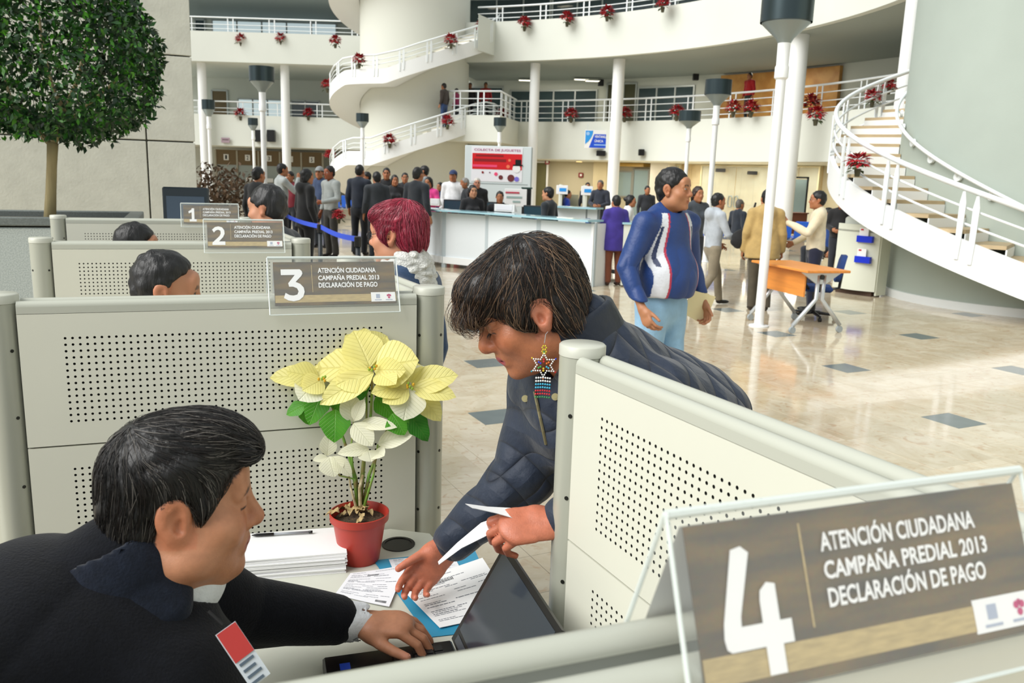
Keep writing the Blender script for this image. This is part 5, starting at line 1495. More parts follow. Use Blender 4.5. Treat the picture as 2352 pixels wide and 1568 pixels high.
def hand_pts(wrist, dirv, palm, side, curl=(.3, .35, .4, .45), thumb_out=.6, scale=1.0, spread=.09, thumb_curl=.3):
    """finger joint chains. dirv: wrist->knuckles, palm: palm normal, side: direction of the thumb side"""
    d = Vector(dirv).normalized(); n = Vector(palm); n = (n - d * n.dot(d)).normalized(); t = Vector(side); t = (t - d * t.dot(d) - n * t.dot(n)).normalized()
    w = Vector(wrist); s = scale; out = {}
    out['palm'] = [(w, .024 * s), (w + d * .035 * s + t * .002 * s, .026 * s), (w + d * .078 * s, .026 * s)]
    lens = ((.043, .026, .022), (.047, .030, .023), (.044, .028, .022), (.034, .022, .020))
    offs = (.030, .0095, -.0105, -.029); fw = (.0, .004, .0, -.008)
    F = []
    for i in range(4):
        p = w + d * (.088 + fw[i]) * s + t * offs[i] * s
        a = curl[i] if isinstance(curl[i], (int, float)) else None
        ch = [p - d * .03 * s, p]; ang = 0; dd = (d + t * spread * (1.5 - i) * .66).normalized()
        cur = curl[i] if isinstance(curl[i], (list, tuple)) else (curl[i], curl[i] * 1.1, curl[i] * .8)
        for k in range(3):
            ang += cur[k]; v = dd * math.cos(ang) + n * math.sin(ang); p = p + v * lens[i][k] * s; ch.append(p)
        F.append((ch, [.0098 * s, .0098 * s, .0088 * s, .0078 * s, .0068 * s] if i < 3 else [.0088 * s, .0086 * s, .0076 * s, .0068 * s, .006 * s]))
    out['fingers'] = F
    tb = w + d * .022 * s + t * .022 * s + n * .006 * s
    td = (d * math.cos(thumb_out) + t * math.sin(thumb_out) + n * .25).normalized()
    p1 = tb + td * .042 * s; td2 = (td + d * thumb_curl * .6 - t * thumb_curl * .35).normalized(); p2 = p1 + td2 * .032 * s; td3 = (td2 + d * thumb_curl * .3 - t * thumb_curl * .3).normalized(); p3 = p2 + td3 * .026 * s
    out['thumb'] = ([tb, p1, p2, p3], [.0140 * s, .0115 * s, .0098 * s, .0080 * s])
    out['axes'] = (d, n, t)
    return out
def add_hand(sd0, H, s=1.0):
    d, n, t = H['axes']; w, pm, kn = [p for p, _ in H['palm']]
    sd = Sd()
    sd.u(cone(w, w + d * .02 * s, .023 * s, .025 * s, (n, .75)), .02)
    sd.u(cone(w + d * .02 * s, w + d * .074 * s, .034 * s, .040 * s, (n, .40)), .02)
    sd.u(ell(w + d * .036 * s + t * .018 * s + n * .006 * s, (.024 * s,) * 3), .016)
    for ch, rs in H['fingers']:
        sd.u(chain(ch, rs), .006 * s)
    ch, rs = H['thumb']; sd.u(chain(ch, rs), .010 * s)
    sd0.u(bounded(sd, w + d * .08 * s, .135 * s), .02)
    return sd0

SKIN = mat('skin', 'c08a68', .48, attr='Col', sss=.12, spec=.4)
def rotm(yaw=0.0, pitch=0.0, roll=0.0):
    """head rotation: yaw left(+)/right, pitch up(+)/down, roll; columns are local x,y,z axes"""
    return np.array(Matrix.Rotation(yaw, 3, 'Z') @ Matrix.Rotation(pitch, 3, 'X') @ Matrix.Rotation(roll, 3, 'Y'), f32)
CLOTH = {}
def cloth(c, rough=.85, bump=.25, sheen=.2):
    k = 'cloth_' + c
    return mat(k, c, rough, var=.10, scale=14, bump=bump, bscale=90, sheen=sheen)
HAIRM = {}
def hairmat(c, rough=.45):
    return mat('hair_' + c, c, rough, var=.35, scale=40, bump=.6, bscale=55, stretch=(1, 1, .25), spec=.5)

def person(label, loc, face, h=1.68, top='26292e', bottom='20242c', shoe='15120f', hair='short', hairc='0d0b0a', skin='a9714f', fat=1.0,
           yaw=0.0, pitch=0.0, armL=None, armR=None, legs='stand', coat=0.0, res=.014, cap=None, glasses=False, group=None, female=False, hood=None,
           collar=None, topmat=None, sit_z=.46, beard=False, sleeve=1.0, lean=0.0, extras=None, headres=None, topcol=None, hem=0.0, topres=None, hands=True, curl=None, handaxL=None, handaxR=None):
    """standing or seated figure; local frame x = its right, y = forward; face: heading angle of +y in world (radians from +Y, ccw)"""
    s = h / 1.72
    root = empty('person', loc, face, label, 'person', group)
    V3 = lambda *p: Vector(p) * s
    zo = 0.0
    if legs == 'sit': zo = (sit_z + .09) / s - .92
    pel = V3(0, 0, .93 + zo); chest = V3(0, .02 + lean * .6, 1.27 + zo - abs(lean) * .08); neck = V3(0, .0 + lean, 1.455 + zo - abs(lean) * .15)
    hd = V3(0, .035 + lean * 1.15, 1.60 + zo - abs(lean) * .2)
    sh = .180 * (0.92 if female else 1.0) * (1 + (fat - 1) * .25)
    SH = {-1: V3(-sh, lean * .95, 1.395 + zo - abs(lean) * .14), 1: V3(sh, lean * .95, 1.395 + zo - abs(lean) * .14)}
    EL, WR = {}, {}
    for sgn, a in ((-1, armL), (1, armR)):
        if a == 'fold': a = ((sgn * .27, .06, 1.13), (-sgn * .06, .22, 1.17))
        elif a == 'front': a = ((sgn * .26, .04, 1.12), (sgn * .10, .28, 1.06))
        elif a == 'phone': a = ((sgn * .24, .20, 1.20), (sgn * .12, .30, 1.45))
        elif a == 'point': a = ((sgn * .26, .14, 1.15), (sgn * .14, .40, 1.32))
        elif a == 'back': a = ((sgn * .30, -.12, 1.12), (sgn * .27, -.02, .88))
        elif a is None: a = ((sgn * (.235 + .05 * (fat - 1)), -.03, 1.115), (sgn * (.245 + .09 * (fat - 1)), .05, .875))
        EL[sgn] = V3(*a[0]) + Vector((0, lean * .6 * s, zo * s)); WR[sgn] = V3(*a[1]) + Vector((0, lean * .6 * s, zo * s))
    HP_ = {k: V3(k * .088, 0, .90 + zo) for k in (-1, 1)}
    if legs == 'sit':
        KN = {k: V3(k * .11, .42, .49 * 1.0 + (sit_z / s - .46)) for k in (-1, 1)}; AN = {k: V3(k * .11, .38, .09) for k in (-1, 1)}
        for k in (-1, 1): KN[k].z = (sit_z + .06)
    elif legs == 'walk':
        KN = {-1: V3(-.09, .16, .50), 1: V3(.09, -.02, .48)}; AN = {-1: V3(-.09, .22, .09), 1: V3(.09, -.28, .14)}
    else:
        KN = {k: V3(k * .10, .015, .49) for k in (-1, 1)}; AN = {k: V3(k * .105, -.02, .085) for k in (-1, 1)}
    ft = .5 + .5 * fat
    # ---- bare body (one continuous surface under the clothes)
    HR = rotm(yaw, pitch)
    B = Sd()
    B.u(bounded((lambda g: (lambda P: g((P - A3(hd)) @ HR / f32(s)) * f32(s)))(head_sdf(fat=max(0, fat - 1) * 1.2, detail=res < .012)), hd, .165 * s))
    nk0 = hd + Vector(HR @ np.array([0, -.018, -.055])) * s
    B.u(cone(nk0, neck + V3(0, -.02, -.03), .050 * s * ft, .062 * s * ft), .03)
    B.u(cone(neck + V3(0, 0, -.06), pel, .055 * s, .045 * s), .04)
    for k in (-1, 1):
        B.u(cone(neck + V3(0, 0, -.06), SH[k], .045 * s, .042 * s), .04)
        B.u(chain([SH[k], EL[k], WR[k]], [.030 * s, .026 * s, .025 * s]), .03)
        B.u(chain([HP_[k], KN[k], AN[k]], [.042 * s, .032 * s, .028 * s]), .03)
        if hands:
            dv = (WR[k] - EL[k]).normalized(); ax = (handaxL if k < 0 else handaxR)
            pn, sd_ = (Vector((-k, 0, 0)), Vector((0, 1, 0))) if ax is None else (Vector(ax[0]), Vector(ax[1]))
            if abs(dv.dot(pn)) > .8: pn = Vector((0, -1, 0.2))
            if abs(dv.dot(sd_)) > .8: sd_ = Vector((0, 0, 1))
            add_hand(B, hand_pts(WR[k] + dv * .005, dv, pn, sd_, curl or (.35, .4, .42, .45), scale=s), s)
    hc = head_color(skin, eye=True, browc=hairc if hairc not in ('c9c5bd',) else '6b655c', stub=.25 if beard else 0)
    def bodycol(v):
        L_ = (v - np.array(tuple(hd))) @ HR.astype(float) / s
        c = hc(L_); far_ = (L_[:, 2] < -.14) | (np.abs(L_[:, 0]) > .12); c[far_] = np.array(lin(skin)); return c
    lo = np.minimum.reduce([np.array(tuple(p)) for p in list(SH.values()) + list(EL.values()) + list(WR.values()) + list(KN.values()) + list(AN.values()) + [hd]]) - .24 * s
    hi = np.maximum.reduce([np.array(tuple(p)) for p in list(SH.values()) + list(EL.values()) + list(WR.values()) + list(KN.values()) + list(AN.values()) + [hd]]) + .24 * s
    lo[2] = max(lo[2], .01)
    sdf_obj('body', B, lo, hi, headres or res, SKIN, root, bodycol)
    # ---- top garment
    T = Sd()
    T.u(cone(V3(0, -.0 + lean, 1.34 + zo - abs(lean) * .1), V3(0, .01 + lean * .4, 1.12 + zo), .165 * s * (.5 + .5 * fat), .155 * s * fat, ((0, 1, 0), .68 + .12 * (fat - 1))))
    T.u(cone(V3(0, .01 + lean * .4, 1.12 + zo), V3(0, 0, .93 + zo - (0 if legs == 'sit' else .02)), .155 * s * fat, .165 * s * fat, ((0, 1, 0), .72 + .25 * (fat - 1))), .05)
    if fat > 1.12: T.u(ell(V3(0, .07, 1.05 + zo), V3(.15 * fat, .12 * fat, .17)), .08)
    if female: 
        for k in (-1, 1): T.u(ell(V3(k * .07, .10 + lean * .8, 1.25 + zo), V3(.065, .06, .06)), .05)
    for k in (-1, 1):
        T.u(cone(neck + V3(0, -.01, -.03), SH[k], .068 * s * ft, .066 * s * ft), .05)
        se = EL[k].lerp(WR[k], .96) if sleeve >= 1 else EL[k]
        T.u(chain([SH[k], EL[k], se], [.068 * s * ft, .056 * s * ft, .042 * s * ft]), .035)
    if coat > 0:
        T.u(cone(V3(0, 0, .93 + zo), V3(0, .0, .93 + zo - coat), .172 * s * fat, .19 * s * fat, ((0, 1, 0), .72)), .04)
    T.u(cone(neck + V3(0, -.012, -.03), neck + V3(0, .004, .012), .074 * s * ft, .064 * s * ft), .025)
    if hood: T.u(ell(neck + V3(0, -.10, -.035), V3(.115, .07, .10)), .04); 
    zb = (.90 + zo + hem) * s - coat * s
    T.i(lambda P: f32(zb) - P[:, 2], .015)
    T.s_(cone(neck + V3(0, .012, .0), neck + V3(0, .03, .06), .056 * s * ft, .062 * s * ft), .006)
    Tw = wrinkle(T, .010 * s, 16, sum(map(ord, label)) % 1000, (1, 1, .55))
    cm = topmat or cloth(top)
    o_top = sdf_obj('top_garment' if coat < .2 else 'coat', Tw, lo, hi, topres or res, cm, root, topcol if topcol else None)
    # ---- trousers
    G = Sd()
    G.u(cone(V3(0, 0, .98 + zo), V3(0, -.005, .88 + zo), .135 * s * fat, .150 * s * (.4 + .6 * fat), ((0, 1, 0), .75)))
    for k in (-1, 1):
        G.u(chain([HP_[k] + V3(0, 0, -.02), KN[k], AN[k] + V3(0, 0, -.02)], [.098 * s * (.5 + .5 * fat), .070 * s * (.6 + .4 * fat), .058 * s]), .025)
    G.i(lambda P: f32(.055) - P[:, 2], .004)
    sdf_obj('trousers', wrinkle(G, .010 * s, 14, sum(map(ord, label)) % 997, (1, 1, .5)), lo, hi, res * 1.3, cloth(bottom), root)
    # ---- shoes
    for k in (-1, 1):
        a = AN[k]; zb_ = max(0.0, a.z - .085 * s); g = Sd()
        g.u(ell(Vector((a.x, a.y + .01 * s, zb_ + .045 * s)), V3(.038, .055, .045))); g.u(ell(Vector((a.x * 1.02, a.y + .10 * s, zb_ + .03 * s)), V3(.040, .085, .030)), .03)
        g.i(lambda P, z_=zb_ + .002: f32(z_) - P[:, 2], .004)
        sdf_obj('shoe', g, (a.x - .08, a.y - .1, zb_ - .02), (a.x + .08, a.y + .22, zb_ + .13), max(res, .011), mat('shoe_' + shoe, shoe, .4), root)
    # ---- hair
    def hair_sdf():
        H_ = Sd(); 
        up_ = .012
        H_.u(ell((0, -.016, .042), (.080 + up_ * .3, .103 + up_ * .3, .090 + up_)))
        H_.u(ell((0, -.062, -.015), (.066, .046, .062)), .03)
        if hair in ('bob', 'long', 'bun'):
            for k in (-1, 1): H_.u(ell((k * .072, -.02, -.03 if hair != 'bun' else .0), (.022, .055, .085 if hair != 'bun' else .05)), .03)
            H_.u(ell((0, -.07, -.06), (.078, .045, .09)), .03)
        if hair == 'long': H_.u(ell((0, -.075, -.17), (.085, .04, .14)), .04)
        if hair == 'bun': H_.u(sph((0, -.12, .04), .045), .02)
        # hairline
        cut = {'short': .010, 'bald': -.055, 'recede': -.010, 'bob': .022, 'long': .022, 'bun': .012}[hair]
        H_.i(lambda P: (P[:, 1] * .76 - P[:, 2] * .65 - cut).astype(f32), .012)
        if hair in ('short', 'recede'): H_.i(lambda P: (-.075 - P[:, 2] * 1.0).astype(f32), .01); H_.s_(ell((.085, -.008, -.008), (.03, .030, .036)), .006); H_.s_(ell((-.085, -.008, -.008), (.03, .030, .036)), .006)
        if hair == 'bald': H_.i(lambda P: (P[:, 2] - .060).astype(f32), .02); H_.s_(ell((.085, -.005, -.01), (.03, .030, .036)), .006); H_.s_(ell((-.085, -.005, -.01), (.03, .030, .036)), .006)
        return H_
    if hair != 'none':
        hs = hair_sdf()
        fh = lambda P: hs((P - A3(hd)) @ HR / f32(s)) * f32(s)
        c = np.array(tuple(hd))
        sdf_obj('hair', wrinkle(fh, .006, 60, 3), c - np.array([.16, .2, .36 if hair == 'long' else .22]), c + .19, min(res, .0135), hairmat(hairc), root)
    if cap:
        cs_ = Sd(); cs_.u(ell((0, -.012, .045), (.092, .113, .10))); cs_.i(lambda P: (.045 - P[:, 2]).astype(f32), .006); cs_.u(ell((0, .115, .052), (.062, .06, .008)), .012)
        fc = lambda P: cs_((P - A3(hd)) @ HR / f32(s)) * f32(s); c = np.array(tuple(hd)); sdf_obj('cap', fc, c - .2, c + .22, min(res, .010), cloth(cap), root)
    if glasses:
        HM = lambda p: hd + Vector(HR @ np.array(p)) * s
        g = MB()
        for k in (-1, 1):
            g.tube([HM((k * .033 + .021 * math.cos(a), .104, .008 + .016 * math.sin(a))) for a in [2 * math.pi * i / 14 for i in range(14)]], .0013, 5, closed=True)
            g.tube([HM((k * .053, .102, .012)), HM((k * .080, .03, .014)), HM((k * .083, -.01, .010))], .0013, 5)
        g.tube([HM((-.012, .105, .012)), HM((.012, .105, .012))], .0013, 5); g.build('glasses', mat('wire_frame', '4a4d50', .3, .8), root, smooth=True)
    if collar:
        g = Sd(); g.u(cone(neck + V3(0, -.012, -.02), neck + V3(0, .006, .022), .070 * s * ft, .060 * s * ft)); g.s_(cone(neck + V3(0, .01, -.02), neck + V3(0, .02, .06), .052 * s * ft, .058 * s * ft), .004)
        c = np.array(tuple(neck)); sdf_obj('collar', g, c - .14, c + .14, min(res, .011), cloth(collar), root)
    root['_hd'] = tuple(hd)
    return root, dict(hd=hd, HR=HR, s=s, WR=WR, EL=EL, neck=neck, SH=SH)
def at_floor(px, py, z=0.0):
    p = gz(px, py, z); p.z = z; return p
def head_floor(px, py_top, h, D=None):
    """floor position of a figure whose crown (height h) shows at px,py when it stands D metres away"""
    p = gd(px, py_top, D); return Vector((p.x, p.y, 0))
def face_to(deg): return math.radians(deg)
# ================================================================== visitors and staff in the hall
# heading: 0 = away from the camera (+Y), 90 = facing left, -90 = facing right, 180 = facing the camera
def P(label, px, crown, feet=None, D=None, deg=180, h=1.68, **k):
    if feet is not None: p = gz(px, feet, 0)
    else:
        if D is None:
            D = 10.
        p = gd(px, crown, D); p = Vector((p.x, p.y, 0))
    res = .012 if p.y < 13 else (.019 if p.y < 22 else .028)
    # height so that the crown lands on the photographed row
    d = ray(px, crown); zc = CAM_H + d.z * (p.y / d.y); hh = max(1.42, min(1.86, zc / 1.0)) if k.get('legs') != 'sit' else h
    z0 = k.pop('z0', 0.0)
    return person(label, (p.x, p.y, z0), math.radians(deg), h=hh if z0 == 0 else h, res=k.pop('res', res), **k)
NAVY, BLK = '1b2333', '141517'
P('boy in pale grey hoodie and khaki trousers walking right', 1627, 445, feet=700, deg=-75, top='aab1b8', bottom='847a66', hood=True, legs='walk', armR=((.25, .10, 1.12), (.20, .36, 1.0)), armL=((-.25, .0, 1.12), (-.22, .2, .95)), skin='a86e4c')
P('woman in mustard quilted parka with black shoulder bag, seen from behind', 1740, 437, feet=712, deg=-8, top='b0945c', bottom='4a4334', hood=True, hair='short', fat=1.3, coat=.14, female=True, shoe='2a2119', legs='stand')
P('man in cream jacket and navy trousers gesturing to the left', 1858, 440, feet=716, deg=75, top='dfd2b4', bottom='181c33', glasses=True, armL=((-.26, .14, 1.15), (-.16, .42, 1.28)), armR=((.26, .08, 1.10), (.12, .30, .98)), collar='eceae4', fat=1.05)
P('man in black coat behind the help desk', 1937, 452, D=14.9, deg=150, top='121214', armL='front', armR='front', fat=1.15)
P('person in blue seated beside the help desk', 1905, 489, D=15.6, deg=100, top='1d3d78', legs='sit', sit_z=.45, h=1.6)
P('seated man in dark jacket near the glass doors', 1697, 474, D=19.0, deg=-60, top='1c2430', legs='sit', hair='short', hairc='5a5651', sit_z=.45)
P('woman with long brown hair behind the boy', 1602, 430, D=12.9, deg=200, top='3a4148', hair='long', hairc='2e1d14', female=True)
P('woman in violet coat standing at the counter end', 1406, 450, feet=655, deg=15, top='3a2b86', bottom='6f3a22', coat=.22, hair='short', female=True, fat=1.2, shoe='3a2118', armL=((-.24, .1, 1.12), (-.18, .3, 1.0)))
P('woman in white jacket beyond the violet coat', 1446, 452, D=14.8, deg=-100, top='e4e6e6', hair='bun', female=True)
P('man in dark suit standing left of the tall column', 1380, 415, D=21.5, deg=160, top='2a2f3c', collar='e8e8ea', hairc='5b5550', armL='front', armR='front')
P('visitor in blue seated at the far enquiry booth', 1303, 428, D=25.0, deg=-90, top='1f3fae', legs='sit', sit_z=.45)
P('clerk with dark hair behind the far booth notice', 1350, 420, D=25.5, deg=180, top='23262c')
P('clerk at the far service recess', 1487, 428, D=22, deg=185, top='23262c')
P('male receptionist in dark jacket facing left', 1262, 450, D=15.2, deg=62, top='20262c', collar='e9e9ec', legs='sit', sit_z=.62, h=1.72, skin='c18a66')
P('female receptionist with long dark hair looking right', 1085, 441, D=16.2, deg=200, top='1b1c20', hair='long', female=True, legs='sit', sit_z=.62, h=1.68, skin='c4906e')
P('receptionist whose dark hair shows above the white tray', 1148, 455, D=16.4, deg=180, top='1b1c20', legs='sit', sit_z=.55, h=1.6)
P('grey-haired man in dark coat at the counter', 1096, 410, D=18.9, deg=185, top='15181b', hair='short', hairc='c9c5bd', collar='e6e6e6', skin='c58c72', fat=1.15)
P('grey-haired man half hidden beside the billboard', 1070, 410, D=18.6, deg=120, top='22272c', hair='short', hairc='8d8b86')
P('man in white jacket and blue cap', 1042, 392, D=18.6, deg=170, top='e6e8ea', cap='22335c', bottom='8c2530', fat=1.1)
P('person in navy jacket left of the white jacket', 1012, 420, D=20.5, deg=150, top='22305a')
P('woman in hot pink top', 986, 408, D=17.6, deg=160, top='de3f8e', female=True, hair='bob', armL='fold', armR='fold')
P('man in grey jacket behind the pink top', 977, 380, D=19.6, deg=80, top='8f9698', collar='dfe2e4')
P('man in dark suit nearest the reception, back turned', 956, 386, feet=612, deg=-30, top='1c232b', bottom='14171c', collar='dcdfe2', fat=1.1)
P('man in charcoal suit within the queue', 866, 396, D=16.3, deg=20, top='2d3238', fat=1.15)
P('tall man in navy jacket standing in the queue', 826, 380, feet=585, deg=-15, top='182130', bottom='161a22', collar='9fb3c6')
P('dark-haired person between the suits in the queue', 888, 387, D=19, deg=185, top='1a1c20')
P('dark-haired woman deep in the queue', 906, 403, D=18.2, deg=200, top='24262a', hair='bob', female=True)
P('person deep in the queue beside the charcoal suit', 845, 396, D=19.5, deg=120, top='1d2126')
P('person behind the dark suit in the queue', 930, 398, D=20.2, deg=190, top='202327')
P('man in pale grey jacket holding a red bundle', 762, 383, feet=590, deg=140, top='9aa09e', bottom='34332f', armL='front', skin='94553a')
P('man in grey cap behind the pale grey jacket', 735, 384, D=18.2, deg=170, top='3a4a6a', cap='8b8f90')
P('person in black hooded jacket, largest of the queue', 705, 390, feet=625, deg=-50, top='101113', bottom='15161a', hood=True, coat=.12, hair='bob', fat=1.2, female=True)
P('man in light grey sweatshirt looking right', 645, 377, D=17.0, deg=-55, top='a3a9a8', bottom='1f2024', armR='phone')
P('person in dark jacket behind the first cubicle', 590, 386, D=13.0, deg=-30, top='15171b', fat=1.15)
P('person in dark red top behind the grey sweatshirt', 668, 395, D=18.5, deg=160, top='7c2230')
bp = gd(1708, 540, 11.25); o = empty('shoulder_bag', bp, 0, 'black shoulder bag hanging at the side of the mustard parka', 'bag')
g = Sd(); g.u(cone((-.04, 0, -.06), (.05, 0, .07), .115, .085, ((0, 1, 0), .5))); g.u(cone((-.09, 0, -.09), (.08, 0, -.09), .075, .075, ((0, 1, 0), .6)), .05); sdf_obj('pouch', wrinkle(g, .02, 18, 3), (-.22, -.14, -.22), (.22, .14, .22), .012, cloth('101113'), o)
b = MB(); b.tube([(.04, -.02, .1), (.07, -.05, .26), (.12, -.02, .44)], .014, 6); b.build('strap', cloth('101113'), o)
# on the stairs and balconies
def PZ(label, px, py_crown, R_, C_, z, deg, near_=False, **k):
    a, p = chit(px, C_, R_, near_); return person(label, (p.x, p.y, z), math.radians(deg), res=.028, **k)
PZ('person in brown jacket descending the middle stair', 1018, 0, 2.95, C2, zf2(302) , 60, True, top='3c3430', bottom='27406a')
PZ('child in magenta top on the middle stair', 1046, 0, 2.95, C2, zf2(311), 60, True, top='8c2350', h=1.35)
PZ('person in dark clothes on the first-floor landing', 1076, 0, 18.2, CC, 3.98, 180, False, top='2b2b2e')
PZ('person in red jacket on the first-floor landing', 1111, 0, 18.0, CC, 3.98, 180, False, top='b01f28')
PZ('person in red jacket on the right balcony', 1703, 0, 18.6, CC, 3.98, 120, False, top='b3151f', bottom='202020')
# ================================================================== leading figures
def view_basis(px, py):
    v = ray(px, py).normalized(); r = v.cross(Vector((0, 0, 1))).normalized(); u = r.cross(v).normalized(); return v, r, u
def frame(px, py, facing, t, e, roll=0.0):
    """head axes as seen from the camera: facing 'R'/'L', t = tilt of the face line downwards, e = turned away (R) / toward camera (L)"""
    v, r, u = view_basis(px, py); t = math.radians(t); e = math.radians(e)
    if facing == 'R':
        f0 = r * math.cos(t) - u * math.sin(t); up = r * math.sin(t) + u * math.cos(t); f = f0 * math.cos(e) + v * math.sin(e)
    else:
        f0 = -r * math.cos(t) - u * math.sin(t); up = -r * math.sin(t) + u * math.cos(t); f = f0 * math.cos(e) - v * math.sin(e)
    x = f.cross(up).normalized()
    if roll:
        q = Matrix.Rotation(math.radians(roll), 3, f); x = q @ x; up = q @ up
    M = np.array([[x[i], f[i], up[i]] for i in range(3)], f32)
    return M
def strands(name, parent, hf, L2W, seeds, flow, n_step, seg, mats, r0=.0006, lift=(.0005, .004), rnd=None, jitter=.25, droop=0.0, keep=None):
    """hair strands following flow() over the implicit surface hf (local head frame), one mesh per tone"""
    rnd = rnd or np.random.RandomState(1)
    P = seeds.astype(f32).copy(); n = len(P)
    lf = rnd.uniform(lift[0], lift[1], n).astype(f32)
    def proj(P, off):
        e = .0015
        for _ in range(2):
            d = hf(P); g = np.stack([hf(P + np.array(o_, f32)) for o_ in ((e, 0, 0), (0, e, 0), (0, 0, e))], 1) - d[:, None]
            g = g / (np.linalg.norm(g, axis=1, keepdims=True) + 1e-9); P = P - (d - off)[:, None] * g * .9
        return P, g
    jit = rnd.normal(size=(n, 3)).astype(f32) * jitter
    pts = []
    for k in range(n_step + 1):
        off = lf * (np.sin(math.pi * (k + .3) / (n_step + .8)) * .8 + .15)
        P, g = proj(P, off.astype(f32)); pts.append(P.copy())
        D = flow(P).astype(f32) + jit; D = D - (D * g).sum(1, keepdims=True) * g; D = D / (np.linalg.norm(D, axis=1, keepdims=True) + 1e-9)
        P = P + D * seg
    pts = np.stack(pts, 1)
    tone = rnd.randint(0, len(mats), n)
    for ti, M in enumerate(mats):
        sel = np.where(tone == ti)[0]
        if not len(sel): continue
        A = pts[sel]; m_, kk = A.shape[:2]
        T = np.gradient(A, axis=1); T /= np.linalg.norm(T, axis=2, keepdims=True) + 1e-9
        S_ = np.cross(T, A - np.array([0, 0, 0])); S_ /= np.linalg.norm(S_, axis=2, keepdims=True) + 1e-9
        N_ = np.cross(S_, T)
        w_ = (np.linspace(1, .25, kk) * r0)[None, :, None]
        ring = np.stack([A + S_ * w_, A - S_ * w_ * .5 + N_ * w_ * .87, A - S_ * w_ * .5 - N_ * w_ * .87], 2)   # m,kk,3,3
        V = ring.reshape(-1, 3) @ L2W[0].astype(float).T + L2W[1]
        base = (np.arange(m_) * kk * 3)[:, None, None, None]; ki = (np.arange(kk - 1) * 3)[None, :, None, None]; j = np.arange(3)[None, None, :, None]
        q = np.concatenate([base + ki + j, base + ki + (j + 1) % 3, base + ki + 3 + (j + 1) % 3, base + ki + 3 + j], 3).reshape(-1, 4)
        me = bpy.data.meshes.new(name); me.vertices.add(len(V)); me.vertices.foreach_set('co', V.astype(f32).ravel())
        me.loops.add(len(q) * 4); me.loops.foreach_set('vertex_index', q.astype(np.int32).ravel()); me.polygons.add(len(q)); me.polygons.foreach_set('loop_start', np.arange(len(q), dtype=np.int32) * 4)
        me.polygons.foreach_set('use_smooth', np.ones(len(q), bool)); me.materials.append(M); me.update(calc_edges=True)
        o = link(name, me, parent); o['kind'] = 'stuff'
def seeds_on(hf, lo, hi, h, n, rnd, cond=None):
    v, q = nets(hf, lo, hi, h)
    if cond is not None: v = v[cond(v)]
    return v[rnd.randint(0, len(v), n)] + rnd.normal(size=(n, 3)) * h * .4
def in_root(o, root):
    return o
HK1 = mat('hair_black', '0b0a09', .38, spec=.6); HK2 = mat('hair_dark_brown', '1d1511', .4, spec=.6); HK3 = mat('hair_grey', '6b6660', .4); HK4 = mat('hair_chestnut', '4a3222', .42); HK5 = mat('hair_sandy', '8a6f56', .45)

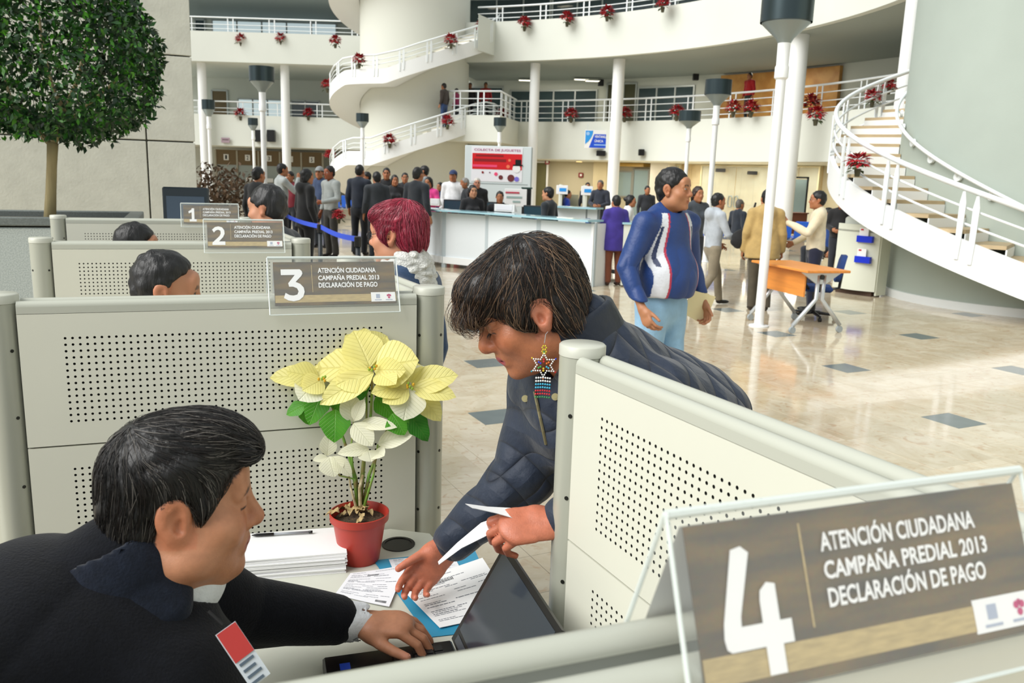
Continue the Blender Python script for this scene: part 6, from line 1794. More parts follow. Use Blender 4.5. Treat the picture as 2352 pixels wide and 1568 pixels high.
# ------------------------------------------------------------------ seated man
def seated_man():
    M = frame(415, 1150, 'R', 4, 3, 17)
    Mv = Matrix([list(map(float, r)) for r in M])
    hc = gd(604, 1188, 1.32) - Mv @ Vector((0, .124, -.026))
    root = empty('person', (-.86, 1.08, 0), 0, 'seated man in dark navy coat typing on the black laptop', 'person')
    off = -np.array(tuple(root.location))
    W = lambda p: Vector(p) - root.location
    hl = W(hc); s = 1.0
    X, Fd, Up = Mv.col[0], Mv.col[1], Mv.col[2]
    LP_ = lambda p: hl + Mv @ Vector(p)
    nb = LP_((0, -.055, -.15))                       # neck base
    SL, SR = W((-.615, 1.285, 1.045)), W((-.685, .875, 1.035))
    EL_, ER = W((-.50, 1.42, .885)), W((-.56, .75, .78))
    WL, WR_ = W(gz(806, 1427, .805)), W((-.32, .86, .775))
    pel = W((-.96, 1.06, .56)); ch = W((-.69, 1.095, .985))
    # hands
    wl = WL; tip = W(gz(1000, 1456, .782))
    dh = (tip - wl).normalized()
    HL = hand_pts(wl + dh * .012, dh + Vector((0, 0, .12)), (0.05, .05, -1), (.25, -1, 0), curl=((.55, .55, .35), (.50, .55, .4), (.45, .5, .35), (.38, .45, .3)), thumb_out=.62, scale=1.02, spread=.10, thumb_curl=.35)
    HR_ = hand_pts(WR_, (1, .1, -.1), (0, 0, -1), (.1, 1, 0), scale=1.0)
    B = Sd(); hs = head_sdf(nose=1.08, fat=1.35, brow=1.05)
    B.u(bounded(xform(hs, hl, M), hl, .165))
    B.u(cone(LP_((0, -.025, -.045)), nb, .066, .082), .035)
    B.u(ell(LP_((0, .030, -.105)), (.042, .042, .026), np.array(M)), .03)       # soft under-chin
    B.u(cone(nb, ch, .08, .06), .05)
    B.u(cone(ch, pel, .05, .05), .05)
    for a, b, c in ((SL, EL_, WL), (SR, ER, WR_)):
        B.u(cone(ch, a, .05, .05), .04); B.u(chain([a, b, c], [.05, .036, .026]), .03)
    add_hand(B, HL, 1.02); add_hand(B, HR_)
    # bent legs
    hipL, hipR = W((-.94, 1.16, .52)), W((-.94, .96, .52)); kL, kR = W((-.51, 1.21, .54)), W((-.51, .93, .54)); aL, aR = W((-.53, 1.21, .09)), W((-.53, .93, .09))
    for a, b, c in ((hipL, kL, aL), (hipR, kR, aR)): B.u(chain([a, b, c], [.035, .03, .028]), .04)
    hcol = head_color('b8805f', lip='a3625a', browc='15100d', eye=True, closed=True, stub=.16, flush=.12)
    def col(v):
        L_ = (v - np.array(tuple(hl))) @ M.astype(float); c = hcol(L_)
        hair_sh = (L_[:, 1] * .76 - L_[:, 2] * .65 < .020) & (L_[:, 2] > -.075) & (np.abs(L_[:, 0]) < .074) & ~((L_[:, 1] > -.035) & (L_[:, 2] < .03))
        c[hair_sh] = np.array(lin('2a1d16'))
        far_ = (L_[:, 2] < -.16) | (np.linalg.norm(L_, axis=1) > .22); c[far_] = np.array(lin('b67d5e'))
        # fingertips slightly redder, nails paler
        for chn, rs in HL['fingers'] + [HL['thumb']]:
            t_ = np.array(tuple(chn[-1])); d_ = np.linalg.norm(v - t_, axis=1); m_ = np.exp(-(d_ / .014) ** 2)[:, None]; c[:] = c * (1 - .5 * m_) + np.array(lin('cf8a76')) * .5 * m_
        return c
    pts = [hl, SL, SR, EL_, ER, WL, WR_, pel, kL, kR, aL, aR]
    lo = np.minimum.reduce([np.array(tuple(p)) for p in pts]) - .26; hi = np.maximum.reduce([np.array(tuple(p)) for p in pts]) + .26; lo[2] = .01
    sdf_obj('body', B, lo, hi, .0039, mat('skin_man', 'c08a68', .45, attr='Col', sss=.1, spec=.45, var=.06, scale=120, bump=.08, bscale=420), root, col)
    # nails
    for chn, rs in HL['fingers'] + [HL['thumb']]:
        a, b = chn[-2], chn[-1]; d = (b - a).normalized(); n_ = -HL['axes'][1]; n_ = (n_ - d * n_.dot(d)).normalized(); sd_ = d.cross(n_)
        g = MB(); r_ = rs[-1] * .72; c0 = b + n_ * rs[-1] * .86 - d * .001
        g.add([c0 + d * r_ * 1.1 * math.cos(q) + sd_ * r_ * .8 * math.sin(q) - n_ * .0012 * (math.sin(q) ** 2) for q in [math.pi / 5 * i for i in range(10)]], [tuple(range(10))]); g.build('fingernail', mat('nail', 'dcae9e', .3), root)
    # coat
    T = Sd()
    T.u(cone(pel + Vector((0, 0, .0)), ch, .20, .175, ((1, 0, .5), .86)))
    T.u(ell(W((-.705, 1.095, 1.015)), (.125, .20, .12)), .08)
    T.u(ell(W((-.50, 1.10, .87)), (.13, .17, .19)), .08)
    for a, b, c in ((SL, EL_, WL), (SR, ER, WR_)):
        T.u(cone(nb + Vector((-.01, 0, -.01)), a, .085, .082), .06)
        T.u(chain([a, b, b.lerp(c, .84)], [.088, .074, .052]), .04)
    T.u(cone(nb + Vector((-.012, 0, .0)), LP_((0, -.075, -.095)), .112, .094), .03)     # stand collar
    T.s_(cone(nb + (LP_((0, -.02, -.06)) - nb) * .25, LP_((0, .03, -.04)), .078, .105), .008)
    T.i(lambda P_: f32(.50) - P_[:, 2], .02)
    sdf_obj('coat', wrinkle(T, .014, 11, 5, (1, 1, .7)), lo, hi, .0075, mat('navy_wool', '0b0d13', .95, var=.25, scale=60, bump=.25, bscale=260, sheen=.08, spec=.2), root)
    # folded collar of the coat
    C_ = Sd(); a_ = LP_((0, -.078, -.098)); ax_ = (a_ - nb).normalized()
    C_.u(cone(nb + ax_ * .006, a_ - ax_ * .002, .126, .106)); C_.s_(cone(nb - ax_ * .02, a_ + ax_ * .06, .096, .080), .006)
    C_.i(lambda P_: (P_ @ A3(Fd) - A3(LP_((0, .020, 0))) @ A3(Fd)).astype(f32), .02)
    c = np.array(tuple(nb)); sdf_obj('coat_collar', C_, c - .22, c + .22, .006, mat('navy_wool_light', '141a26', .95, var=.25, scale=60, bump=.25, bscale=260, sheen=.12, spec=.2), root)
    # shirt collar and cuff
    S1 = Sd(); S1.u(cone(nb + (LP_((0, 0, -.07)) - nb) * .2, LP_((0, .0, -.112)), .080, .074)); S1.s_(cone(nb, LP_((0, .0, -.04)), .062, .066), .004)
    sdf_obj('shirt_collar', S1, c - .2, c + .25, .006, cloth('d9dde0'), root)
    dC = (WL - EL_).normalized(); Cf = Sd(); Cf.u(cone(EL_.lerp(WL, .78), WL + dC * .012, .046, .041)); Cf.s_(cone(WL - dC * .02, WL + dC * .06, .034, .037), .003)
    c = np.array(tuple(WL)); sdf_obj('shirt_cuff', wrinkle(Cf, .004, 40, 2), c - .14, c + .1, .0045, cloth('e4e6ea'), root)
    Tr = Sd()
    for a, b, cc in ((hipL, kL, aL), (hipR, kR, aR)): Tr.u(chain([a, b, cc], [.10, .075, .06]), .04)
    Tr.u(cone(hipL, hipR, .12, .12), .05)
    sdf_obj('trousers', Tr, lo, hi, .014, cloth('1a1b20'), root)
    for a in (aL, aR):
        g = Sd(); g.u(ell(a + Vector((.08, 0, -.05)), (.14, .045, .04))); g.i(lambda P_: f32(.003) - P_[:, 2], .004); cc = np.array(tuple(a)); sdf_obj('shoe', g, cc + np.array([-.12, -.08, -.1]), cc + np.array([.26, .08, .05]), .01, mat('shoe_15120f', '15120f', .4), root)
    # hair
    Hs = Sd()
    Hs.u(ell((0, -.014, .046), (.086, .104, .100))); Hs.u(ell((0, -.060, -.022), (.070, .050, .066)), .03)
    Hs.u(ell((0, .045, .112), (.062, .055, .034)), .035); Hs.u(ell((.012, .092, .092), (.050, .024, .024)), .022)
    for k in (-1, 1): Hs.u(ell((k * .068, .030, .010), (.014, .014, .034)), .015)
    Hs.i(lambda P_: smin((P_[:, 1] * .80 - P_[:, 2] * .60 - .026).astype(f32), (.072 - P_[:, 2]).astype(f32), .02), .012)
    Hs.i(lambda P_: (-.092 - P_[:, 2] - P_[:, 1] * .25).astype(f32), .012)
    for k in (-1, 1): Hs.s_(ell((k * .088, -.010, -.002), (.034, .027, .034)), .008); Hs.s_(ell((k * .08, .02, -.055), (.04, .06, .03)), .01)
    fh = lambda P_: Hs((P_ - A3(hl)) @ M)
    cc = np.array(tuple(hl)); sdf_obj('hair', wrinkle(fh, .004, 70, 4, (1, 1, 1)), cc - .2, cc + .2, .0045, hairmat('0d0b0a', .4), root)
    rnd = np.random.RandomState(4)
    sd_ = seeds_on(Hs, (-.12, -.16, -.14), (.12, .16, .16), .005, 3600, rnd)
    crown = np.array([.010, -.065, .115])
    def flow(P_):
        d = P_ - crown; d = d / (np.linalg.norm(d, axis=1, keepdims=True) + 1e-6)
        top = np.clip((P_[:, 2] - .06) / .05, 0, 1)[:, None] * np.clip((P_[:, 1] + .06) / .04, 0, 1)[:, None]
        d = d * (1 - .75 * top) + top * np.array([.25, .95, .10])
        side = np.clip((.07 - P_[:, 2]) / .05, 0, 1)[:, None]
        return d + side * np.array([0, -.35, -.9])
    strands('hair_strands', root, Hs, (M, np.array(tuple(hl))), sd_, flow, 6, .0095, [HK1, HK1, HK2, HK2, HK3], r0=.00055, lift=(.0004, .0042), rnd=rnd, jitter=.16)
    # badge on a lanyard
    tb_ = .75; rb_ = Vector(ray(556, 1500))
    while tb_ < 1.6 and float(T(np.array([tuple(W(CAMP + rb_ * tb_))], f32))[0]) > .008: tb_ += .004
    bc = W(CAMP + rb_ * min(tb_, 1.15)); vx, vy = Vector((.42, -.30, -.80)).normalized(), None
    v, r, u = view_basis(556, 1500); ax = (r * .50 - u * .86).normalized(); ay = (r * .80 + u * .40 + v * .3); ay = (ay - ax * ay.dot(ax)).normalized()
    def card(name, a0, a1, b0, b1, l, Mx, par):
        n_ = ax.cross(ay); 
        if n_.dot(v) > 0: n_ = -n_
        g = MB(); g.add([bc + ax * a + ay * b + n_ * (l + q) for q in (0, .0012) for a, b in ((a0, b0), (a1, b0), (a1, b1), (a0, b1))], [(3, 2, 1, 0), (4, 5, 6, 7), (0, 1, 5, 4), (1, 2, 6, 5), (2, 3, 7, 6), (3, 0, 4, 7)]); return g.build(name, Mx, par)
    bd = card('id_badge', -.042, .046, -.016, .016, 0, mat('badge_white', 'c9d0d6', .3), root)
    card('badge_red_band', -.041, .006, -.015, .015, .0015, mat('badge_red', 'b8332e', .4), bd)
    for k in range(4): card('badge_print', .010 + k * .010, .014 + k * .010, -.012, .010 - .003 * (k % 2), .0015, mat('badge_ink', '51606e', .5), bd)
    g = MB(); g.tube([bc - ax * .048, bc - ax * .075 - ay * .006], .0025, 6); g.build('lanyard', mat('lanyard_black', '0e0e10', .7), root)
    # office chair under him
    office_chair((-.96, 1.06), -math.pi / 2 + .1 + 0.0, 'blue office chair under the seated man', cloth=mat('blue_chair_cloth', '1d4fa3', .8), group='swivel chairs')
    return root
seated_man()

# ------------------------------------------------------------------ leaning woman
def quilt_mat(name, c, per=.075, strength=.8):
    M = bpy.data.materials.new(name); M.use_nodes = True
    nt = M.node_tree; N = nt.nodes; L = nt.links; b = N['Principled BSDF']
    b.inputs['Base Color'].default_value = lin(c) + (1,); b.inputs['Roughness'].default_value = .6; b.inputs['Sheen Weight'].default_value = .15; b.inputs['Specular IOR Level'].default_value = .35
    tc = N.new('ShaderNodeTexCoord'); hs = []
    for dv in ((.75, .55, .75), (.75, .55, -.75)):
        d = N.new('ShaderNodeVectorMath'); d.operation = 'DOT_PRODUCT'; d.inputs[1].default_value = dv; L.new(tc.outputs['Object'], d.inputs[0])
        pp = N.new('ShaderNodeMath'); pp.operation = 'PINGPONG'; pp.inputs[1].default_value = per / 2; L.new(d.outputs['Value'], pp.inputs[0])
        dd = N.new('ShaderNodeMath'); dd.operation = 'DIVIDE'; dd.inputs[1].default_value = per / 2; L.new(pp.outputs[0], dd.inputs[0])
        pw = N.new('ShaderNodeMath'); pw.operation = 'POWER'; pw.inputs[1].default_value = .45; L.new(dd.outputs[0], pw.inputs[0]); hs.append(pw)
    mn = N.new('ShaderNodeMath'); mn.operation = 'MULTIPLY'; L.new(hs[0].outputs[0], mn.inputs[0]); L.new(hs[1].outputs[0], mn.inputs[1])
    no = N.new('ShaderNodeTexNoise'); no.inputs['Scale'].default_value = 22; no.inputs['Detail'].default_value = 4; L.new(tc.outputs['Object'], no.inputs['Vector'])
    ad = N.new('ShaderNodeMath'); ad.operation = 'MULTIPLY_ADD'; ad.inputs[1].default_value = .45; L.new(no.outputs['Fac'], ad.inputs[0]); L.new(mn.outputs[0], ad.inputs[2])
    ln = N.new('ShaderNodeMapRange'); ln.inputs['From Max'].default_value = .30; ln.inputs['To Min'].default_value = .45; L.new(mn.outputs[0], ln.inputs['Value'])
    cm_ = N.new('ShaderNodeMix'); cm_.data_type = 'RGBA'; cm_.blend_type = 'MULTIPLY'; cm_.inputs['Factor'].default_value = 1; cm_.inputs['A'].default_value = lin(c) + (1,); L.new(ln.outputs['Result'], cm_.inputs['B']); L.new(cm_.outputs['Result'], b.inputs['Base Color'])
    bp = N.new('ShaderNodeBump'); bp.inputs['Strength'].default_value = strength; bp.inputs['Distance'].default_value = .03; L.new(ad.outputs[0], bp.inputs['Height']); L.new(bp.outputs['Normal'], b.inputs['Normal'])
    return M
def leaning_woman():
    M = frame(1200, 730, 'L', 32, 4, -14); Mv = Matrix([list(map(float, r)) for r in M])
    SC_ = 1.02
    hc = gd(1124, 762, 1.655) - Mv @ Vector((-.031, .092, .008)) * SC_
    root = empty('person', (.55, 1.98, 0), 0, 'woman in quilted navy jacket leaning over the desk with papers', 'person')
    W = lambda p: Vector(p) - root.location
    hl = W(hc); LP_ = lambda p: hl + Mv @ (Vector(p) * SC_); Fd = Mv.col[1]
    nb = W(hc + Mv @ Vector((0, -.10, -.13)))
    nb = W((.158, 1.688, 1.335))
    SLs, SRs = W((.30, 1.64, 1.25)), W(gd(1262, 880, 1.90))
    ELb, ERb = W((.33, 1.67, 1.07)), W(gd(1212, 1088, 1.88))
    WLr = W(gd(1280, 1200, 1.62)); WRr = W(gz(1030, 1252, .855))
    hips = W((.60, 2.0, .90)); chest = W((.20, 1.80, 1.24)); belly = W((.42, 1.92, 1.02))
    # right hand: palm up, fingers toward the man
    dR = (W(gz(935, 1358, .765)) - WRr).normalized()
    HR_ = hand_pts(WRr + dR * .006, dR, (.45, -.75, .55), (-.55, .35, .75), curl=((.48, .50, .35), (.55, .55, .4), (.62, .6, .4), (.7, .6, .4)), thumb_out=.42, scale=.96, spread=.01, thumb_curl=.12)
    # left hand pinching papers
    dL = (W(gd(1165, 1205, 1.60)) - WLr).normalized()
    HL = hand_pts(WLr + dL * .004, dL + Vector((0, 0, -.05)), (-.1, .55, -.85), (-.1, -.55, .85), curl=((.75, .95, .6), (.8, 1.0, .6), (.85, 1.0, .6), (.9, 1.0, .6)), thumb_out=.16, scale=1.0, spread=.03, thumb_curl=.05)
    B = Sd(); hs = head_sdf(nose=1.12, fat=.25)
    B.u(bounded(lambda P_: hs((P_ - A3(hl)) @ M / f32(SC_)) * f32(SC_), hl, .175))
    B.u(cone(LP_((0, -.030, -.045)), nb, .056, .066), .03)
    B.u(cone(nb, chest, .06, .06), .05); B.u(chain([chest, belly, hips], [.06, .05, .05]), .05)
    for a, b, c in ((SLs, ELb, WLr), (SRs, ERb, WRr)):
        B.u(cone(nb, a, .05, .045), .04); B.u(chain([a, b, c], [.045, .034, .024]), .03)
    add_hand(B, HR_, .96); add_hand(B, HL, 1.0)
    hp = [W((.57, 1.90, .88)), W((.62, 2.08, .88))]; kn = [W((.60, 1.88, .48)), W((.64, 2.10, .48))]; an = [W((.66, 1.87, .09)), W((.70, 2.12, .09))]
    for i in range(2): B.u(chain([hp[i], kn[i], an[i]], [.035, .03, .028]), .04)
    hcol = head_color('b57350', lip='a8485a', browc='2a1a12', eye=True, closed=True, flush=.25)
    def col(v):
        L_ = (v - np.array(tuple(hl))) @ M.astype(float) / SC_; c = hcol(L_)
        c[(L_[:, 1] * .76 - L_[:, 2] * .65 < .02) & (np.abs(L_[:, 0]) < .07) & (L_[:, 2] > -.06)] = np.array(lin('2a1d16'))
        ear = (np.abs(L_[:, 0]) > .070) & (np.abs(L_[:, 2]) < .045) & (L_[:, 1] < .02) & (L_[:, 1] > -.045); c[ear] = np.array(lin('c97f62'))
        far_ = (L_[:, 2] < -.16) | (np.linalg.norm(L_, axis=1) > .23); c[far_] = np.array(lin('bf7257'))
        for H in (HR_, HL):
            for chn, rs in H['fingers'] + [H['thumb']]:
                t_ = np.array(tuple(chn[-1])); d_ = np.linalg.norm(v - t_, axis=1); m_ = np.exp(-(d_ / .015) ** 2)[:, None]; c[:] = c * (1 - .5 * m_) + np.array(lin('d0785f')) * .5 * m_
        return c
    pts = [hl, SLs, SRs, ELb, ERb, WLr, WRr, hips] + kn + an
    lo = np.minimum.reduce([np.array(tuple(p)) for p in pts]) - .27; hi = np.maximum.reduce([np.array(tuple(p)) for p in pts]) + .27; lo[2] = .01
    sdf_obj('body', B, lo, hi, .0039, mat('skin_woman', 'b57350', .42, attr='Col', sss=.1, spec=.5, var=.09, scale=90, bump=.12, bscale=300), root, col)
    for H, sgn in ((HR_, 1), (HL, 1)):
        for chn, rs in H['fingers'] + [H['thumb']]:
            a, b = chn[-2], chn[-1]; d = (b - a).normalized(); n_ = -H['axes'][1]; n_ = (n_ - d * n_.dot(d)).normalized(); s2 = d.cross(n_); g = MB(); r_ = rs[-1] * .72; c0 = b + n_ * rs[-1] * .86 - d * .001
            g.add([c0 + d * r_ * 1.2 * math.cos(q) + s2 * r_ * .8 * math.sin(q) - n_ * .0012 * (math.sin(q) ** 2) for q in [math.pi / 5 * i for i in range(10)]], [tuple(range(10))]); g.build('fingernail', mat('nail_w', 'e0b0a0', .25), root)
    # jacket
    T = Sd()
    T.u(chain([chest, belly, hips], [.165, .185, .19]))
    T.u(ell(W((.16, 1.78, 1.20)), (.13, .17, .15)), .06)
    T.u(ell(W((.36, 1.82, 1.20)), (.18, .19, .11)), .08)
    for a, b, c in ((SLs, ELb, WLr), (SRs, ERb, WRr)):
        T.u(cone(nb + Vector((.03, 0, -.01)), a, .080, .084), .05)
        T.u(chain([a, b, b.lerp(c, .93)], [.092, .076, .052]), .04)
    T.u(cone(hips, hips + Vector((.03, .0, -.14)), .19, .20), .03)
    T.u(cone(nb + Vector((.03, .01, -.02)), LP_((0, -.070, -.085)), .090, .080), .03)
    T.s_(cone(nb + Vector((-.05, -.0, .01)), LP_((0, .02, -.05)), .058, .076), .006)
    T.i(lambda P_: f32(.73) - P_[:, 2], .015)
    qm = quilt_mat('quilted_navy_nylon', '222c3d', strength=.55)
    # opening of the jacket front: a dark slit built as a groove
    gA, gB = gd(1232, 880, 1.60), gd(1258, 1170, 1.56)
    T.s_(cone(W(gA), W(gB), .016, .020), .02)
    sdf_obj('quilted_jacket', wrinkle(T, .012, 14, 12, (1, 1, .8)), lo, hi, .0065, qm, root)
    # standing collar, folded outward
    C_ = Sd(); a_ = LP_((0, -.074, -.052)); n0 = nb + Vector((.022, .006, -.03)); ax_ = (a_ - n0).normalized()
    C_.u(cone(n0, a_, .100, .086)); C_.s_(cone(n0 - ax_ * .03, a_ + ax_ * .05, .074, .068), .006); C_.i(lambda P_: (np.abs((P_ - A3((n0 + a_) / 2)) @ A3(ax_)) - f32((a_ - n0).length * .5 + .004)).astype(f32), .012); C_.i(lambda P_: (P_ @ A3(Fd) - A3(LP_((0, -.004, 0))) @ A3(Fd)).astype(f32), .02)
    c = np.array(tuple(n0)); sdf_obj('jacket_collar', C_, c - .2, c + .24, .006, mat('navy_nylon', '141c29', .45, bump=.2, bscale=60), root)
    # snaps and zip
    for px, py, D in ((1206, 915, 1.56), (1275, 911, 1.545)):
        v, r, u = view_basis(px, py); p0 = Vector(ray(px, py)); lo_t, hi_t = 1.2, 2.2
        fT = lambda t: float(T(np.array([tuple(W(CAMP + p0 * t))], f32))[0])
        t = 1.25
        while t < 2.1 and fT(t) > .003: t += .004
        p = W(CAMP + p0 * t); g = MB(); g.tube([p + v * .004, p - v * .003], .0075, 14); g.tube([p - v * .003, p - v * .0045], .0045, 10); g.build('snap_button', mat('brass_snap', 'c9bd8e', .3, .7), root)
    zp = []
    for k in range(9):
        px, py = 1228 + 26 * (k / 8), 900 + 120 * (k / 8); p0 = Vector(ray(px, py)); t = 1.25
        while t < 2.1 and float(T(np.array([tuple(W(CAMP + p0 * t))], f32))[0]) > .003: t += .005
        zp.append(W(CAMP + p0 * (t - .003)))
    g = MB(); g.tube(zp, .0035, 6); g.build('zip', mat('zip_metal', '8a8264', .4, .7), root)
    # trousers + shoes
    Tr = Sd()
    for i in range(2): Tr.u(chain([hp[i], kn[i], an[i] + Vector((0, 0, -.02))], [.105, .075, .06]), .04)
    Tr.i(lambda P_: f32(.05) - P_[:, 2], .01); sdf_obj('trousers', Tr, lo, hi, .014, cloth('15171c'), root)
    for a in an:
        g = Sd(); g.u(ell(a + Vector((-.07, 0, -.05)), (.13, .042, .04))); g.i(lambda P_: f32(.003) - P_[:, 2], .004); cc = np.array(tuple(a)); sdf_obj('shoe', g, cc + np.array([-.26, -.08, -.1]), cc + np.array([.12, .08, .05]), .01, mat('shoe_15120f', '15120f', .4), root)
    # hair: layered crop with a fringe
    Hs = Sd()
    Hs.u(ell((0, -.020, .046), (.090, .113, .098))); Hs.u(ell((0, -.070, -.012), (.074, .052, .066)), .03)
    Hs.u(ell((0, .062, .080), (.072, .058, .046)), .03); Hs.u(ell((-.0, .100, .050), (.060, .026, .026)), .02)
    for k in (-1, 1): Hs.u(ell((k * .072, .032, .012), (.016, .020, .046)), .02); Hs.u(ell((k * .070, -.055, -.03), (.02, .032, .05)), .02)
    Hs.i(lambda P_: smin((P_[:, 1] * .80 - P_[:, 2] * .60 - .034).astype(f32), (.030 - P_[:, 2]).astype(f32), .02), .010)
    for k in (-1, 1): Hs.s_(ell((k * .088, -.010, -.008), (.034, .024, .034)), .008); Hs.s_(ell((k * .08, .045, -.055), (.05, .04, .045)), .01)
    fh = lambda P_: Hs((P_ - A3(hl)) @ M / f32(SC_)) * f32(SC_)
    cc = np.array(tuple(hl)); sdf_obj('hair', wrinkle(fh, .005, 60, 6), cc - .22, cc + .22, .0045, hairmat('16100d', .42), root)
    rnd = np.random.RandomState(8)
    sd_ = seeds_on(Hs, (-.13, -.18, -.13), (.13, .16, .17), .005, 3800, rnd)
    crown = np.array([.0, -.055, .13])
    def flow(P_):
        d = P_ - crown; d = d / (np.linalg.norm(d, axis=1, keepdims=True) + 1e-6)
        front = np.clip((P_[:, 1] - .0) / .06, 0, 1)[:, None]
        return d * 1.0 + front * np.array([0, .35, -.55]) + np.clip((.05 - P_[:, 2]) / .06, 0, 1)[:, None] * np.array([0, -.05, -.7])
    strands('hair_strands', root, Hs, (M * SC_, np.array(tuple(hl))), sd_, flow, 7, .0095, [HK1, HK2, HK2, HK4, HK5], r0=.0006, lift=(.0006, .008), rnd=rnd, jitter=.26)
    # stray fringe strands hanging off the forehead
    sd2 = np.stack([rnd.uniform(-.06, .05, 260), rnd.uniform(.085, .118, 260), rnd.uniform(.045, .09, 260)], 1)
    strands('hair_strands', root, lambda P_: Hs(P_) * .35, (M * SC_, np.array(tuple(hl))), sd2, lambda P_: np.tile(np.array([0, .30, -1.0]), (len(P_), 1)), 7, .0085, [HK2, HK4, HK5], r0=.0006, lift=(.002, .012), rnd=rnd, jitter=.22)
    # lashes of the lowered eye
    for k in (-1, 1):
        g = MB()
        for q in range(9):
            x = k * (.020 + .0026 * q); p = LP_((x, .0945 - abs(abs(x) - .031) * .35, .0045)); t_ = LP_((x + k * .002 * (q - 3), .1035 - abs(abs(x) - .031) * .3, -.0015)); g.tube([p, t_], [.0007, .0002], 4)
        g.build('eyelashes', BLACK, root)
    # earring: beaded star with fringe
    lobe = LP_((-.086, -.004, -.036)); v, r, u = view_basis(1240, 800); r = r.normalized(); u = Vector((0, 0, 1))
    g = MB(); g.tube([lobe, lobe + Vector((-.004, -.004, -.004)), lobe + Vector((-.006, -.006, -.022))], .0008, 6); ear = g.build('earring', mat('earring_silver', 'd5d8da', .25, .9), root)
    ec = lobe + Vector((-.006, -.010, -.022)); vf = -Vector((v.x, v.y, 0)).normalized()
    def bead(name, x, z, rr, c):
        x *= 1.25; z *= 1.25; rr *= 1.2; g = MB(); p = ec + r * x + u * z + vf * .002; g.lathe([(rr * .4, -rr), (rr, -rr * .35), (rr, rr * .35), (rr * .4, rr)], p, n=7); g.build(name, mat('bead_' + c, c, .25), ear)
    for q in range(2):
        for a in range(6): bead('bead', .0032 * math.cos(a * 1.047), -.006 - q * .0062 + .0032 * math.sin(a * 1.047), .0013, 'd8cf3a')
    star = []
    for k in range(12):
        rr = .0185 if k % 2 == 0 else .0105; a = math.pi / 2 + k * math.pi / 6; star.append((rr * math.cos(a), rr * math.sin(a)))
    zc = -.034
    for k in range(12):
        (x0, z0), (x1, z1) = star[k], star[(k + 1) % 12]
        for t in (0, .33, .66): bead('bead', x0 + (x1 - x0) * t, zc + z0 + (z1 - z0) * t, .0014, 'eef0ee')
    cols = ['c82a30', '2f49c8', '38a04a', 'e0c23a', '3aa8c0', 'd8702a']
    for k in range(6):
        a = math.pi / 2 + k * math.pi / 3
        for rr in (.0055, .009): bead('bead', rr * math.cos(a), zc + rr * math.sin(a), .0017, cols[k])
        bead('bead', .0215 * math.cos(a), zc + .0215 * math.sin(a), .0014, cols[(k + 2) % 6])
    for x in range(-3, 4):
        for q, c_ in enumerate(['eef0ee', 'eef0ee', '49b8dc', '49b8dc', 'cf2f3a', 'cf2f3a', '3d8f56']): bead('bead', x * .0036, zc - .020 - q * .0052 - abs(x) * .0003, .0016, c_)
    # papers in her left hand
    def held(label, pix, deps):
        L4 = [gd(x, y, d) for (x, y), d in zip(pix, deps)]; o = empty('held_paper', L4[0], 0, label, 'paper', 'papers in her hands'); n = len(L4) // 2
        A = [p - L4[0] for p in L4[:n]]; Bq = [p - L4[0] for p in L4[n:]]
        g = MB(); g.strip(A, Bq); g.strip([p + Vector((0, 0, -.0008)) for p in Bq], [p + Vector((0, 0, -.0008)) for p in A]); g.build('sheet', PAPER, o, smooth=True); return o
    held('white paper slip bent upward from her left hand', [(1068, 1156), (1120, 1163), (1178, 1166), (1190, 1168), (1085, 1166), (1140, 1178), (1182, 1190), (1196, 1192)], [1.66, 1.645, 1.635, 1.635, 1.60, 1.595, 1.60, 1.60])
    held('long white paper drooping from her left hand to her wrist', [(1006, 1289), (1050, 1246), (1105, 1200), (1150, 1184), (1196, 1184), (1008, 1296), (1060, 1258), (1120, 1228), (1165, 1213), (1200, 1206)], [1.72, 1.70, 1.68, 1.66, 1.645, 1.68, 1.65, 1.625, 1.615, 1.61])
    return root
leaning_woman()

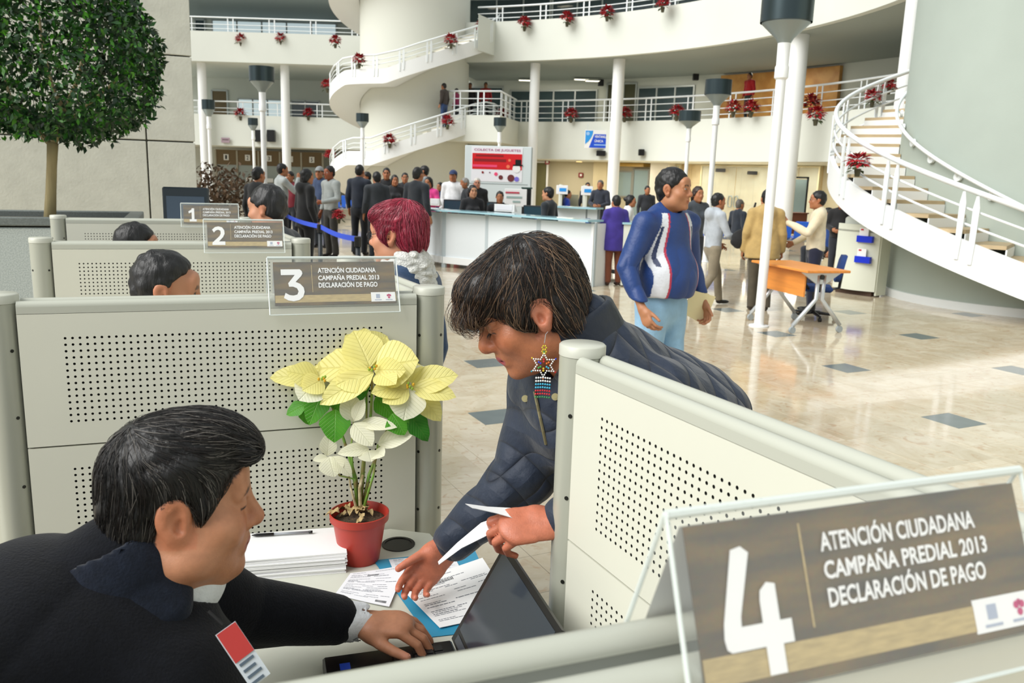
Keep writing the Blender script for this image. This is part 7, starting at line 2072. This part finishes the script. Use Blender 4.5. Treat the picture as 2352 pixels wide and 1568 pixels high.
# ------------------------------------------------------------------ man in blue jacket
def blue_man():
    p = gd(1520, 700, 5.4); p.z = 0
    BL = lin('1b3a74'); WH = lin('d4d7dc'); RD = lin('b03048'); DK = lin('14264e')
    def jc(v):
        c = np.tile(np.array(BL), (len(v), 1)); x, y, z = v[:, 0], v[:, 1], v[:, 2]
        s = 1.77 / 1.72; xs = np.where(z > 1.2 * s, .165 - (z / s - 1.2) * .26, .165 - (1.2 - z / s) * .03)
        for sg in (1, -1):
            xx = x * sg; fr = y > -.03
            body = fr & (xx < .24) & (z < 1.46 * s)
            wd = np.interp(z / s, [.88, 1.05, 1.2, 1.44], [.030, .034, .036, .022])
            m = body & (np.abs(xx - xs) < wd); c[m] = WH
            e = body & (np.abs(xx - (xs - wd)) < .006); c[e] = RD
            slit = body & (np.abs(xx - (xs + .012)) < .009) & (z > 1.14 * s) & (z < 1.38 * s); c[slit] = DK
        # darker side panel
        return c
    r, d = person('heavy man in blue and white sports jacket holding a folder', (p.x, p.y, 0), math.radians(-143), h=1.765, fat=1.2, res=.0085, topres=.006, hem=.045, headres=.0058, bottom='8fb6d2', yaw=math.radians(20),
           hairc='0c0b0b', skin='b07a58', topmat=mat('sport_nylon', '1d3f86', .5, attr='Col', bump=.3, bscale=40, var=.06, scale=10), topcol=jc, shoe='3b3a3a',
           armR=((.315, -.02, 1.13), (.31, .13, .90)), armL=((-.315, -.05, 1.12), (-.31, .07, .89)), curl=(.5, .55, .6, .65))
    # manila folder in his left hand
    mw = r.matrix_world if False else Matrix.Translation(Vector((p.x, p.y, 0))) @ Matrix.Rotation(math.radians(-143), 4, 'Z')
    hand = mw @ (d['WR'][-1] + (d['WR'][-1] - d['EL'][-1]).normalized() * .07)
    Dp = (hand - CAMP).dot(_fw)
    pix = [(1584, 664), (1644, 681), (1616, 745), (1574, 722)]
    L4 = [gd(x, y, Dp - .05 + dd) for (x, y), dd in zip(pix, (0, .06, .06, 0))]
    o = empty('manila_folder', L4[0], 0, 'cream manila folder held by the man in blue jacket', 'folder')
    A = [q - L4[0] for q in L4]; n_ = (A[1] - A[0]).cross(A[3] - A[0]).normalized() * .004
    MAN = mat('manila', 'e8d9a8', .7)
    g = MB(); g.add(A + [q + n_ for q in A], [(3, 2, 1, 0), (4, 5, 6, 7), (0, 1, 5, 4), (1, 2, 6, 5), (2, 3, 7, 6), (3, 0, 4, 7)]); g.build('cover', MAN, o)
    e = (A[1] - A[0]); f_ = (A[3] - A[0]); B4 = [A[0] + e * .45 - f_ * .035, A[0] + e * .75 - f_ * .035, A[0] + e * .75 + f_ * .1, A[0] + e * .45 + f_ * .1]
    g = MB(); g.add([q + n_ * 1.5 for q in B4] + [q + n_ * .9 for q in B4], [(0, 1, 2, 3), (7, 6, 5, 4)]); g.build('tab', MAN, o)
blue_man()

# ------------------------------------------------------------------ red-haired woman
p = Vector((-.40, 3.02, 0))
rw, dw = person('red-haired woman in denim jacket with fleece collar behind sign 3', p, math.radians(72), h=1.585, female=True, fat=1.12, res=.0085, headres=.0062, top='1d3c60', bottom='15233c', hair='none', glasses=True, skin='c58b6c', pitch=-.10,
       armL=None, armR=None)
def dye_hair():
    hd, HR, s = dw['hd'], dw['HR'], dw['s']
    Hs = Sd(); Hs.u(ell((0, -.020, .046), (.089, .115, .098))); Hs.u(ell((0, -.068, -.02), (.074, .056, .07)), .03); Hs.u(ell((0, .055, .082), (.07, .05, .04)), .03)
    for k in (-1, 1): Hs.u(ell((k * .075, .022, .0), (.018, .030, .045)), .02)
    Hs.i(lambda P_: (P_[:, 1] * .80 - P_[:, 2] * .60 - .030).astype(f32), .012)
    for k in (-1, 1): Hs.s_(ell((k * .088, -.014, -.014), (.034, .022, .03)), .008); Hs.s_(ell((k * .08, .05, -.055), (.05, .05, .04)), .01)
    c = np.array(tuple(hd)); RH = hairmat('8a1d33', .35)
    sdf_obj('hair', wrinkle(lambda P_: Hs((P_ - A3(hd)) @ HR / f32(s)) * f32(s), .005, 60, 2), c - .22, c + .22, .006, RH, rw)
    rnd = np.random.RandomState(3); sd_ = seeds_on(Hs, (-.13, -.19, -.14), (.13, .16, .17), .006, 1900, rnd); cr = np.array([0, -.06, .13])
    def flow(P_):
        d = P_ - cr; d = d / (np.linalg.norm(d, axis=1, keepdims=True) + 1e-6); return d + np.clip((.06 - P_[:, 2]) / .06, 0, 1)[:, None] * np.array([0, -.25, -.8])
    strands('hair_strands', rw, Hs, (HR * s, np.array(tuple(hd))), sd_, flow, 6, .012, [mat('hair_crimson', 'a02440', .35), mat('hair_wine', '5a1020', .4), mat('hair_rose', 'c2566a', .35)], r0=.0009, lift=(.0006, .006), rnd=rnd, jitter=.2)
    nk = dw['neck']; g = Sd()
    g.u(cone(nk + Vector((0, -.015, -.035)), nk + Vector((0, -.01, .015)), .105, .098)); g.s_(cone(nk + Vector((0, .0, -.08)), nk + Vector((0, .01, .08)), .066, .074), .006)
    c = np.array(tuple(nk)); sdf_obj('fleece_collar', wrinkle(g, .012, 90, 4), c - .16, c + .16, .006, mat('white_fleece', 'dcdcd6', .95, bump=1.0, bscale=160, var=.1, scale=90), rw)
dye_hair()

# ------------------------------------------------------------------ clerks and visitor at the other cubicles
q = gd(345, 640, 2.72)
person('balding clerk in white shirt seated behind sign 3 partition', (q.x - .08, q.y + .02, 0), math.radians(-72), h=1.70, legs='sit', sit_z=.535, hair='recede', hairc='0d0c0c', skin='b98263', top='dfe2e4', res=.0095, headres=.0075, lean=.07, pitch=-.18, collar='eef0f2')
q = gd(298, 560, 4.35)
person('dark-haired clerk seated behind sign 2 partition', (q.x, q.y, 0), math.radians(-72), h=1.70, legs='sit', sit_z=.50, hair='short', hairc='0c0b0b', skin='b98263', top='30343c', res=.012, pitch=-.1)
q = gd(576, 470, 4.3)
person('visitor with greying black hair standing between signs 1 and 2', (q.x + .10, q.y + .05, 0), math.radians(78), h=1.60, hair='short', hairc='1a1a1b', skin='c08a6c', top='2d333a', res=.0105, fat=1.1, pitch=-.15)
ch_ = office_chair((-2.36, 4.02), math.radians(108), 'bright blue chair back showing left of the sign 2 partition post', cloth=mat('azure_chair_cloth', '1f7fd6', .7)); ch_.scale = (1.1, 1.1, 1.16)
# ================================================================== cream poinsettia
def leaf_mesh(name, M, pts=8, fold=.22, curl=.25, lobes=False, wav=.0):
    """unit leaf: base at origin, tip at (0,1,0), width 1 across x (scaled on placement), normal +z"""
    g = MB(); V = []; rows = pts
    for i in range(rows + 1):
        t = i / rows; w = (math.sin(math.pi * min(1, t * .93 + .02)) ** .8) * (1 - .35 * t) * .62
        if lobes and .35 < t < .6: w *= 1.12
        if i == 0: w = .03
        if i == rows: w = .0
        z = -curl * (t ** 2) + .04 * math.sin(t * 9) * wav
        for j in range(-2, 3):
            u = j / 2; V.append((u * w, t, z + fold * abs(u) * w - .10 * (abs(u) ** 2) * w + wav * .05 * math.sin(t * 14 + j * 2) * abs(u)))
    F = []
    for i in range(rows):
        for j in range(4):
            a = i * 5 + j; F.append((a, a + 1, a + 6, a + 5))
    g.add(V, F); o = g.build(name, M, None, smooth=True); me = o.data; bpy.data.objects.remove(o); return me
def veined(name, c, c2, vein, tr=.35, rough=.45):
    M = bpy.data.materials.new(name); M.use_nodes = True; nt = M.node_tree; N = nt.nodes; L = nt.links; b = N['Principled BSDF']
    tc = N.new('ShaderNodeTexCoord'); sp = N.new('ShaderNodeSeparateXYZ'); L.new(tc.outputs['Object'], sp.inputs[0])
    ab = N.new('ShaderNodeMath'); ab.operation = 'ABSOLUTE'; L.new(sp.outputs['X'], ab.inputs[0])
    s1 = N.new('ShaderNodeMath'); s1.operation = 'MULTIPLY_ADD'; s1.inputs[1].default_value = -.75; L.new(ab.outputs[0], s1.inputs[0]); L.new(sp.outputs['Y'], s1.inputs[2])
    pp = N.new('ShaderNodeMath'); pp.operation = 'PINGPONG'; pp.inputs[1].default_value = .06; L.new(s1.outputs[0], pp.inputs[0])
    lt = N.new('ShaderNodeMapRange'); lt.inputs['From Max'].default_value = .018; lt.inputs['To Min'].default_value = 1; lt.inputs['To Max'].default_value = 0; L.new(pp.outputs[0], lt.inputs['Value'])
    md = N.new('ShaderNodeMapRange'); md.inputs['From Max'].default_value = .03; md.inputs['To Min'].default_value = 1; md.inputs['To Max'].default_value = 0; L.new(ab.outputs[0], md.inputs['Value'])
    mx_ = N.new('ShaderNodeMath'); mx_.operation = 'MAXIMUM'; L.new(lt.outputs[0], mx_.inputs[0]); L.new(md.outputs[0], mx_.inputs[1])
    no = N.new('ShaderNodeTexNoise'); no.inputs['Scale'].default_value = 3; oi = N.new('ShaderNodeObjectInfo'); ad = N.new('ShaderNodeVectorMath'); L.new(tc.outputs['Object'], ad.inputs[0]); L.new(oi.outputs['Random'], ad.inputs[1]); L.new(ad.outputs[0], no.inputs['Vector'])
    a = N.new('ShaderNodeMix'); a.data_type = 'RGBA'; a.inputs['A'].default_value = lin(c) + (1,); a.inputs['B'].default_value = lin(c2) + (1,); L.new(no.outputs['Fac'], a.inputs['Factor'])
    v_ = N.new('ShaderNodeMix'); v_.data_type = 'RGBA'; v_.inputs['B'].default_value = lin(vein) + (1,); mm = N.new('ShaderNodeMath'); mm.operation = 'MULTIPLY'; mm.inputs[1].default_value = .20; L.new(mx_.outputs[0], mm.inputs[0]); L.new(mm.outputs[0], v_.inputs['Factor']); L.new(a.outputs['Result'], v_.inputs['A'])
    L.new(v_.outputs['Result'], b.inputs['Base Color']); b.inputs['Roughness'].default_value = rough
    b.inputs['Transmission Weight'].default_value = 0
    bp = N.new('ShaderNodeBump'); bp.inputs['Strength'].default_value = .3; bp.inputs['Distance'].default_value = .02; bp.invert = True; L.new(mx_.outputs[0], bp.inputs['Height']); L.new(bp.outputs['Normal'], b.inputs['Normal'])
    tl_ = N.new('ShaderNodeBsdfTranslucent'); L.new(v_.outputs['Result'], tl_.inputs['Color']); ms = N.new('ShaderNodeMixShader'); ms.inputs[0].default_value = tr
    L.new(b.outputs[0], ms.inputs[1]); L.new(tl_.outputs[0], ms.inputs[2]); L.new(ms.outputs[0], N['Material Output'].inputs[0])
    return M
CREAM = veined('cream_bract', 'f2ec9e', 'eadf84', 'cfc767'); PALE = veined('pale_bract', 'efeed0', 'f3f1dc', 'cfd0a4'); GRN = veined('green_leaf', '5fae2a', '3f8f22', '9fd060'); GRND = veined('deep_green_leaf', '3f8f2c', '2f7a20', '7fbc50')
pc0 = gz(826, 1283, .7301); 
pl = empty('potted_poinsettia', (pc0.x, pc0.y, .7301), 0, 'cream poinsettia in a red plastic pot on the desk', 'potted plant')
pd = (pc0 - CAMP).dot(_fw)
rim = .074; hP = .128
b = MB(); b.lathe([(.048, 0), (.050, .004), (.066, hP - .022), (.0665, hP - .020), (.0735, hP - .018), (.0745, hP), (.0715, hP + .001), (.0695, hP - .004), (.0645, hP - .022)], n=40, cap=False); pot = b.build('pot', mat('red_plastic_pot', 'a83226', .38, var=.06, scale=20), pl, auto=40)
b = MB(); b.lathe([(.048, 0.0005), (.0001, .0005)], n=40, cap=False); b.build('pot_base', mat('red_plastic_pot', 'a83226', .38), pot)
b = MB(); b.lathe([(.0665, hP - .021), (.060, hP - .018), (.04, hP - .014), (.0001, hP - .010)], n=40, cap=False); b.build('soil', mat('potting_soil', '2e241a', .95, var=.5, scale=90, col2='57452e', bump=1.0, bscale=120), pl)
LM = [leaf_mesh('bract', CREAM, curl=.20), leaf_mesh('bract', CREAM, curl=.38, wav=.6), leaf_mesh('bract', PALE, curl=.18), leaf_mesh('bract', PALE, curl=.32, wav=.5)]
LG = [leaf_mesh('leaf', GRN, curl=.22, lobes=True), leaf_mesh('leaf', GRND, curl=.35, lobes=True, wav=.5)]
def leaf(bx, by, tx, ty, wpx, typ, db=0.0, dt=0.0, twist=0.0):
    """leaf from base pixel to tip pixel at depths pd+db, pd+dt"""
    A = gd(bx, by, pd + db); Bp = gd(tx, ty, pd + dt); d = Bp - A; Ln = d.length; y = d.normalized()
    toC = (CAMP - A).normalized(); z = toC + Vector((0, 0, .55)); z = (z - y * z.dot(y)).normalized(); x = y.cross(z)
    q = Matrix.Rotation(twist, 3, y); x = q @ x; z = q @ z
    wS_ = wpx * pd / F_PX / .78
    me = {'c': LM[(bx + ty) % 2], 'p': LM[2 + (bx + ty) % 2], 'g': LG[0], 'd': LG[1]}[typ]
    o = link('bract' if typ in 'cp' else 'leaf', me, pl)
    M4 = Matrix.Identity(4); loc = A - pl.location
    for i in range(3): M4[i][0] = x[i] * wS_; M4[i][1] = y[i] * Ln * 1.06; M4[i][2] = z[i] * Ln; M4[i][3] = loc[i]
    o.matrix_local = M4
LEAVES = [
 # main head
 (862, 848, 948, 822, 92, 'c', 0, -.03), (850, 842, 815, 758, 74, 'c', 0, .02), (848, 846, 726, 838, 72, 'c', 0, -.01), (852, 852, 778, 876, 66, 'c', -.02, -.06), (858, 856, 738, 916, 52, 'c', -.03, -.07), (866, 856, 902, 872, 44, 'c', -.02, -.07),
 (852, 840, 885, 772, 56, 'c', .02, .05), (846, 842, 768, 772, 40, 'c', .02, .06), (860, 850, 920, 850, 46, 'c', -.02, -.06, .5), (842, 850, 700, 826, 66, 'c', .01, .03),
 # upper back
 (838, 800, 806, 752, 52, 'c', .03, .05), (842, 800, 888, 768, 50, 'c', .03, .06), (832, 806, 772, 784, 46, 'c', .04, .07),
 # left head
 (738, 868, 624, 858, 44, 'c', .0, -.02), (736, 862, 668, 816, 56, 'c', .02, .05), (732, 870, 668, 850, 50, 'c', -.01, -.05), (732, 874, 690, 912, 60, 'p', -.02, -.06), (740, 866, 772, 838, 50, 'c', .0, .02), (742, 872, 700, 890, 46, 'c', -.02, -.06),
 # right head
 (944, 884, 1040, 856, 54, 'c', 0, -.02), (946, 888, 1038, 902, 42, 'c', -.01, -.04), (942, 892, 928, 958, 66, 'p', -.02, -.05), (946, 890, 1012, 958, 46, 'c', -.01, -.02), (940, 886, 862, 894, 44, 'c', -.01, -.06), (942, 878, 960, 832, 52, 'c', .01, .04), (936, 880, 898, 848, 48, 'c', .01, .03), (948, 880, 992, 848, 50, 'p', .02, .04), (938, 892, 884, 916, 44, 'c', -.02, -.06),
 # small pale ones on the stems
 (812, 968, 800, 906, 40, 'p', -.02, -.04), (814, 966, 832, 922, 24, 'p', -.03, -.05), (826, 972, 902, 974, 26, 'p', -.02, -.05), (812, 972, 852, 1016, 40, 'p', -.03, -.06), (868, 1020, 940, 992, 36, 'p', -.01, -.03), (848, 1030, 782, 1036, 26, 'p', -.02, -.06), (846, 1034, 852, 1056, 40, 'p', -.03, -.05), (858, 1038, 878, 1042, 30, 'p', -.02, -.05),
 (752, 1046, 756, 1000, 30, 'p', -.02, -.04), (752, 1050, 722, 1054, 16, 'p', -.02, -.04), (756, 1048, 768, 1090, 44, 'p', -.03, -.05), (764, 1048, 806, 1088, 26, 'p', -.03, -.04),
 # green leaves
 (744, 890, 710, 968, 42, 'g', .0, -.03), (704, 928, 658, 948, 26, 'g', .01, .0), (770, 940, 768, 1008, 48, 'g', -.02, -.05), (900, 950, 928, 992, 42, 'g', -.02, -.04), (938, 950, 984, 1004, 36, 'd', -.01, -.02), (790, 884, 830, 862, 44, 'd', .03, .05), (850, 890, 800, 900, 50, 'd', .03, .05), (880, 890, 930, 906, 50, 'd', .03, .05), (864, 910, 902, 954, 36, 'g', .02, .0), (770, 900, 790, 944, 34, 'g', .02, .01), (700, 925, 714, 975, 30, 'g', .02, .03), (760, 850, 790, 836, 40, 'g', .02, .03), (716, 876, 690, 914, 34, 'd', .02, .03), (905, 900, 880, 940, 34, 'd', .03, .03),
]
for a in LEAVES: leaf(*a)
STEM = mat('green_stem', '6f9a3c', .5, var=.2, scale=30, col2='8a7a48'); STEMB = mat('woody_stem', '8b7a52', .7, var=.3, scale=40, col2='c9bd9a')
top_ = Vector((0, 0, hP - .012))
def stem(pix, r0, r1, M=STEM, d=()):
    pts = [gd(x, y, pd + (d[i] if i < len(d) else 0)) - pl.location for i, (x, y) in enumerate(pix)]
    rs = [r0 + (r1 - r0) * i / (len(pts) - 1) for i in range(len(pts))]
    b = MB(); b.tube(pts, rs, 7); b.build('stem', M, pl, smooth=True)
base = (826, 1160)
stem([(826, 1172), (830, 1110), (838, 1030), (852, 950), (856, 856)], .0055, .003, d=(0, 0, 0, 0, 0)); stem([(824, 1172), (818, 1100), (790, 1010), (762, 930), (740, 872)], .005, .0026, d=(0, 0, .01, .01, 0)); stem([(832, 1172), (848, 1090), (884, 1000), (915, 930), (944, 890)], .005, .0026, d=(0, 0, 0, .01, 0))
stem([(822, 1172), (812, 1090), (806, 1030), (812, 970)], .004, .002, STEM, (-.01, -.01, -.02, -.02)); stem([(834, 1170), (858, 1090), (868, 1020)], .0042, .002, STEM, (-.01, -.02, -.01)); stem([(820, 1165), (815, 1100), (780, 1092), (756, 1052)], .0036, .0018, STEM, (-.01, -.02, -.03, -.02)); stem([(828, 1172), (834, 1100), (842, 1000), (842, 810)], .0045, .0024, STEM, (.01, .02, .03, .03)); stem([(820, 1174), (806, 1120), (800, 1080)], .0035, .002, STEMB, (-.02, -.02, -.02)); stem([(828, 1174), (826, 1120), (834, 1090)], .005, .004, STEMB, (-.015, -.015, -.01))
for (x, y) in ((856, 846), (740, 868), (944, 886)):
    for k in range(6):
        p = gd(x + random.uniform(-9, 9), y + random.uniform(-7, 7), pd - .035) - pl.location; b = MB(); b.lathe([(.001, -.004), (.0032, -.001), (.003, .003), (.001, .0045)], p, n=7); b.build('flower_bud', mat('bud_gold', 'd9a72c', .5) if k % 2 else mat('bud_green', '8fae3a', .5), pl)
DRY = mat('dry_leaf', 'c4ad7e', .8, var=.3, scale=30, col2='8d7448'); DL = leaf_mesh('dry_leaf', DRY, curl=.6, wav=2.0, fold=.6)
for k in range(16):
    a = random.uniform(0, 6.28); r_ = random.uniform(.01, .055); o = link('dry_leaf', DL, pl); sc = random.uniform(.018, .036)
    o.matrix_local = Matrix.Translation((r_ * math.cos(a), r_ * math.sin(a) * .8, hP - .008 + random.uniform(0, .008))) @ Matrix.Rotation(random.uniform(0, 6.28), 4, 'Z') @ Matrix.Rotation(random.uniform(.0, .9), 4, 'X') @ Matrix.Diagonal((sc * .8, sc, sc, 1))

# ================================================================== clipped indoor tree
TD = 7.3
def tpx(px, py, d=0.0): return gy(px, py, TD + d)
tb0 = tpx(115, 512); tr_ = empty('clipped_tree', (tb0.x, tb0.y, zP - .06), 0, 'round clipped green indoor tree in the granite planter', 'tree')
BARK = mat('pale_bark', '8b7d5a', .9, var=.25, scale=8, col2='a4976e', bump=.5, bscale=30, stretch=(1, 1, .2))
rel = lambda p: p - tr_.location
b = MB(); b.tube([rel(tpx(114, 525)), rel(tpx(117, 440)), rel(tpx(119, 380)), rel(tpx(121, 328))], [.052, .043, .041, .045], 12); b.build('trunk', BARK, tr_, smooth=True)
for pts, rr in [([(119, 335), (98, 312), (70, 285), (30, 240), (10, 180)], .026), ([(122, 332), (136, 300), (150, 250), (180, 180), (200, 90)], .03), ([(136, 300), (190, 250), (250, 200), (300, 150)], .018), ([(150, 260), (120, 200), (100, 120), (90, 40)], .02)]:
    b = MB(); b.tube([rel(tpx(x, y, .03 * i)) for i, (x, y) in enumerate(pts)], [rr * (1 - .16 * i) for i in range(len(pts))], 8); b.build('branch', BARK, tr_, smooth=True)
cc_ = rel(tpx(112, 110)); s_px = TD / F_PX
rnd = np.random.RandomState(11)
def crown_ok(p):
    x, y, z = p; 
    a = (abs(x) / 1.0) ** 2.6 + (abs(y) / .95) ** 2.6
    return True
ALEAF = []
NL = 15000
u = rnd.normal(size=(NL, 3)); u /= np.linalg.norm(u, axis=1, keepdims=True)
rr = rnd.uniform(.55, 1.0, NL) ** .45
rx, rz = 212 * s_px, 192 * s_px
k_ = 1 / (np.abs(u) ** 3.2).sum(1) ** (1 / 3.2)
Q = u * (k_ * rr)[:, None] * np.array([rx, rx, rz])
bumpy = 1 + .06 * np.sin(Q[:, 0] * 9) * np.sin(Q[:, 2] * 8 + 1) + .05 * np.sin(Q[:, 1] * 13 + Q[:, 0] * 7); Q *= bumpy[:, None]
Q[:, 0] *= np.where(Q[:, 2] > .1, 1 - .28 * np.clip((Q[:, 2] - .1) / rz, 0, 1), 1)
Q += np.array(tuple(cc_))
def leaf_cloud(name, Q, M_, parent, size, rnd, out=None):
    n = len(Q); d = rnd.normal(size=(n, 3)); d[:, 2] -= .5; d /= np.linalg.norm(d, axis=1, keepdims=True)
    e = rnd.normal(size=(n, 3)); e -= (e * d).sum(1, keepdims=True) * d; e /= np.linalg.norm(e, axis=1, keepdims=True); nn = np.cross(d, e)
    L_ = rnd.uniform(size[0], size[1], n)[:, None]; w_ = L_ * .24
    V = np.stack([Q, Q + d * L_ * .45 + e * w_ + nn * L_ * .06, Q + d * L_, Q + d * L_ * .45 - e * w_ + nn * L_ * .06, Q + d * L_ * .5], 1).reshape(-1, 3)
    b_ = (np.arange(n) * 5)[:, None]; F = np.concatenate([b_ + np.array([0, 1, 4]), b_ + np.array([1, 2, 4]), b_ + np.array([2, 3, 4]), b_ + np.array([3, 0, 4])])
    me = bpy.data.meshes.new(name); me.vertices.add(len(V)); me.vertices.foreach_set('co', V.astype(f32).ravel()); me.loops.add(len(F) * 3); me.loops.foreach_set('vertex_index', F.astype(np.int32).ravel()); me.polygons.add(len(F)); me.polygons.foreach_set('loop_start', np.arange(len(F), dtype=np.int32) * 3); me.materials.append(M_); me.update(calc_edges=True)
    o = link(name, me, parent); o['kind'] = 'stuff'; return o
def foliage(name, c):
    M = mat(name, c, .38, var=.3, scale=6, spec=.5); return M
third = rnd.randint(0, 100, NL)
leaf_cloud('foliage', Q[third < 45], foliage('ficus_dark', '123413'), tr_, (.05, .085), rnd); leaf_cloud('foliage', Q[(third >= 45) & (third < 82)], foliage('ficus_mid', '215416'), tr_, (.05, .085), rnd); leaf_cloud('foliage', Q[third >= 82], foliage('ficus_bright', '468c1a'), tr_, (.045, .08), rnd)

# ================================================================== red poinsettias along the railings
REDM = mat('red_bract', 'a00c1a', .55, var=.25, scale=20); RGRN = mat('dull_leaf', '3d4a26', .6); FOIL = mat('gold_foil', '4a4630', .5)
def red_cluster_mesh(seed, n, r, size):
    rd = random.Random(seed); g = MB()
    for k in range(n):
        a = rd.uniform(0, 6.28); e = rd.uniform(-.4, 1.3); c = Vector((math.cos(a) * math.cos(e), math.sin(a) * math.cos(e), math.sin(e) * .8)) * r * rd.uniform(.5, 1)
        d = (c + Vector((rd.uniform(-.3, .3) * r, rd.uniform(-.3, .3) * r, -.15 * r))).normalized(); _, s_, u_ = basis(d)
        L_ = size * rd.uniform(.7, 1.15); w_ = L_ * .3; p = c
        g.add([p, p + d * L_ * .45 + s_ * w_, p + d * L_ - u_ * L_ * .2, p + d * L_ * .45 - s_ * w_, p + d * L_ * .5 + u_ * L_ * .08], [(0, 1, 4), (1, 2, 4), (2, 3, 4), (3, 0, 4)])
    return g
_rc = {}
def red_plant(pos, size, label):
    key = round(size, 2)
    if key not in _rc:
        a = red_cluster_mesh(int(key * 100), 130, size * .38, size * .30).build('bracts', REDM, None).data; b_ = red_cluster_mesh(int(key * 100) + 9, 12, size * .3, size * .36).build('leaves', RGRN, None).data
        g = MB(); g.lathe([(size * .09, -size * .62), (size * .10, -size * .60), (size * .15, -size * .30), (size * .13, -size * .28)], n=14); c = g.build('foil_pot', FOIL, None, auto=40).data
        for o in [o for o in COL.objects if o.data in (a, b_, c)]: bpy.data.objects.remove(o)
        _rc[key] = (a, b_, c)
    o = empty('red_poinsettia', pos, random.uniform(0, 6), label, 'flower', 'red poinsettias on the railings')
    a, b_, c = _rc[key]; link('bracts', a, o); q = link('leaves', b_, o); q.location = (0, 0, -size * .28); link('foil_pot', c, o); return o
def on_ring(px, py, R_, C_=CC, nearh=False):
    a, p = chit(px, C_, R_, nearh); return gy(px, py, p.y)
def on_ring_ray(px, py, R_, C_, nearh):
    d = ray(px, py); a = d.x ** 2 + d.y ** 2; b_ = -2 * (d.x * C_[0] + d.y * C_[1]); c = C_[0] ** 2 + C_[1] ** 2 - R_ * R_
    t = (-b_ - (1 if nearh else -1) * math.sqrt(max(0, b_ * b_ - 4 * a * c))) / (2 * a); return CAMP + d * t
ordw = ['first', 'second', 'third', 'fourth', 'fifth', 'sixth', 'seventh', 'eighth', 'ninth', 'tenth']
for k, (px, py) in enumerate([(1105, 62), (1205, 52), (1303, 41), (1395, 28), (1523, 6)]): red_plant(on_ring(px, py, R2 - .12), .52, 'red poinsettia on the upper right balcony railing, %s from the middle stair' % ordw[k])
for k, (px, py) in enumerate([(1152, 262), (1312, 262), (1435, 260), (1555, 256), (1685, 246), (1726, 246), (1863, 234)]): red_plant(on_ring(px, py, R1 - .12), .56, 'red poinsettia on the first-floor right balcony railing, %s from the middle stair' % ordw[k])
for px, py, lab in [(1036, 92, 'near the top of its upper flight'), (825, 137, 'on its upper flight at the left bend'), (1028, 278, 'high on its lower flight'), (895, 321, 'halfway up its lower flight')]: red_plant(on_ring_ray(px, py, 3.56, C2, True), .50, 'red poinsettia on the middle spiral stair, ' + lab)
for px, py, lab in [(752, 195, 'at far left of the upper flight'), (770, 93, 'below the topmost flight'), (758, 356, 'at far left of the lower flight')]: red_plant(on_ring_ray(px, py, 3.56, C2, False), .50, 'red poinsettia on the middle spiral stair, ' + lab)
for px, py, Y, lab in [(553, 90, YL - .95, 'upper left balcony, left one'), (645, 87, YL - .95, 'upper left balcony, right one'), (552, 260, YL, 'first-floor left balcony, left one'), (708, 260, YL, 'first-floor left balcony, right one')]: red_plant(gy(px, py, Y), .52, 'red poinsettia on the railing of the ' + lab)
red_plant(on_ring_ray(1972, 372, 3.10, C1, True), .34, 'large red poinsettia on the near spiral stair stringer')
red_plant(on_ring_ray(1875, 262, 3.10, C1, True), .30, 'red poinsettia at the outer bend of the near spiral stair')
red_plant(on_ring_ray(2005, 222, 3.06, C1, False), .30, 'red poinsettia on the far side of the near spiral stair')
red_plant(on_ring_ray(2043, 196, 3.06, C1, False), .26, 'red poinsettia next to the drum on the near spiral stair')
red_plant(gd(778, 494, 16.0), .26, 'red poinsettia bunch held by the man in pale grey jacket')
# dry brown foliage display behind the first cubicle
q = gd(505, hor(505), 15.5); o = empty('dry_foliage_display', (q.x, q.y, 0), 0, 'brown dry foliage display behind sign 1', 'plant display')
b = MB(); b.lathe([(.3, 0), (.36, .5), (.34, .52)], n=20); b.build('tub', mat('tub_grey', '777a74', .6), o, auto=40)
Q2 = rnd.normal(size=(1500, 3)) * np.array([.34, .3, .36]) + np.array([0, 0, 1.12]); Q2 = Q2[(Q2[:, 2] > .5) & (Q2[:, 2] < 1.75)]
leaf_cloud('dry_foliage', Q2, mat('dry_brown', '5a4632', .8, var=.4, scale=5), o, (.08, .14), rnd)
